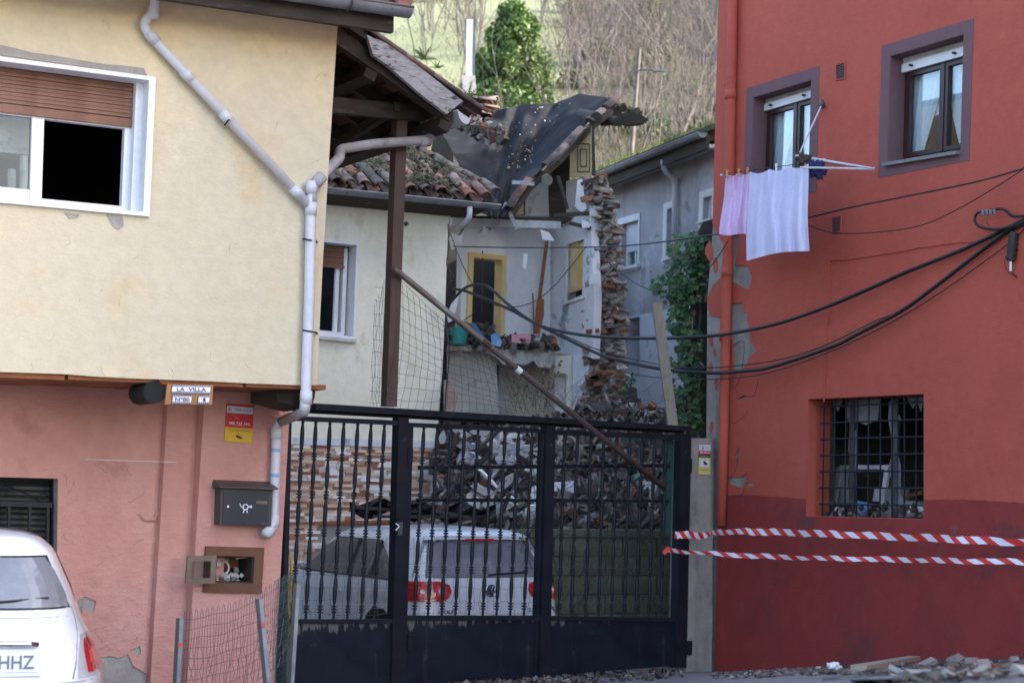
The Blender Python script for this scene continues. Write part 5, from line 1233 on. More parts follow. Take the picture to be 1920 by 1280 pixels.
for k in range(7):   # tiles left along the rafter line
    f_ = [.03, .12, .42, .50, .60, .80, .97][k]; n_ = f_*(len(rdg)-1); i_ = min(int(n_), 3); a_ = rdg[i_]; b_ = rdg[i_+1]; q_ = n_-i_
    p = D(a_[0]+(b_[0]-a_[0])*q_, a_[1]+(b_[1]-a_[1])*q_ - 3, a_[2]+(b_[2]-a_[2])*q_ - .15); dr = (D(b_[0], b_[1], b_[2]) - D(a_[0], a_[1], a_[2])).normalized()
    x = dr.cross(Z).normalized(); y = dr; z_ = x.cross(y); z_ = z_ if z_.z > 0 else -z_
    inst('tile', TU, basis(p, x, y, z_, (1.0, 1.0, 1.0)), CH)
for k in range(26):   # tiles piled at the left ridge
    p = D(rg.uniform(868, 935), rg.uniform(185, 225), 26.6); e = rg.uniform(0, 3); x = V((math.cos(e), math.sin(e), rg.uniform(-.3, .3))).normalized(); y = Z.cross(x).normalized()
    inst('tile', TU, basis(p, x, y, x.cross(y), (1, .8, 1)), CH)
mb = MB()
for k in range(150):
    f_ = rg.random(); mb.chunk(D(845 + 95*f_ + rg.uniform(-8, 8), 212 + 45*f_ + rg.uniform(-12, 16)*(1-abs(f_-.5)), 25.6 - f_*.7), rg.uniform(.05, .2), rg.uniform(.05, .15), rg.uniform(.03, .1), rg)
mb.build('ridge_rubble', M['rubble'], CH, kind='stuff')
# the broken stone wall end
st_me = []
for k in range(6):
    bm = bmesh.new(); bmesh.ops.create_cube(bm, size=1.0); bmesh.ops.subdivide_edges(bm, edges=bm.edges, cuts=1, use_grid_fill=True)
    r_k = random.Random(k)
    for v in bm.verts: v.co = V([c * (1 - .18*(abs(v.co.x*v.co.y*v.co.z)*8)) for c in v.co]) + V([r_k.uniform(-.10, .10) for _ in range(3)])
    me = bpy.data.meshes.new('stone'); bm.to_mesh(me); bm.free(); me.materials.append(M['stone']); st_me.append(me)
rg = random.Random(12); edgeR = [(330, 1136), (400, 1156), (460, 1164), (500, 1160), (540, 1172), (600, 1176), (650, 1166), (700, 1168), (750, 1190), (790, 1245)]
edgeL = [(330, 1096), (420, 1104), (500, 1112), (560, 1102), (660, 1100), (750, 1092), (790, 1090)]
rows = []
for jj in range(60):
    yy = 330 + 462*jj/59; xl = interp(edgeL, yy) - 2 + rg.uniform(-2, 2); xr = interp(edgeR, yy) - 4 + rg.uniform(-6, 6); row = [D(xl, yy, 24.9)]
    for ii in range(12):
        q_ = ii/11; row.append(D(xl + (xr-xl)*q_, yy, 24.44 + rg.uniform(-.06, .08) + .05*math.sin(jj*.7 + ii)))
    row.append(D(xr - 2, yy, 25.0)); rows.append(row)
MB().grid(rows).build('wall_core', M['mortar'], CH, fix=False)
sc_px = FPX/24.3; placed = []
for k in range(1400):
    yy = rg.uniform(334, 786); xl, xr = interp(edgeL, yy), interp(edgeR, yy); x = rg.uniform(xl, xr); hh = rg.uniform(5, 14); ww = rg.uniform(8, 26)*(1.2 if hh > 10 else 1)
    if any(abs(x-a)*2 < (ww+c)*.80 and abs(yy-b)*2 < (hh+d)*.84 for a, b, c, d in placed): continue
    placed.append((x, yy, ww, hh)); e = rg.gauss(0, .16) + (.25 if yy > 700 else 0)*rg.uniform(-1, 1)
    xx = V((math.cos(e), rg.uniform(-.25, .25), math.sin(e))).normalized(); yv = Z.cross(xx).normalized()
    inst('stone', rg.choice(st_me), basis(D(x, yy, 24.49 + rg.uniform(-.05, .06)), xx, yv, xx.cross(yv), (ww/sc_px*1.05, rg.uniform(.12, .26), hh/sc_px*1.1)), CH)
    if len(placed) > 285: break
for k in range(16):
    yy = rg.choice((530, 540, 615, 622, 700, 710, 720, 745, 752, 760)) + rg.uniform(-6, 6); x = rg.uniform(interp(edgeL, yy)+8, interp(edgeR, yy)-2); e = rg.gauss(0, .15); xx = V((math.cos(e), 0, math.sin(e)))
    MB().wbox(D(x, yy, 24.34), rg.uniform(.10, .19), .10, .05, xx, V((0, 1, 0)), xx.cross(V((0, 1, 0)))).build('brick', M['wood_orange'], CH)
for (a_, b_, w0_) in (((1068, 418), (1108, 428), .06), ((1040, 404), (1104, 400), .07), ((1046, 330), (1064, 392), .05), ((905, 395), (860, 412), .05), ((1090, 345), (1122, 332), .06), ((870, 425), (858, 445), .03), ((925, 402), (918, 432), .03)):
    MB().beam(D(*a_, 24.3), D(*b_, 24.35), w0_, w0_*.7).build('splintered_batten', M['wood_dark'] if w0_ > .04 else M['wood_plank'], CH)
MB().prism([D(x, y, 24.6) for x, y in ((1117, 330), (1135, 322), (1140, 330), (1138, 345), (1118, 345))], V((0, .4, 0))).build('corner_bricks', M['wood_orange'], CH)

# black roofing sheet
tp_top = [(816, 228, 26.9), (880, 222, 26.9), (935, 206, 26.8), (985, 196, 26.7), (1040, 194, 26.5), (1085, 176, 26.3), (1146, 184, 25.6)]
tp_bot = [(905, 398, 23.9), (915, 402, 23.85), (925, 406, 23.8), (935, 408, 23.8), (940, 407, 23.8), (945, 405, 23.85), (950, 402, 23.9)]
tp_lft = [(816, 228, 26.9), (845, 278, 25.6), (868, 320, 24.9), (882, 350, 24.4), (905, 398, 23.9)]
tp_rgt = [(1146, 184, 25.6), (1112, 218, 25.1), (1060, 272, 24.8), (1000, 332, 24.35), (950, 402, 23.9)]
def pl3(tab, t):
    n_ = (len(tab)-1)*t; i = min(int(n_), len(tab)-2); q = n_-i; a, b = tab[i], tab[i+1]
    s_ = q; return V([a[k]+(b[k]-a[k])*s_ for k in range(3)])
rows = []; NU, NV = 80, 60
c00, c10, c01, c11 = V(tp_top[0]), V(tp_top[-1]), V(tp_bot[0]), V(tp_bot[-1])
for j in range(NV+1):
    v_ = j/NV; row = []
    for i in range(NU+1):
        u_ = i/NU
        c = (1-v_)*pl3(tp_top, u_) + v_*pl3(tp_bot, u_) + (1-u_)*pl3(tp_lft, v_) + u_*pl3(tp_rgt, v_) - ((1-u_)*(1-v_)*c00 + u_*(1-v_)*c10 + (1-u_)*v_*c01 + u_*v_*c11)
        env = math.sin(math.pi*min(1, u_*1.02))**.7*(1-v_*.6)
        fold = .19*math.sin(u_*23 + v_*5 + 1.2*math.sin(v_*4))*math.exp(-((u_-.47)/.16)**2) + .10*math.sin(u_*52 + v_*9)*math.exp(-((u_-.42)/.13)**2) + .06*math.sin(u_*15 + v_*16) + .035*math.sin(u_*37 - v_*20) + .02*math.sin(u_*70+v_*31)
        dep = c.z + .35*math.sin(math.pi*u_)*math.sin(math.pi*v_) - fold*env
        row.append(D(c.x, c.y, dep))
    rows.append(row)
mb = MB().grid(rows); mb.grid([[p + V((0, .02, -.012)) for p in r] for r in rows])
mb.build('roofing_sheet', M['tarp'], None, smooth=True, label='black roofing sheet sagging over the collapsed roof', cat='roofing sheet', fix=False)
rg = random.Random(6); mb = MB()
for k in range(70):
    u_ = rg.uniform(.2, .85); v_ = rg.uniform(.05, .7); u_ = u_*.4 + .33 if k % 3 else u_; p = rows[int(v_*NV)][int(u_*NU)]; s_ = rg.uniform(.006, .018)
    mb.chunk(p + V((0, -.03, .01)), s_, s_, s_*.6, rg)
mb.build('plaster_flecks', M['stonestrip_s'], None, label='plaster and brick crumbs scattered on the black roofing sheet', cat='rubble', kind='stuff')
# ================================================================== things on the broken floor
bkt = thing('bucket', 'green plastic bucket on the broken floor edge by the cream wall', 'bucket', D(861, 645, 24.0))
pb = ORG[bkt]; mb = MB(); n_ = 18
for z0_, r0_, z1_, r1_ in ((0, .085, .20, .115), (.19, .122, .21, .122)):
    a_ = [pb + V((r0_*math.cos(k*2*math.pi/n_), r0_*math.sin(k*2*math.pi/n_), z0_)) for k in range(n_)]; b_ = [pb + V((r1_*math.cos(k*2*math.pi/n_), r1_*math.sin(k*2*math.pi/n_), z1_)) for k in range(n_)]
    mb.add(a_ + b_, [(k, (k+1) % n_, (k+1) % n_ + n_, k + n_) for k in range(n_)])
mb.build('bucket_body', M['teal'], bkt, smooth=True)
MB().prism([D(x, y, 24.0) for x, y in ((920, 628), (932, 622), (941, 640), (938, 650), (922, 646))], V((0, .15, 0))).build('blue_bag', M['bluebag'], None, label='crumpled blue plastic bag below the yellow door frame', cat='bag')
MB().wbox(D(977, 636, 24.3), .25, .2, .12).build('pink_box', M['pinkbox'], None, label='pink box on the right of the broken floor', cat='box')
mb = MB(); rg = random.Random(44)
for k in range(200):
    x = rg.uniform(846, 1040); yy = 650 - rg.uniform(0, 1)**2*(40 if x < 925 else 16)
    mb.chunk(D(x, yy, 24.3 + rg.uniform(-.1, .4)), rg.uniform(.04, .16), rg.uniform(.04, .12), rg.uniform(.02, .07), rg)
mb.build('floor_debris', M['rubble'], None, label='grey debris heaped on the edge of the broken floor', cat='rubble', kind='stuff')
MB().beam(D(886, 606, 23.9), D(912, 640, 23.9), .10, .04).build('broken_board', M['bluewood'], None, label='blue edged board leaning over the broken floor', cat='board')
MB().prism([D(x, y, 23.4) for x, y in ((832, 712), (842, 712), (858, 745), (850, 775), (832, 778))], V((0, .2, 0))).build('roof_slab', M['slabpink'], None, label='upright pinkish broken slab against the cream corner', cat='slab')

# ================================================================== RUBBLE HEAP behind the low block wall
rg = random.Random(77)
def heap_z(px_):      # top line of the heap by picture column
    return interp([(815, 815), (850, 805), (920, 815), (1000, 800), (1060, 790), (1100, 770), (1150, 755), (1200, 765), (1260, 790), (1300, 820)], px_)
def heap_pt(px_, v):  # v 0 front foot, 1 crest
    y0_ = interp([(815, 1010), (1000, 1000), (1040, 985), (1300, 1000)], px_); y1_ = heap_z(px_)
    return D(px_, y0_ + (y1_-y0_)*v, 20.6 + 3.3*v + (.3 if px_ < 1000 else 0))
rows = [[heap_pt(812 + i*12, j/12) + V((rg.uniform(-.05, .05), rg.uniform(-.1, .1), rg.uniform(-.06, .06))) for i in range(42)] for j in range(13)]
mb = MB().grid(rows); mb.grid([[p, V((p.x, p.y, -.3))] for p in rows[0]]); mb.build('debris_mound', M['mortar'], None, label='grey earth mound of collapse debris behind the gate', cat='rubble heap', kind='stuff', fix=False)
mb = MB(); mb2 = MB(); mb3 = MB()
for k in range(7500):
    px_ = rg.uniform(815, 1290); v = rg.uniform(0, 1.02); p = heap_pt(px_, v) + V((rg.uniform(-.05, .05), -.04, rg.uniform(-.05, .09)))
    s_ = rg.choice((.02, .03, .04, .05, .07, .11)); mb.chunk(p, s_*rg.uniform(.8, 2.4), s_*rg.uniform(.5, 1.2), s_*rg.uniform(.15, .7), rg, .5)
mb.build('rubble', M['rubble'], None, label='loose broken stones, mortar and tiles covering the debris mound', cat='rubble', kind='stuff', fix=False)
sheets = []
def in_heap(px_, py_): return D(px_, py_, 20.5 + 3.3*min(1, max(0, (995-py_)/200)) - .12)
cols_ = [((870, 838), 'dirtywhite', 'torn pale sheet high on the rubble behind the gate'), ((905, 850), 'plaster_in', 'broken white slab on the rubble above the hatchback roof')]
MBX = None
ms4 = MB(); ms5 = MB()
for k in range(520):
    px_ = rg.uniform(820, 1270); c = D(px_, rg.uniform(heap_z(px_)+5, 985), 20.5) ; c = heap_pt(px_, rg.uniform(.03, .98)) + V((0, -.10, .02)); a_ = rg.uniform(-.7, 1.3); d_ = V((math.cos(a_), rg.uniform(-.4, .4), math.sin(a_))); L = rg.uniform(.08, .32)
    (ms4 if k % 5 else ms5).beam(c - d_*L/2, c + d_*L/2, rg.uniform(.012, .05), rg.uniform(.006, .02), V((rg.uniform(-1, 1), rg.uniform(-1, 1), 1)))
ms4.build('wood_splinters', M['splinter'], None, label='splintered boards and laths scattered through the debris mound', cat='splinters', kind='stuff', fix=False)
ms5.build('coloured_scraps', M['scraps'], None, label='small coloured scraps of plastic and cloth in the debris mound', cat='scraps', kind='stuff', fix=False)
names = {'dirtywhite': ('torn_sheet', 'sheet'), 'plaster_in': ('plaster_slab', 'slab'), 'wood_plank': ('broken_plank', 'plank'), 'wood_dark': ('charred_plank', 'plank')}
grp = {'torn_sheet': 'pale torn sheets in the rubble', 'plaster_slab': 'pale plaster slabs in the rubble', 'broken_plank': 'grey broken planks in the rubble', 'charred_plank': 'dark broken planks in the rubble'}
lab = {'torn_sheet': 'dirty white torn sheet crumpled among the collapse rubble', 'plaster_slab': 'pale broken plaster slab lying in the collapse rubble',
       'broken_plank': 'grey splintered plank sticking out of the collapse rubble', 'charred_plank': 'dark splintered plank sticking out of the collapse rubble'}
for k in range(72):
    key = ('dirtywhite', 'plaster_in', 'wood_plank', 'wood_dark', 'dirtywhite', 'wood_dark')[k % 6]; nm, ct = names[key]
    px_ = (rg.uniform(825, 1010) if key in ('dirtywhite', 'plaster_in') and k % 5 else rg.uniform(825, 1260)); py_ = rg.uniform(800, 975) if px_ < 1030 else rg.uniform(790, 980)
    c = in_heap(px_, py_)
    if ct == 'plank':
        a_ = rg.uniform(-.6, 1.4); d_ = V((math.cos(a_), rg.uniform(-.3, .3), math.sin(a_))); L = rg.uniform(.25, .7)
        MB().beam(c - d_*L/2, c + d_*L/2, rg.uniform(.04, .10), rg.uniform(.02, .05)).build(nm, M[key], None, label=lab[nm], cat=ct, group=grp[nm])
    else:
        ax = V((rg.uniform(-1, 1), rg.uniform(-.3, .3), rg.uniform(-.5, .5))).normalized(); ay = V((rg.uniform(-.4, .4), -.3, 1)).normalized(); n_ = 6
        W_, H_ = rg.uniform(.06, .19), rg.uniform(.03, .11); loop = []
        for q in range(n_):
            an = q*2*math.pi/n_ + rg.uniform(-.3, .3); loop.append(c + ax*(math.cos(an)*W_*rg.uniform(.7, 1.1)) + ay*(math.sin(an)*H_*rg.uniform(.6, 1.1)))
        no = ax.cross(ay).normalized(); MB().prism(loop, no*(.012 if ct == 'sheet' else .035)).build(nm, M[key], None, label=lab[nm], cat=ct, group=grp[nm])
for k in range(16):
    c = in_heap(rg.uniform(838, 1000), rg.uniform(822, 872)) + V((0, -.18, 0)); ax = V((rg.uniform(-1, 1), rg.uniform(-.5, .1), rg.uniform(-.6, .6))).normalized(); ay = V((rg.uniform(-.5, .5), rg.uniform(-.8, 0), 1)).normalized()
    rows = [[c + ax*(a_*.07) + ay*(b_*.035) + V((0, -.05*math.sin(a_*2.3 + k), .04*math.sin(b_*3 + a_*1.7 + k))) for a_ in range(-rg.randint(2, 3), rg.randint(2, 3))] for b_ in range(-2, 2)]
    n_ = min(len(q) for q in rows); rows = [q[:n_] for q in rows]; mb = MB().grid(rows); mb.grid([[p + V((0, .012, 0)) for p in q] for q in rows])
    mb.build('torn_sheet', M['foil' if k % 3 else 'dirtywhite'], None, label='silvery crumpled sheet high on the rubble behind the gate', cat='sheet', group='silvery sheets high on the rubble', fix=False)
c = in_heap(1075, 890); mb = MB()
tb = thing('teal_basin', 'turquoise plastic basin lying in the rubble behind the gate', 'basin', c)
MB().hexa([c + V(p) for p in ((-.09, -.1, -.08), (.09, -.1, -.08), (.09, .1, -.08), (-.09, .1, -.08), (-.12, -.12, .07), (.12, -.12, .07), (.12, .12, .07), (-.12, .12, .07))]).build('basin_body', M['teal'], tb)
MB().wbox(c + Z*.08, .28, .27, .02).build('basin_rim', M['teal'], tb)
for (px_, py_, w_, h_, lb) in ((1012, 945, .20, .42, 'white cabinet panel standing in the rubble beside the centre gate post'), (1055, 925, .32, .28, 'white appliance panel below the turquoise basin'), (1225, 925, .22, .26, 'white panel at the right end of the rubble')):
    MB().wbox(in_heap(px_, py_) + V((0, -.1, 0)), w_, .05, h_, V((1, .1, rg.uniform(-.1, .1))).normalized(), V((0, 1, 0)), V((rg.uniform(-.15, .15), 0, 1)).normalized()).build('appliance_door', M['white'], None, label=lb, cat='panel')
for k, (x0, y0, x1, y1, w0_) in enumerate(((1000, 905, 1045, 830, .05), (1160, 905, 1235, 850, .05), (1100, 870, 1130, 960, .06), (1195, 880, 1225, 965, .05), (850, 905, 910, 880, .05), (1045, 835, 1062, 800, .04), (1215, 860, 1262, 905, .07), (1120, 820, 1165, 865, .06))):
    MB().beam(in_heap(x0, y0) + V((0, -.2, 0)), in_heap(x1, y1) + V((0, -.15, 0)), w0_, w0_*.6).build('roof_timber', M['wood_plank' if k % 2 else 'wood_dark'], None, label='long broken roof timber lying across the rubble behind the gate', cat='timber', group='long broken roof timbers on the rubble')
# bottle green sack
c = in_heap(1180, 850)
bm = bmesh.new(); bmesh.ops.create_icosphere(bm, subdivisions=3, radius=.17)
for v in bm.verts: v.co = V((v.co.x*1.2, v.co.y*.7, v.co.z*1.3)) * (1 + .12*math.sin(v.co.x*40 + v.co.z*30) + .08*math.sin(v.co.y*60))
me = bpy.data.meshes.new('green_sack'); bm.to_mesh(me); bm.free(); me.materials.append(M['meshgreen']); o = bpy.data.objects.new('green_sack', me); C.objects.link(o); o.location = c
setp(o, 'dark green sack caught in the rubble behind the leaning pole', 'sack')
for k in range(9):
    c = in_heap(1105 + k*14 + rg.uniform(-8, 8), rg.uniform(758, 792)) + V((0, .1, 0)); MB().chunk(c, .2, .1, .06, rg, .12).build('fallen_brick', M['wood_orange'], None, label='orange broken brick at the foot of the ragged stone wall', cat='brick', group='bricks fallen below the stone wall')
# dark crumpled roofing over the car's far side
rows = [[D(655 + i*11, 940 + 26*j/5 + 8*math.sin(i*.9 + j) + (8 if i > 10 else 0), 20.2 + .1*math.sin(i*1.7+j*2)) + V((0, .06*math.sin(i*2.1 + j), 0)) for i in range(26)] for j in range(6)]
mb = MB().grid(rows); mb.grid([[p + V((0, .03, 0)) for p in r] for r in rows]); mb.build('fallen_sheet', M['tarp'], None, smooth=False, label='dark crumpled sheeting fallen behind the hatchback roof', cat='sheet', fix=False)
for k, (a_, b_) in enumerate((((660, 950), (830, 962)), ((700, 968), (930, 968)), ((730, 945), (800, 938)), ((820, 958), (905, 975)))): MB().beam(D(*a_, 19.9), D(*b_, 20.3), .06, .035).build('roof_batten', M['wood_dark'], None, label='dark roof batten lying over the sheeting behind the car', cat='batten', group='battens behind the hatchback')
# low mossy block wall
bw_a = D(1022, 990, 19.6); bw_b = D(1282, 1003, 20.2)
BWF = Frame(V((bw_a.x, bw_a.y, 0)), (bw_b - bw_a)[:2]); LB = (V((bw_b.x, bw_b.y, 0)) - V((bw_a.x, bw_a.y, 0))).length
bwt = thing('block_wall', 'low mossy concrete block wall holding back the rubble', 'wall', BWF.P(LB/2, -.3, 0))
MB().box(BWF, -.3, LB, -.3, bw_a.z-.09, -.18, -.015).build('wall_core', M['moss_wall'], bwt)
rg = random.Random(2); hh = bw_a.z - .09; row_i = 0
while hh > -.25:
    a = -.3 - (row_i % 2)*.2
    while a < LB:
        e_ = min(a+.395, LB); MB().box(BWF, max(a, -.3)+.006, e_-.006, hh-.195, hh-.006, -.02, rg.uniform(0, .014)).build('block', M['block'], bwt); a += .40
    hh -= .2; row_i += 1
MB().box(BWF, -.3, LB, bw_a.z-.089, bw_a.z-.01, -.2, .03).build('coping', M['block'], bwt)
mb = MB(); rg = random.Random(15)
for k in range(260):
    x = rg.uniform(960, 1270); y = rg.uniform(1000, 1165) if k % 3 else rg.uniform(900, 1000); Y = rg.uniform(18.9, 19.5); pts = []; dx = rg.uniform(-8, 8); dy2 = rg.uniform(-14, 4)
    for q in range(7): pts.append(D(x, y, Y)); x += dx + rg.uniform(-5, 5); y += dy2 + rg.uniform(-5, 5)
    mb.tube(smooth_path(pts, 2), .005, 3, r1=.002, cap=False)
mb.build('dry_brambles', M['scrub'], None, label='dry bramble stems in front of the mossy block wall', cat='brambles', kind='stuff', fix=False)

# ================================================================== GREY HOUSE
gO = D(1235, 905, 27.5)
GB = Frame(V((gO.x, gO.y, 0)), (.33, -.944))
GH = thing('grey_house', 'grey violet two storey house with mossy roof behind the ruin', 'house', V((gO.x, gO.y, -.3)))
gp = lambda x, y, d=0: GB.px(x, y, d)
ga0, ga1 = gp(1100, 500)[0], gp(1350, 500)[0]; hE2 = gp(1235, 322)[1]; hM = gp(1200, 590)[1]
W1 = Quad(GB, (1166, 421), (1198.5, 412), (1197, 496), (1165, 503)); W2 = Quad(GB, (1252, 393), (1262.5, 388.5), (1261.5, 480), (1250, 484)); W3 = Quad(GB, (1320, 371), (1337, 366), (1337, 410), (1318, 416))
W4 = Quad(GB, (1173, 598), (1200, 594), (1199, 705), (1174, 709))
MB().wall(GB, [(ga0, hM), (ga1, hM), (ga1, hE2), (ga0, hE2)], [W1.loop(), W2.loop(), W3.loop()], -.3, 0).build('upper_wall', M['greyhouse'], GH)
MB().wall(GB, [(ga0, -.4), (ga1, -.4), (ga1, hM-.001), (ga0, hM-.001)], [W4.loop()], -.3, .004).build('lower_wall', M['greyhouse_low'], GH)
MB().box(GB, ga0+.01, ga1-.01, -.3, hE2-.05, -4.2, -4).build('back_wall', M['room'], GH); MB().box(GB, ga0, ga0+.2, -.4, hE2, -4, -.301).build('end_wall', M['greyhouse'], GH)
MB().box(GB, ga0, ga1, hE2+.001, hE2+.12, -4.2, .1).build('ceiling', M['wood_dark'], GH)
for Q_, lit in ((W1, .35), (W2, .6), (W3, .2)):
    wf_ = MB().wall(GB, [(Q_.q[0][0]-.12, Q_.q[0][1]-.08), (Q_.q[1][0]+.06, Q_.q[1][1]-.08), (Q_.q[2][0]+.06, Q_.q[2][1]+.10), (Q_.q[3][0]-.12, Q_.q[3][1]+.10)], [Q_.loop()], .001, .02).build('window', M['surround'], GH)
    frame_bars(Q_, 0, 1, 0, 1, .10, .05, -.14, -.08, M['white'], wf_, 'frame'); MB().qbox(Q_, .1, .9, .05, .5, -.13, -.125).build('pane', M['glass_dark'], wf_)
    MB().qbox(Q_, .47, .53, .05, .45, -.14, -.09).build('mullion', M['white'], wf_)
    for k in range(12): MB().qbox(Q_, .06, .94, 1-(k+1)*(1-lit)/12+.003, 1-k*(1-lit)/12, -.10, -.075).build('shutter_slat', M['pvc'], wf_)
    MB().qbox(Q_, -.25, 1.15, -.07, 0, -.1, .07).build('sill', M['surround'], wf_); MB().qbox(Q_, 0, 1, 0, 1, -.6, -.55).build('unlit_room_backing', M['black'], wf_)  # last box is a black sheet, colour standing in for the unlit room
wf_ = frame_bars(W4, .45, 1, 0, 1, .10, .02, -.2, -.12, M['bluewood'], GH, 'door_frame'); MB().qbox(W4, 0, 1, 0, 1, -.5, -.45).build('dark_interior', M['black'], GH)
MB().qbox(W4, .70, .76, 0, 1, -.19, -.13).build('stile', M['bluewood'], wf_); MB().qbox(W4, .5, .98, .02, .98, -.17, -.16).build('door_leaf', M['bluewood'], wf_)
ge0 = GB.P(ga0, gp(1235, 305)[1], .42); ge1 = GB.P(ga1+.3, gp(1235, 305)[1], .42)
gutter(ge0, ge1, .07, 'gutter', M['gutter'], GH, GB.n); MB().beam(ge0 - Z*.12 - GB.n*.08, ge1 - Z*.12 - GB.n*.08, .05, .20).build('fascia', M['wood_dark'], GH)
MB().hexa([GB.P(ga0, hE2, 0), GB.P(ga1, hE2, 0), ge1 - Z*.2 - GB.n*.1, ge0 - Z*.2 - GB.n*.1, GB.P(ga0, hE2+.05, 0), GB.P(ga1, hE2+.05, 0), ge1 - Z*.15 - GB.n*.1, ge0 - Z*.15 - GB.n*.1]).build('soffit', M['wood_grey'], GH)
gr0 = ge0 - GB.n*.07 + Z*.03; gr1 = ge1 - GB.n*.07 + Z*.03; bk2 = -GB.n*3.0 + Z*1.05
MB().hexa([gr0, gr1, gr1+bk2, gr0+bk2, gr0+Z*.07, gr1+Z*.07, gr1+bk2+Z*.07, gr0+bk2+Z*.07]).build('roof', M['moss'], GH)
pipe([GB.P(*gp(1243, 300, .35), .35), GB.P(*gp(1246, 320, .3), .3), GB.P(*gp(1266, 337, .06), .06), GB.P(*gp(1262, 520, .06), .06)], .04, 'downpipe', M['pvc'], GH, [(GB.P(*gp(1266, 340, .06), .06), Z)])
mb = MB(); rg = random.Random(3)
for k in range(2600):
    f_ = rg.random(); t_ = rg.random()**2; p = gr0.lerp(gr1, f_) + bk2*t_ + Z*.07; hh = rg.uniform(.03, .12); sd = V((rg.uniform(-.03, .03), rg.uniform(-.03, .03), 0))
    mb.add([p - V((.008, 0, 0)), p + V((.008, 0, 0)), p + Z*hh + sd], [(0, 1, 2)])
mb.build('roof_grass', M['grass'], GH, kind='stuff', fix=False)

# ================================================================== RED BUILDING
RB = thing('red_building', 'red rendered apartment block with plum window surrounds on the right', 'apartment building', V((RWO.x+3, RWO.y-2, RWO.z)))
rp = lambda x, y, d=0: RW.px(x, y, d)
TOP = 12.2; AR = 17.0; BOT = -.6  # unseen height and length of the block sized to keep sun off the street
hb = rp(1360, 929)[1]
lw = Quad(RW, (1515, 747), (1733, 737), (1733, 974), (1511, 968))
wA = Quad(RW, (1412.5, 182.4), (1521.6, 149.5), (1517, 326), (1406, 352)); wB = Quad(RW, (1669, 105), (1807.7, 63.8), (1802, 283), (1664, 306))
tA = Quad(RW, (1400.4, 165.8), (1536.8, 124), (1531, 359.5), (1393, 385)); tB = Quad(RW, (1653.7, 86.8), (1826, 34.7), (1818, 301), (1646.6, 334))
cut = lambda l: [rp(x/2.977+1300, y/2.977+430) for x, y in l]
e_top = rp(1347, 0); e430 = rp(1337, 430)
lean_top = (e_top[0] + .0, TOP)
coat_l = [rp(1334, hb_) for hb_ in ()]
P2 = cut([(203, 415), (275, 408), (280, 460), (305, 470), (300, 500), (312, 560), (322, 625), (355, 675), (310, 720), (300, 745), (280, 775), (250, 795), (225, 790), (215, 620), (203, 590)])
P1 = cut([(206, 32), (256, 32), (245, 120), (232, 205), (270, 200), (300, 205), (316, 240), (328, 270), (310, 335), (290, 328), (270, 325), (235, 300), (205, 290)])
P5 = [rp(1260 + x/2.2076, 700 + y/2.2076) for x, y in ((228, 440), (255, 425), (290, 428), (312, 408), (298, 470), (270, 470), (240, 458))]
P6 = [rp(1260 + x/2.2076, 700 + y/2.2076) for x, y in ((305, 452), (330, 448), (342, 462), (315, 468))]
P7 = [rp(1260 + x/2.2076, 700 + y/2.2076) for x, y in ((275, 103), (300, 88), (312, 100), (285, 108))]
P8 = [rp(1260 + x/2.2076, 700 + y/2.2076) for x, y in ((262, 335), (275, 305), (278, 335), (268, 370))]
# red coat left outline peels away below 430
edge = [rp(1347, 0), rp(1341, 230), rp(1336, 420), rp(1346, 440), rp(1356, 458), rp(1352, 520), rp(1336, 535), rp(1326, 560), rp(1330, 590), rp(1350, 595), rp(1352, 700), rp(1349, 800), rp(1346, 915)]
aE = rp(1347, 0)[0]
jr = random.Random(6); aS = rp(1346, 915)[0]
bl_ = [(a_, hb + jr.uniform(-.005, .005) + .012*math.sin(a_*3.1)) for a_ in [aS + (lw.q[0][0]-aS)*k/26 for k in range(27)]]
br_ = [(a_, hb + jr.uniform(-.005, .005) + .012*math.sin(a_*2.3)) for a_ in [lw.q[1][0] + k*.045 for k in range(70)]]
up1 = lambda l: [(a, h+.0005) for a, h in l]; dn1 = lambda l: [(a, h-.0005) for a, h in l]
MB().wall(RW, [(aE, TOP)] + edge + up1(bl_) + [lw.q[3], lw.q[2]] + up1(br_) + [(AR, hb), (AR, TOP)], [wA.loop(), wB.loop(), P1, P2, P5, P6, P7, P8], -.014, 0).build('upper_coat', M['red'], RB)
MB().wall(RW, dn1(bl_) + [lw.q[0], lw.q[1]] + dn1(br_) + [(AR, hb-.001), (AR, BOT), (rp(1340, 1000)[0], BOT)], [], -.014, 0).build('lower_coat', M['red_low'], RB)
aL = rp(1322, 800)[0]
mbc = MB().wall(RW, [(aL, BOT), (AR, BOT), (AR, TOP), (aE+.002, TOP), rp(1340, 230), rp(1334, 430), rp(1324, 560), (aL, rp(1322, 800)[1])], [lw.loop(), wA.loop(), wB.loop()], -.34, -.016).build('wall_core', M['concrete'], RB)
# flakes of red left on the bare strip
rg = random.Random(5)
for (x, y, s_) in ((1330, 470, 16), (1341, 500, 12), (1333, 640, 10), (1345, 560, 14), (1332, 690, 8), (1343, 720, 9), (1334, 800, 9), (1328, 870, 8), (1340, 660, 6)):
    lp_ = [RW.hit(x + s_*.5*math.cos(q)*rg.uniform(.6, 1.1), y + s_*1.4*math.sin(q)*rg.uniform(.6, 1.1), -.012) for q in [k*2*math.pi/9 for k in range(9)]]
    MB().prism(lp_, -RW.n*.004).build('paint_flake', M['red'], RB)
MB().box(RW, aL, AR, BOT, TOP-.01, -17, -16.7).build('back_wall', M['red'], RB)
MB().box(RW, aE+.01, aE+.3, BOT, TOP-.01, -16.7, -.35).build('rear_gable', M['concrete'], RB)
MB().box(RW, AR-.3, AR, BOT, TOP-.01, -16.7, -.35).build('front_gable', M['red'], RB)
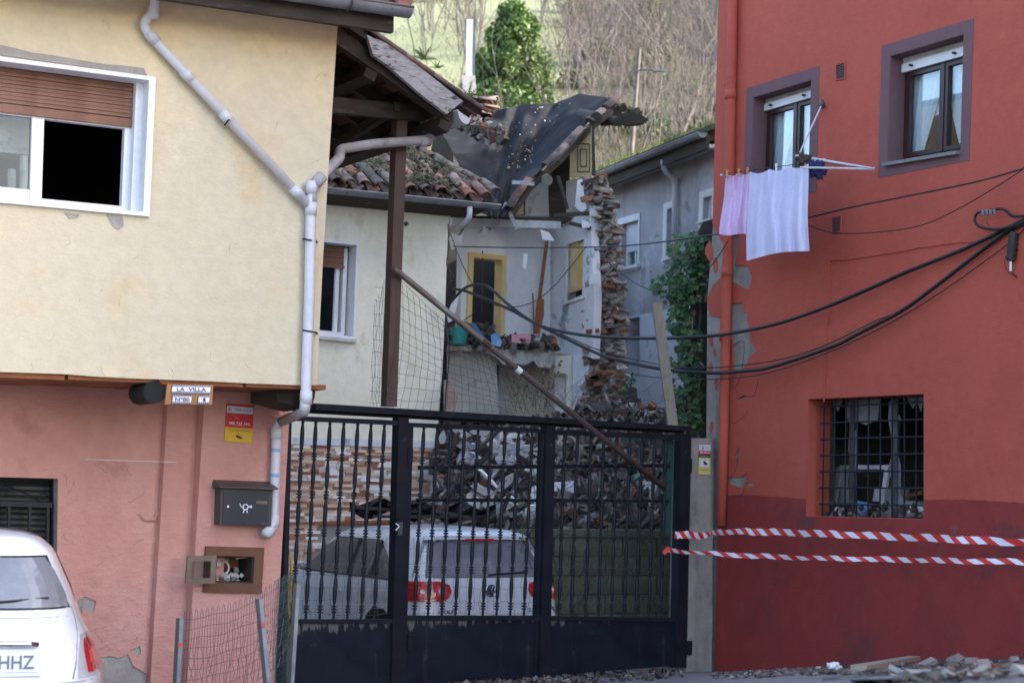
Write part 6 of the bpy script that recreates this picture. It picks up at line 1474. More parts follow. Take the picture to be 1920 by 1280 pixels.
MB().box(RW, aE, AR, TOP, TOP+.3, -17, .3).build('roof', M['wood_dark'], RB)
MB().box(RW, aE+.31, AR-.31, hb+1.6, hb+1.8, -13.6, -.36).build('floor_slab', M['room'], RB)
MB().box(RW, aE+.31, AR-.31, BOT, TOP-.1, -3.6, -3.5).build('partition', M['room'], RB)
# recess lining
for Q_, mt_ in ((lw, 'red'), (wA, 'trim'), (wB, 'trim')):
    l_ = Q_.loop(); off_ = [(l_[0][0]-.002, l_[0][1]-.002), (l_[1][0]+.002, l_[1][1]-.002), (l_[2][0]+.002, l_[2][1]+.002), (l_[3][0]-.002, l_[3][1]+.002)]
    inn = [(l_[0][0]+.006, l_[0][1]+.006), (l_[1][0]-.006, l_[1][1]+.006), (l_[2][0]-.006, l_[2][1]-.006), (l_[3][0]+.006, l_[3][1]-.006)]
    MB().wall(RW, l_, [inn], -.335, .0015).build('reveal', M[mt_], RB)
for T_, Q_ in ((tA, wA), (tB, wB)): MB().wall(RW, T_.loop(), [Q_.loop()], .0005, .004).build('surround_band', M['trim'], RB)
def red_window(Q, pxs, label):
    w_ = MB().qbox(Q, -.02, .985, -.03, .0, -.17, .05).build('window', M['granite'], RB, label=label)
    sv = Quad(RW.off(-.18), *pxs)
    for k in range(5): MB().qbox(sv, -.02, 1.1, .915+k*.026, .915+(k+1)*.026-.003, .01, .03 + (.002 if k % 2 else 0)).build('shutter_slat', M['dirtywhite'], w_)
    MB().qbox(sv, -.02, 1.1, .835, .913, .01, .045).build('shutter_rail', M['white'], w_)
    for t in (.22, .90): MB().tube([sv.P(t, .875, .045), sv.P(t, .875, .08)], .012, 8).build('shutter_stop', M['ink'], w_)
    frame_bars(sv, -.02, 1.06, -.02, .84, .10, .05, -.05, .0, M['winbrown'], w_, 'frame')
    for t0, t1, p0, p1 in ((.08, .66, .14, .62), (.70, 1.04, .75, .97)):
        mb = MB(); mb.qbox(sv, t0, p0, .03, .83, -.04, .012).qbox(sv, p1, t1, .03, .83, -.04, .012).qbox(sv, p0, p1, .03, .07, -.04, .011).qbox(sv, p0, p1, .79, .83, -.04, .011); mb.build('sash', M['winbrown'], w_)
        MB().qbox(sv, p0, p1, .07, .79, -.02, -.015).build('pane', M['glass'], w_)
    MB().qbox(sv, .66, .70, .03, .83, -.04, .02).build('meeting_stile', M['winbrown'], w_)
    s3 = Quad(RW.off(-.25), *pxs)
    curtain(s3, .06, .64, .04, .84, -.02, 6, M['curtain'], w_, tb=(.06, .34), amp=.015); curtain(s3, .68, 1.02, .04, .84, -.02, 4, M['curtain'], w_, tb=(.94, 1.02), amp=.015)
    curtain(s3, .12, .62, .38, .84, -.05, 4, M['curtain'], w_, name='valance', amp=.015)
    MB().qbox(sv, -.1, 1.6, -.1, 1.1, -1.6, -1.55).build('dim_room', M['room'], w_)
    return sv
red_window(wA, ((1434.8, 184), (1526, 156), (1522, 328), (1431, 347)), 'brown window with net curtains behind the clothes line'); red_window(wB, ((1693, 107), (1812, 71.5), (1806, 284), (1688, 303)), 'upper right brown window with net curtains and granite sill')
# barred ground floor window
LWC = [(1511, 968), (1733, 974), (1733, 737), (1515, 747)]
def lin(t, q, d):
    bx = (1-t)*(1-q)*LWC[0][0] + t*(1-q)*LWC[1][0] + t*q*LWC[2][0] + (1-t)*q*LWC[3][0]; by = (1-t)*(1-q)*LWC[0][1] + t*(1-q)*LWC[1][1] + t*q*LWC[2][1] + (1-t)*q*LWC[3][1]
    return RW.hit(bx, by, d)
bwn = thing('grille_holder', 'x', 'x', (0, 0, 0)); bpy.data.objects.remove(bwn)
W_ = frame_bars(lw, .0, 1, .0, 1, .012, .012, -.33, -.27, M['wood_dark'], RB, 'window'); W_['label'] = 'large broken window behind a rusty bar grille'
ts = [.10 + .105*k for k in range(9)]
for k in range(10):
    t = .075 + k*.0995; MB().tube([lw.P(t, .0, -.10), lw.P(t + .004*math.sin(k*3), .5, -.10), lw.P(t, 1.0, -.10)], .0085, 6).build('grille_bar', M['iron'], W_)
for k in range(7):
    r0_ = .11 + k*.137; MB().tube([lw.P(.06, r0_-.004, -.085), lw.P(.5, r0_, -.085), lw.P(1.0, r0_+.002, -.085)], .0085, 6).build('grille_bar', M['iron'], W_)
MB().prism([lin(.075, 0, -.26), lin(.16, 0, -.26), lin(.16, 1, -.26), lin(.075, 1, -.26)], -RW.n*.04).build('side_board', M['wood_plank'], W_)
for t0, t1 in ((.36, .40), (.72, .77)): 
    MB().prism([lin(t0, .02, -.27), lin(t1, .02, -.27), lin(t1, .96, -.27), lin(t0, .96, -.27)], -RW.n*.03).build('mullion', M['galv'], W_)
def shard(pts, d=-.285): return MB().prism([lin(x, y, d) for x, y in pts], -RW.n*.004)
for pts in ([(.34, .82), (.32, .90), (.37, .99), (.62, .98), (.60, .80), (.50, .76), (.42, .80), (.38, .72), (.36, .78)], [(.36, .7), (.35, .55), (.39, .5), (.40, .3), (.43, .5), (.42, .72)], [(.70, .95), (.69, .80), (.73, .6), (.75, .75), (.80, .8), (.76, .88), (.78, .97)],
            [(.74, .55), (.68, .38), (.74, .30), (.80, .22), (.80, .42), (.77, .55)], [(.85, .97), (.90, .88), (.94, .93), (.97, .85), (1.0, .97)], [(.2, .97), (.26, .88), (.3, .98)], [(.70, .15), (.78, .28), (.82, .15), (.85, .02), (.70, .02)]):
    shard(pts).build('glass_shard', M['dustglass'], W_)
def lwt(pts, d0, dep, m, nm, label, cat): return MB().prism([lin(x, y, d0) for x, y in pts], -RW.n*dep).build(nm, m, None, label=label, cat=cat)
lwt([(.13, .43), (.31, .42), (.33, .36), (.24, .06), (.20, .06)], -.7, .05, M['white'], 'white_board', 'tall white board leaning inside the barred window at left', 'board')
lwt([(.20, .1), (.235, .1), (.30, .40), (.66, .40), (.62, .1), (.655, .1), (.70, .435), (.28, .435)], -.62, .03, M['white'], 'table_frame', 'white table frame tipped over inside the barred window', 'frame')
lwt([(.30, .36), (.33, .36), (.36, .12), (.29, .12)], -.66, .02, M['dirtywhite'], 'white_leg_panel', 'narrow white panel between board and frame inside the barred window', 'panel')
lwt([(.56, .14), (.66, .14), (.67, .24), (.58, .25)], -.6, .3, M['dirtywhite'], 'carton', 'small white carton on the littered sill inside the barred window', 'carton')
lwt([(.80, .16), (.98, .20), (.98, .235), (.81, .18)], -.6, .03, M['wood_orange'], 'orange_slat', 'orange wooden slat at right inside the barred window', 'slat')
lwt([(.66, .13), (.92, .15), (.99, .13), (.99, .02), (.66, .02)], -.75, .2, M['plaster_dirty'], 'broken_chest', 'grey dusty broken furniture at lower right inside the barred window', 'furniture')
ms = MB(); ms2 = MB(); ms3 = MB(); rg = random.Random(23)
for k in range(180): ms.chunk(lin(rg.uniform(.14, .98), .01 + rg.random()**2*.10, -rg.uniform(.12, .7)), rg.uniform(.02, .09), .04, rg.uniform(.01, .05), rg)
ms.build('window_litter', M['rubble'], None, label='broken glass and plaster littering the barred window sill', cat='litter', kind='stuff')
for q, (x, y, mm, lb) in enumerate(((.28, .045, 'white', 'crumpled white rag on the sill of the barred window'), (.46, .05, 'bluebag', 'blue scrap lying on the sill of the barred window'))):
    MB().chunk(lin(x, y, -.3), .16, .1, .06, rg).build('rag', M[mm], None, label=lb, cat='rag')
for k in range(4): MB().chunk(lin(.86 + k*.035, .05 + .02*(k % 2), -.32), .10, .05, .09, rg).build('plaster_lump', M['plaster_in'], None, label='pale plaster lump at the right end of the barred sill', cat='plaster', group='plaster lumps on the barred sill')
# dark red downpipe
rpp = pipe([RW.hit(1376, -60, .06), RW.hit(1374, 0, .06), RW.hit(1366, 420, .06), RW.hit(1357, 800, .06), RW.hit(1352, 985, .06)], .050, 'downpipe', M['red'], RB, [(RW.hit(1370, 178, .06), Z), (RW.hit(1363, 510, .06), Z), (RW.hit(1359, 630, .06), Z)])
# vents
for cx, cy, lb in ((1577, 134, 0), (1569, 421, 0)):
    q = Quad(RW, (cx-9, cy-14), (cx+10, cy-18), (cx+9, cy+14), (cx-9, cy+18)); v_ = frame_bars(q, 0, 1, 0, 1, .08, .06, 0, .012, M['red'], RB, 'vent')
    MB().qbox(q, .05, .95, .05, .95, .001, .002).build('vent_back', M['ink'], v_)
    for k in range(9): MB().hexa([q.P(.08, .07+k*.098, .002), q.P(.92, .07+k*.098, .002), q.P(.92, .11+k*.098, .002), q.P(.08, .11+k*.098, .002), q.P(.08, .10+k*.098, .012), q.P(.92, .10+k*.098, .012), q.P(.92, .13+k*.098, .009), q.P(.08, .13+k*.098, .009)]).build('vent_slat', M['trim'], v_)
# painted over cable and cracks
mbx = MB(); rg = random.Random(1)
pts = [RW.hit(1845 - k*14.4, 450 + k*1.9 + rg.uniform(-1, 1) - math.sin(k*.3)*2, .006) for k in range(21)] + [RW.hit(1555, 490 + k*12, .006) if k < 10 else RW.hit(1551 - (k-10)*.5, 490 + k*12, .006) for k in range(23)]
mbx.tube(pts, .006, 5); mbx.build('painted_cable', M['red'], RB)
mbx = MB()
for pts in ([(1373, 650), (1395, 640), (1390, 700), (1380, 725)], [(1377, 700), (1376, 725), (1384, 735)], [(1383, 748), (1395, 742), (1412, 743), (1418, 730), (1422, 715)], [(1368, 790), (1380, 792), (1395, 780), (1402, 770)], [(1380, 930), (1393, 925), (1396, 905)], [(1350, 900), (1378, 885), (1385, 840)]):
    MB().tube(smooth_path([RW.hit(x, y, .000) for x, y in pts], 3), .0035, 4).build('wall_crack', M['ink'], RB)

# garden wall with vine
MW = thing('ivy_wall', 'x', 'wall', D(1310, 820, 19.6)); bpy.data.objects.remove(MW)
MB().prism([D(x, y, 20.0) for x, y in ((1284, 845), (1290, 700), (1300, 600), (1298, 520), (1310, 470), (1344, 455), (1346, 860))], V((.25, 1.2, 0))).build('mossy_wall', M['moss_wall'], None, label='dark mossy wall stub between vine and red building', cat='wall')
MB().prism([D(x, y, 19.4) for x, y in ((1308, 436), (1318, 416), (1345, 408), (1352, 440), (1330, 452), (1312, 444))], V((.1, .3, 0))).build('charred_board', M['wood_dark'], None, label='dark torn roofing scrap on top of the vine', cat='scrap')
vn = thing('vine', 'dark green leafy vine climbing beside the red building', 'vine', D(1290, 790, 19.5))
rg = random.Random(13)
def leafmesh():
    mb = MB(); ps = [V((0, 0, 0))]
    for k in range(11):
        a_ = -2.5 + k*.5; rr = 1 if k % 2 == 0 else .62; rr *= 1 - .2*abs(a_)/2.5; ps.append(V((math.sin(a_)*rr*.55, math.cos(a_)*rr*.6 + .25, .10*rr*(k % 2))))
    mb.add(ps, [(0, k, k+1) for k in range(1, 11)]); return mb
LM = leafmesh(); LME = LM.mesh('leaf', M['vine']); stuffL = MB(); cnt = 0
cl = [(1290, 480, 42, 38), (1268, 530, 36, 40), (1310, 455, 26, 22), (1290, 545, 40, 30), (1275, 590, 22, 40), (1290, 640, 22, 40), (1292, 690, 22, 28), (1285, 750, 26, 34), (1300, 510, 36, 40), (1300, 785, 18, 20)]
for k in range(2300):
    cx, cy, rx, ry = rg.choice(cl); a_ = rg.uniform(0, 6.28); rr = rg.random()**.5*(1 + .35*math.sin(a_*3 + cx) + (.5 if rg.random() < .05 else 0))
    p = D(cx + math.cos(a_)*rr*rx, cy + math.sin(a_)*rr*ry, 19.5 + rg.uniform(-.22, .35))
    nrm = V((rg.uniform(-.9, .3), rg.uniform(-1, -.1), rg.uniform(-.1, 1))).normalized(); x = nrm.cross(Z).normalized(); y = -(x.cross(nrm)) ; y = y if y.z < 0 else -y
    s_ = rg.uniform(.03, .10); M_ = basis(p, x, y, x.cross(y), (s_, s_, s_))
    if cnt < 290 and p.y < 19.5: inst('leaf', LME, M_, vn); cnt += 1
    else: stuffL.add([M_ @ q for q in LM.v], LM.f)
stuffL.build('leaf_mass', M['vine_stuff'], vn, kind='stuff', fix=False)
mb = MB()
for k in range(7): mb.tube(smooth_path([D(1300 + rg.uniform(-15, 15), y, 19.7 + rg.uniform(-.1, .1)) for y in range(830, 480, -60)], 3), .014, 5)
mb.build('stem', M['bark'], vn)
MB().beam(D(1262, 802, 18.9), D(1231, 568, 18.9), .10, .05, V((.2, -1, 0))).build('wood_plank', M['wood_plank'], None, label='grey weathered plank standing upright behind the gate beam', cat='plank')
mb = MB()
for k in range(160):
    p = D(1175 + rg.uniform(-10, 12), rg.uniform(700, 760), 24.0); a_ = rg.uniform(0, 6.28); q = V((math.cos(a_)*.06, -.02, math.sin(a_)*.06)); mb.add([p, p+q, p+V((q.z*.4, 0, q.x*.4))+q*.5], [(0, 1, 2)])
mb.build('small_shrub', M['vine_stuff'], None, label='small green shrub growing on the foot of the broken stone wall', cat='shrub', fix=False)

# ================================================================== LAUNDRY
rackt = thing('drying_rack', 'white folding clothes rack fixed below the left red wall window', 'drying rack', RW.hit(1500, 310, .3))
LA, LBp = D(1352, 327, 17.95), D(1517, 305, 16.75)
for a_, b_, rr in ((RW.hit(1541, 196, .02), D(1500, 286, 16.8), .008), (D(1492, 292, 16.85), RW.hit(1640, 317, .1), .012), (D(1512, 305, 16.8), RW.hit(1547, 299, .1), .012), (D(1500, 314, 16.7), RW.hit(1640, 317, .12), .010)):
    MB().tube([a_, b_], rr, 8).build('arm', M['pvc'], rackt)
MB().tube([RW.hit(1541, 190, .0), RW.hit(1541, 200, .04)], .025, 10).build('wall_hook', M['galv'], rackt)
MB().tube([LA, LBp], .004, 6).build('line', M['cable'], rackt)
MB().tube([D(1500, 300, 16.9), RW.hit(1640, 317, .35)], .003, 5).build('line', M['cable'], rackt)
MB().beam(RW.hit(1404, 338, .0), D(1352, 328, 17.9), .02, .02).build('arm', M['pvc'], rackt); MB().beam(RW.hit(1520, 322, .0), D(1500, 300, 16.85), .02, .02).build('arm', M['pvc'], rackt)
def towel(top0, top1, botL, botR, Y0, Y1, waves, m, nm, label, dy_=0, amp=.03):
    rows = []
    for j in range(25):
        v_ = j/24; row = []
        for i in range(41):
            u_ = i/40; x = (top0[0]*(1-u_)+top1[0]*u_)*(1-v_) + (botL[0]*(1-u_)+botR[0]*u_)*v_; y = (top0[1]*(1-u_)+top1[1]*u_)*(1-v_) + (botL[1]*(1-u_)+botR[1]*u_)*v_
            Y = 1/((1-u_)/Y0 + u_/Y1)
            sg_ = abs(math.sin(u_*math.pi*(2 if waves < 15 else 3)))*(1-v_)**3
            row.append(D(x + 2.5*math.sin(v_*5 + waves)*v_, y + 5.5*sg_ + 3*math.sin(u_*5 + waves)*v_, Y + dy_ + .03*math.sin(u_*4.3 + v_*2.2) - .025*math.exp(-((u_-.3-v_*.2)/.05)**2) - .02*math.exp(-((u_-.72+v_*.1)/.03)**2) + amp*(.35+.65*v_)*math.sin(u_*waves + .8*math.sin(v_*2.5) + u_*u_*7) + .012*math.sin(u_*waves*2.7 + v_*3)))
        rows.append(row)
    mb = MB().grid(rows); mb.grid([[p + V((.002, .012, 0)) for p in r] for r in rows])
    o = mb.build(nm, m, None, smooth=True, label=label, cat='towel', fix=False)
    return rows
towel((1361, 326), (1409, 321), (1350, 437), (1404, 442), 17.9, 17.55, 13, M['fabric2'], 'towel', 'smaller pinkish towel pegged at the left end of the line')
rw = towel((1406, 322), (1516, 307), (1398, 486), (1516, 468), 17.55, 16.75, 21, M['fabric'], 'towel', 'large lilac bath towel pegged on the clothes line', -.05)
MB().grid([[rw[int(24*v_)][i] + V((0, -.008, 0)) for i in range(41)] for v_ in (.80, .825)]).build('towel_band', M['white'], None) and None
o = bpy.data.objects['towel_band']; par = bpy.data.objects['towel.001']; o.location = o.location - par.location; o.parent = par
for k, x in enumerate((1364, 1387, 1404, 1414, 1458, 1510)):
    f_ = (x-1352)/165; c = LA.lerp(LBp, f_); mt_ = M['orangepeg'] if k in (0, 1, 2, 5) else M['ink'] if k == 3 else M['white']
    lb = ('orange peg at the left end of the line', 'orange peg midway on the pink towel', 'orange peg where the two towels meet', 'dark peg at the corner of the large towel', 'white peg in the middle of the large towel', 'orange peg at the right end of the line')[k]
    MB().hexa([c + V(p) for p in ((-.008, -.012, -.035), (.008, -.012, -.035), (.008, .012, -.035), (-.008, .012, -.035), (-.011, -.016, .03), (.011, -.016, .03), (.011, .016, .03), (-.011, .016, .03))]).build('clothes_peg', mt_, None, label=lb, cat='clothes peg', group='pegs on the clothes line')
def cloth_blob(px_, py_, Y, sx, sz, m, nm, label, cat, seed=1):
    bm = bmesh.new(); bmesh.ops.create_icosphere(bm, subdivisions=4, radius=1); r_k = random.Random(seed); ph = [r_k.uniform(0, 6) for _ in range(6)]
    for v in bm.verts:
        k = 1 + .25*math.sin(v.co.x*5 + ph[0]) * math.sin(v.co.z*4 + ph[1]) + .12*math.sin(v.co.x*13 + v.co.z*7 + ph[2]) + .06*math.sin(v.co.z*23 + ph[3]); v.co = V((v.co.x*sx*k, v.co.y*sx*.5*k, v.co.z*sz*k))
    me = bpy.data.meshes.new(nm); bm.to_mesh(me); bm.free(); me.materials.append(m); me.polygons.foreach_set('use_smooth', [True]*len(me.polygons))
    o = bpy.data.objects.new(nm, me); C.objects.link(o); o.location = D(px_, py_, Y); return setp(o, label, cat)
cloth_blob(1531, 318, 16.75, .085, .085, M['bluecloth'], 'navy_garment', 'navy blue garment hanging from the rack right of the towel', 'garment', 2)
cloth_blob(1509, 298, 16.8, .07, .05, M['wood_dark'], 'black_sock', 'small black item on the rack above the towel corner', 'sock', 5)

# ================================================================== CABLES AND TAPE
def cable(pts, r, label, x0=1910, Y0=15.25, x1=840, Y1=22.9, nm='cable', n=8, m=None):
    P_ = smooth_path([D(x, y, iy(x, x0, Y0, x1, Y1)) for x, y in pts], n); return MB().tube(P_, r, 7).build(nm, m or M['cable'], None, smooth=True, label=label, cat='cable')
cable([(1925, 410), (1880, 432), (1800, 470), (1700, 510), (1640, 537), (1550, 575), (1460, 606), (1370, 625), (1300, 632), (1230, 634), (1160, 633), (1100, 629), (1040, 618), (1000, 604), (950, 568), (925, 545), (905, 534), (880, 536), (862, 548), (842, 570)], .018, 'upper thick black cable sagging from the red wall to the ruin')
cable([(1925, 414), (1885, 436), (1830, 478), (1750, 540), (1690, 583), (1610, 625), (1560, 650), (1450, 687), (1400, 695), (1340, 699), (1260, 694), (1200, 684), (1130, 666), (1060, 634), (1000, 604), (960, 582), (900, 556), (870, 545), (850, 542)], .018, 'lower thick black cable sagging in front of the red wall')
cable([(1925, 419), (1860, 455), (1700, 575), (1640, 602), (1540, 650), (1440, 678), (1300, 690), (1200, 676), (1120, 655), (1050, 625)], .006, 'thin black wire twisted beside the lower thick cable')
cable([(1925, 425), (1880, 465), (1730, 570), (1600, 640), (1480, 687), (1400, 706), (1300, 711), (1180, 700), (1100, 668)], .005, 'thin black wire hanging lowest under the thick cables')
cable([(1920, 316), (1830, 341), (1700, 368), (1600, 388), (1515, 408), (1400, 431), (1330, 441), (1230, 455), (1150, 462), (1050, 464), (950, 464), (850, 462)], .008, 'long thin black wire crossing in front of the towels', Y0=15.0)
cable([(1918, 318), (1860, 355), (1800, 390), (1740, 418), (1690, 430), (1620, 437), (1560, 436), (1520, 424), (1480, 412)], .005, 'thin wire looping below the upper right window', Y0=15.0)
cable([(1365, 452), (1340, 490), (1310, 520), (1270, 538), (1230, 545), (1190, 530), (1150, 500), (1120, 466)], .005, 'thin slack wire looping in front of the grey house', Y0=15.0)
cable([(1100, 462), (1070, 500), (1040, 535), (1010, 560), (980, 573), (950, 575), (925, 572)], .005, 'thin slack wire curving in front of the ruined rooms')
cable([(842, 430), (860, 480), (885, 530), (905, 545), (895, 580), (870, 600)], .006, 'thin wire dropping past the yellow door frame')
cable([(841, 500), (846, 540), (836, 600), (842, 660), (836, 740), (834, 776)], .009, 'black cable running down the corner of the cream wall')
cable([(843, 540), (850, 520), (838, 500), (841, 460), (840, 420)], .008, 'black cable climbing the cream corner to the eave')
# clamp and splice box on the red wall
cable([(1920, 405), (1898, 405), (1880, 392), (1850, 396), (1832, 400), (1828, 415), (1840, 426), (1870, 430), (1900, 424)], .012, 'black cable loop at the clamps on the red wall', Y0=15.2, m=M['cable'])
ct = thing('cable_clamp', 'grey connector clamps on the cable loop at right', 'clamp', D(1855, 400, 15.3))
for k in range(4): MB().wbox(D(1842 + k*7, 399 - k*.6, 15.35), .022, .03, .04).build('clamp_block', M['galv'], ct)
MB().tube([D(1852, 403, 15.33), D(1850, 418, 15.33), D(1856, 424, 15.33)], .004, 5).build('tail_wire', M['cable'], ct)
sb = thing('splice_box', 'black cable splice enclosure hanging at the right edge', 'splice box', D(1897, 470, 15.3))
MB().tube([D(1902, 437, 15.3), D(1900, 442, 15.3), D(1896, 480, 15.3), D(1894, 488, 15.3)], .038, 10).build('box', M['trimblack'], sb)
for k in range(4): MB().tube([D(1901 - k*1.2, 446 + k*10, 15.3), D(1901 - k*1.2, 449 + k*10, 15.3)], .042, 10).build('rib', M['trimblack'], sb)
MB().tube([D(1895, 490, 15.3), D(1895, 508, 15.3)], .010, 8).build('white_plug', M['white'], sb)
MB().tube(smooth_path([D(1895, 505, 15.3), D(1903, 518, 15.3), D(1925, 525, 15.3)], 4), .004, 5).build('tail_wire', M['cable'], sb)
MB().tube(smooth_path([D(1886, 480, 15.3), D(1884, 495, 15.3), D(1893, 512, 15.3), D(1925, 519, 15.3)], 4), .004, 5).build('tail_wire', M['cable'], sb)
def tape(pts, h, n, label, twist=()):
    P_ = smooth_path([D(x, y, Y) for x, y, Y in pts], 10); vs = []; N_ = len(P_); mb = MB(); rows = []
    for i, p in enumerate(P_):
        f_ = i/(N_-1); hh = h*(1 - sum(a*math.exp(-((f_-c)/w_)**2) for c, w_, a in twist)); tl = .014*math.sin(f_*21) + .006*math.sin(f_*97 + 2*math.sin(f_*31)); hh *= 1 - .16*max(0, math.sin(f_*33 + 3*math.sin(f_*9)))**3; p = p + Z*(.004*math.sin(f_*47) + .003*math.sin(f_*113))
        rows.append([p - Z*hh/2 + V((0, tl, 0)), p - V((0, .004*math.sin(f_*40), 0)), p + Z*hh/2 - V((0, tl, 0))])
    mb.grid(rows); o = mb.build('barrier_tape', hazard_mat('tape_' + str(n), n), None, smooth=True, label=label, cat='tape', fix=False)
    uv = o.data.uv_layers.new(name='UVMap')
    for pl_ in o.data.polygons:
        for li, vi in zip(pl_.loop_indices, pl_.vertices): uv.data[li].uv = ((vi // 3)/(N_-1), (vi % 3)/2)
    return o
tape([(1333, 999, 18.3), (1380, 996, 17.8), (1450, 997, 17.3), (1540, 1000, 16.7), (1640, 1004, 16.1), (1760, 1009, 15.4), (1860, 1014, 15.0), (2050, 1020, 14.0)], .062, 22.4, 'upper red and white barrier tape in front of the red wall', ((0, .03, .4), (.1, .03, .2)))
tape([(1265, 1003, 17.9), (1290, 1002, 18.0), (1315, 1004, 18.2), (1334, 1000, 18.35)], .07, 4.6, 'short red and white tape wrapped round the concrete post', ((1, .2, .4),))
tape([(1246, 1031, 18.0), (1300, 1035, 17.9), (1400, 1041, 17.3), (1500, 1045, 16.7), (1600, 1047, 16.2), (1700, 1049, 15.6), (1800, 1051, 15.1), (1920, 1053, 14.6), (2050, 1055, 14.0)], .045, 25, 'lower narrow red and white barrier tape from gate to right', ((.12, .05, .3), (.4, .03, .2)))
tk = MB().chunk(D(1249, 1031, 17.95), .09, .03, .05, random.Random(3)); tk.build('tape_knot', M['signred'], None, label='red tape knot tied to a gate baluster', cat='knot')

# ================================================================== GROUND DEBRIS at the red wall
rg = random.Random(99); mb = MB(); mb2 = MB()
def gnd(px_, py_):
    r = ray(px_, py_); t = 10.0
    for _ in range(30):
        p = EYE + r*t; t += (gz(p.x, p.y) - p.z)/r.z * .8
    return EYE + r*t
for k in range(1100):
    x = rg.uniform(1335, 1930) if k % 4 else rg.uniform(1620, 1930); base_y = interp([(1335, 1262), (1500, 1252), (1920, 1236)], x); yy = base_y + rg.random()**1.6*(30 if x > 1600 else 12) + 1
    p = gnd(x, yy)
    if (p - RW.O).dot(RW.n) < .03: continue
    s_ = rg.choice((.010, .014, .02, .03, .05 if x > 1640 and rg.random() < .5 else .02)); mb.chunk(p + Z*s_*.12, s_*rg.uniform(.9, 1.9), s_, s_*.45, rg, .28, 1)
mb.build('ground_rubble', M['rubble'], None, label='small stones and plaster crumbs along the foot of the red wall', cat='rubble', kind='stuff', fix=False)
lbl = ('pale brick lump below the barred window', 'long grey stone leaning at the foot of the red wall', 'reddish brick by the right end of the debris', 'flat stone between the bricks at the red wall', 'small square brick farthest right')
for k, (x, yy, a_, b_, c_) in enumerate(((1820, 1238, .22, .12, .10), (1790, 1234, .30, .10, .09), (1845, 1244, .12, .1, .08), (1740, 1240, .25, .1, .05), (1900, 1236, .10, .08, .06))):
    MB().chunk(gnd(x, yy+8) + Z*.02, a_*.6, b_*.65, c_*.5, rg, .2, 1).build('broken_stone', M['stone_street'], None, label=lbl[k], cat='stone')
MB().beam(gnd(1610, 1258) + Z*.02, gnd(1715, 1245) + Z*.05, .09, .03).build('flat_plank', M['wood_plank'], None, label='grey plank lying along the foot of the red wall', cat='plank')
cloth_blob(1563, 1249, gnd(1563, 1256).y, .045, .03, M['pvc'], 'plastic_bag', 'small crumpled pale plastic bag on the asphalt by the red wall', 'bag', 9)
c = gnd(1680, 1268)
mh = thing('manhole_cover', 'round metal manhole cover in the asphalt at lower right', 'manhole cover', c)
nrm = V((-.0567, .1009, 1)).normalized(); xx = V((1, 0, .0567)).normalized(); yy_ = nrm.cross(xx)
ring = [c + xx*(.33*math.cos(k*.2618)) + yy_*(.33*math.sin(k*.2618)) + nrm*.008 for k in range(24)]
MB().prism([p - nrm*.012 for p in ring], nrm*.012).build('cover', M['galv'], mh)
for k in range(-4, 5): MB().beam(c + xx*k*.065 - yy_*(.30-abs(k)*.03) + nrm*.007, c + xx*k*.065 + yy_*(.30-abs(k)*.03) + nrm*.007, .02, .005).build('rib', M['galv'], mh)
mb = MB()
for k in range(500):
    x = rg.uniform(560, 1280); p = gnd(x, interp([(560, 1300), (1280, 1262)], x) + rg.uniform(-6, 10)); s_ = rg.uniform(.01, .04); mb.chunk(p + V((0, .1, s_*.3)), s_*1.5, s_, s_*.5, rg)
mb.build('ground_litter', M['rubble'], None, label='dark crumbs and stones under the bottom edge of the gate', cat='rubble', kind='stuff', fix=False)

# ================================================================== HILLSIDE: chimney, lamp, trees, houses
def on_hill(px_, Y): p = D(px_, 400, Y); return V((p.x, Y, hz(p.x, Y)))
fl = thing('flue_pipe', 'tall square metal flue standing on a stone chimney stub', 'chimney', D(880, 172, 27.6))
q = [D(866, 175, 27.6), D(893, 175, 27.6)]
MB().hexa([q[0], q[1], q[1]+V((0, .25, 0)), q[0]+V((0, .25, 0)), D(868, 142, 27.6), D(891, 142, 27.6), D(891, 142, 27.6)+V((0, .25, 0)), D(868, 142, 27.6)+V((0, .25, 0))]).build('chimney_stub', M['plaster_dirty'], fl)
MB().beam(D(879.5, 146, 27.7), D(881.5, 38, 27.7), .105, .105, V((0, 1, 0))).build('flue', M['pvc'], fl)
MB().beam(D(888, 146, 27.69), D(890, 38, 27.69), .03, .09, V((0, 1, 0))).build('flue_edge', M['galv'], fl)
lp_ = thing('street_lamp', 'concrete lamp post with a thin arm among bare trees', 'street lamp', D(1181, 320, 46))
MB().tube([D(1181, 330, 46), D(1199, 92, 46)], .060, 8, r1=.045).build('pole', M['bark'], lp_); MB().tube([D(1198, 132, 46), D(1220, 131, 45.6), D(1240, 133, 45.2)], .02, 6).build('arm', M['galv'], lp_); MB().wbox(D(1236, 133, 45.2), .28, .12, .05).build('lamp_head', M['galv'], lp_)
MB().tube([D(1108, 80, 90), D(1116, -30, 90)], .08, 6).build('utility_pole', M['bark'], None, label='pale utility pole near the far white house', cat='utility pole')
MB().tube([D(1166, 330, 50), D(1172, 235, 50)], .05, 6)
TW = []
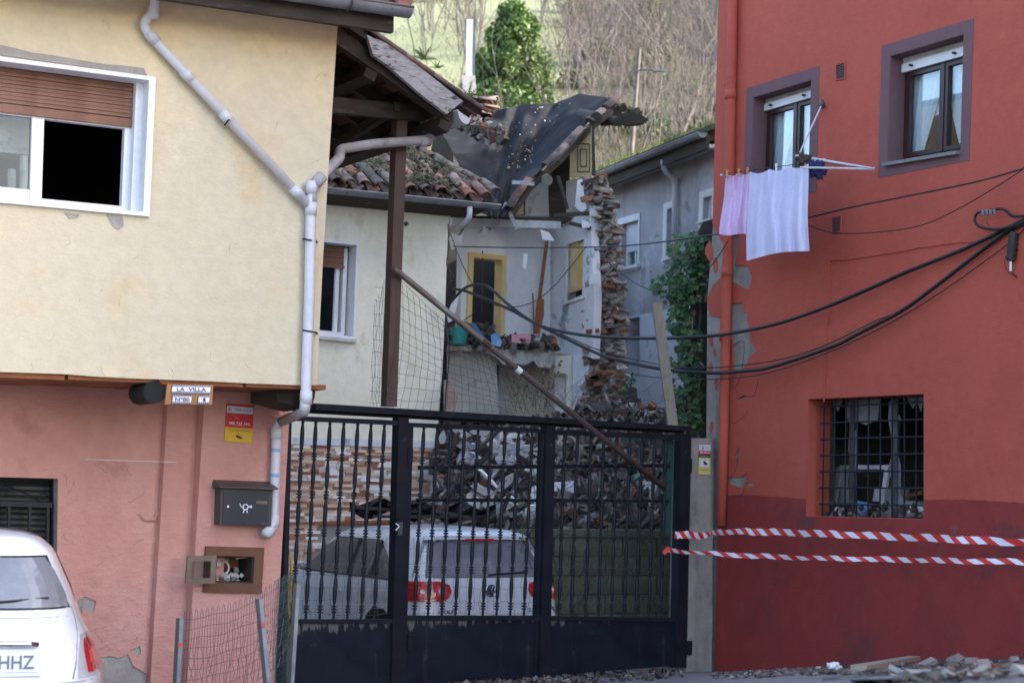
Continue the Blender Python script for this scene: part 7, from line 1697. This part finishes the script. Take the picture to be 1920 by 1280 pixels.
def tree_mesh(seed, H=5.5, spread=.35, nb=2, pale=False):
    r = random.Random(seed); tr = MB(); tw = MB()
    def br(p, d, L, rad, lev):
        pts = [p]; q = V(p); dd_ = V(d)
        for k in range(5):
            dd_ = (dd_ + V((r.gauss(0, .12), r.gauss(0, .12), .05))).normalized(); q = q + dd_*L/5; pts.append(q)
        (tr if lev < 2 else tw).tube(pts, rad, 5 if lev < 2 else 3, cap=False, r1=rad*.45)
        if lev < 3:
            for _ in range((6, 5, 4)[lev]):
                k = r.randint(1, 5); an = r.uniform(0, 6.28); nd = (dd_*.9 + V((math.cos(an), math.sin(an), r.uniform(0, .6)))*spread*2).normalized()
                br(pts[k], nd, L*r.uniform(.38, .62), rad*.42, lev+1)
    for _ in range(nb): br(V((r.uniform(-.15, .15), r.uniform(-.15, .15), 0)), V((r.gauss(0, .12), r.gauss(0, .12), 1)), H*r.uniform(.8, 1), .034, 0)
    return tr.mesh('trunk', M['bark'], fix=False), tw.mesh('twigs', M['twig'], fix=False)
TM = [tree_mesh(k, 5.2, .30 + .08*(k % 3), 1 + k % 3) for k in range(6)]
rg = random.Random(50)
def bare_tree(px_, Y, s, label, group):
    p = on_hill(px_, Y) - Z*.1; t = thing('bare_tree', label, 'tree', p, group); a, b = rg.choice(TM); Mx = Matrix.Translation(p) @ Matrix.Rotation(rg.uniform(0, 6), 4, 'Z') @ Matrix.Scale(s, 4)
    inst('trunk', a, Mx, t); inst('twigs', b, Mx, t)
for k in range(58):
    px_ = 1345 - 290*rg.random()**1.1; Y = rg.uniform(44, 112); bare_tree(px_, Y, rg.uniform(.55, 1.0)*(1 if Y < 70 else 1.35), 'slender leafless tree in the wood between ruin and red building', 'bare trees of the hillside wood')
for k in range(20):
    px_ = rg.uniform(760, 900); Y = rg.uniform(80, 125); bare_tree(px_, Y, rg.uniform(.8, 1.5), 'thin pale leafless tree on the slope left of the evergreen', 'bare trees left of the evergreen')
for k in range(10):
    px_ = rg.uniform(1000, 1120); Y = rg.uniform(95, 125); bare_tree(px_, Y, rg.uniform(.9, 1.5), 'leafless tree below the far white house', 'bare trees below the white house')
bare_tree(897, 40, .75, 'dead forked sapling right beside the metal flue', None)
def evergreen(px_, Y, H_, Wd, n, mkey, nm, label, cat, seed, group=None):
    r = random.Random(seed); p = on_hill(px_, Y) - Z*.15; t = thing(nm, label, cat, p, group)
    MB().tube([p, p + Z*H_*.5, p + Z*H_*.85 + V((.1, 0, 0))], .10, 6, r1=.03).build('trunk', M['bark'], t)
    mb = MB(); cl_ = []
    for k in range(170):
        h_ = r.random()**1.1; rad = Wd/2*(1 - max(0, h_-.25)**1.6*1.25)*(.82 + .18*math.sin(h_*17)); a_ = r.uniform(0, 6.28); q = rad*r.uniform(.1, .95)
        cl_.append((V((math.cos(a_)*q, math.sin(a_)*q, H_*(.04 + .90*h_))), r.uniform(.20, .36)*Wd/2.6*(1.1-.35*h_)))
    for k in range(n):
        c, s_ = r.choice(cl_); d_ = V((r.gauss(0, 1), r.gauss(0, 1), r.gauss(0, 1))).normalized()*s_*r.random()**.35; q = p + c + V((d_.x, d_.y, d_.z*1.25)); e = V((r.gauss(0, 1), r.gauss(0, 1), r.gauss(0, 1))).normalized(); f_ = e.cross(V((r.gauss(0, 1), r.gauss(0, 1), r.gauss(0, 1)))).normalized(); L = r.uniform(.07, .14)*(Y/75)**.5
        mb.add([q - e*L, q + f_*L*.42, q + e*L, q - f_*L*.42], [(0, 1, 2, 3)])
    mb.build('crown', M[mkey], t, fix=False)
evergreen(957, 72, 5.0, 4.1, 36000, 'leaf', 'evergreen_tree', 'dense dark green evergreen tree above the sagging roof', 'tree', 1)
evergreen(900, 76, 3.0, 1.8, 7000, 'leaf', 'evergreen_tree', 'small dark evergreen behind the metal flue', 'tree', 2)
evergreen(985, 66, 1.5, 1.5, 3500, 'leaf', 'evergreen_bush', 'low green bush at the foot of the large evergreen', 'bush', 3)
evergreen(950, 58, 1.9, 1.0, 3000, 'leaf', 'evergreen_bush', 'bright green bush directly behind the roof ridge', 'bush', 4)
evergreen(1215, 95, 5.2, 4.6, 7200, 'leaf2', 'ivy_clad_tree', 'pale green leafy tree high in the bare wood', 'tree', 5)
evergreen(1312, 37, 1.5, 2.4, 9000, 'leaf', 'conifer_bush', 'dark spreading bush above the mossy roof beside the red wall', 'bush', 6)
evergreen(1090, 130, 3.6, 5.5, 2600, 'leaf2', 'hill_shrub', 'pale shrub beside the far white house', 'shrub', 7)
for k in range(15):
    evergreen(rg.uniform(1030, 1345), rg.uniform(38, 100), rg.uniform(.7, 1.5), rg.uniform(1.4, 3.0), 1500, 'leaf2' if k % 2 else 'ivy', 'undergrowth_bush', 'low leafy bush in the undergrowth of the bare wood', 'bush', 30+k, 'bushes in the undergrowth of the wood')
# scrub over the slope
mb = MB(); r = random.Random(5)
for k in range(26000):
    px_ = r.uniform(700, 1400); Y = 33 + r.random()**1.3*85
    if px_ < 1010 and Y > 75 and r.random() < .75: continue
    p = on_hill(px_, Y); L = r.uniform(.2, 1.1)*(1 if Y < 90 else .6); d_ = V((r.gauss(0, .8), r.gauss(0, .5), 1)).normalized(); sd = V((.6, 0, r.uniform(-.8, .8)))*.009*(Y/45); q = p + d_*L*.5 + V((r.gauss(0, .06), 0, 0)); e = q + (d_ + V((r.gauss(0, .3), 0, -.1))).normalized()*L*.5
    mb.add([p - sd, p + sd, q + sd*.7, q - sd*.7, e], [(0, 1, 2, 3), (3, 2, 4)])
mb.build('hillside_scrub', M['scrub'], None, label='brown leafless scrub and brambles covering the lower hillside', cat='scrub', kind='stuff', fix=False)
mb = MB()
for k in range(9000):
    px_ = r.uniform(700, 1400); Y = 34 + r.random()**1.5*60; p = on_hill(px_, Y); hh = r.uniform(.08, .35); sd = V((r.uniform(-.12, .12), 0, 0)); w_ = .012*(Y/40); mb.add([p - V((w_, 0, 0)), p + V((w_, 0, 0)), p + Z*hh + sd], [(0, 1, 2)])
mb.build('hillside_grass', M['grass'], None, label='tufts of green and straw grass on the slope behind the houses', cat='grass', kind='stuff', fix=False)
def far_house(px_, py_, Y, W_, H_, wallm, roofm, nm, label, wins, rh=.5):
    c = D(px_, py_, Y); t = thing(nm, label, 'house', V((c.x, Y, c.z))); F_ = Frame(c, (1, .15)); MB().box(F_, -W_/2, W_/2, -1.5, H_, -5, 0).build('wall', wallm, t)
    MB().hexa([F_.P(-W_/2-.3, H_, .4), F_.P(W_/2+.3, H_, .4), F_.P(W_/2+.3, H_, -5.4), F_.P(-W_/2-.3, H_, -5.4), F_.P(-W_/2-.3, H_+.12, .4), F_.P(W_/2+.3, H_+.12, .4), F_.P(W_/2+.1, H_+rh, -2.6), F_.P(-W_/2-.1, H_+rh, -2.6)]).build('roof', roofm, t)
    for (a, h, w_, hh) in wins: MB().box(F_, a, a+w_, h, h+hh, 0, .03).build('window', M['ink'], t)
far_house(1082, 50, 150, 3.2, 1.5, M['plaster_in'], M['wood_orange'], 'far_house', 'white farmhouse with orange roof high on the hill', [(-1.2, .3, .5, .6), (-.2, .3, .5, .6), (.8, .3, .5, .6)])
far_house(868, 66, 130, 3.6, .9, M['plaster_dirty'], M['dirtywhite'], 'hill_shed', 'low flat roofed shed on the hill behind the metal flue', [(-1.1, .35, 1.4, .3)], .12)
far_house(1028, 128, 118, 2.4, .5, M['wood_orange'], M['wood_orange'], 'far_roof', 'low orange roofed outbuilding right of the evergreen', [], .5)
for k in range(5): MB().beam(D(720 + k*150, 62 + k*1.0, 128), D(870 + k*150, 63 + k*1.0, 128), 1.0, .5).build('road_wall', M['plaster_dirty'], None, label='section of low pale road wall across the hillside', cat='wall', group='road wall sections on the hill') if k < 1 else None
cap_tree = [evergreen(px_, Y, H_, W_, n, 'leaf2', 'hill_tree', lb, 'tree', sd) for px_, Y, H_, W_, n, lb, sd in
            ((795, 150, 5, 5, 1500, 'pale rounded tree at the upper left of the meadow', 11), (1180, 165, 9, 9, 2200, 'large pale tree on the skyline above the wood', 12), (1290, 120, 9, 7, 2400, 'pale tree high beside the red wall', 13))]
bpy.context.view_layer.update()
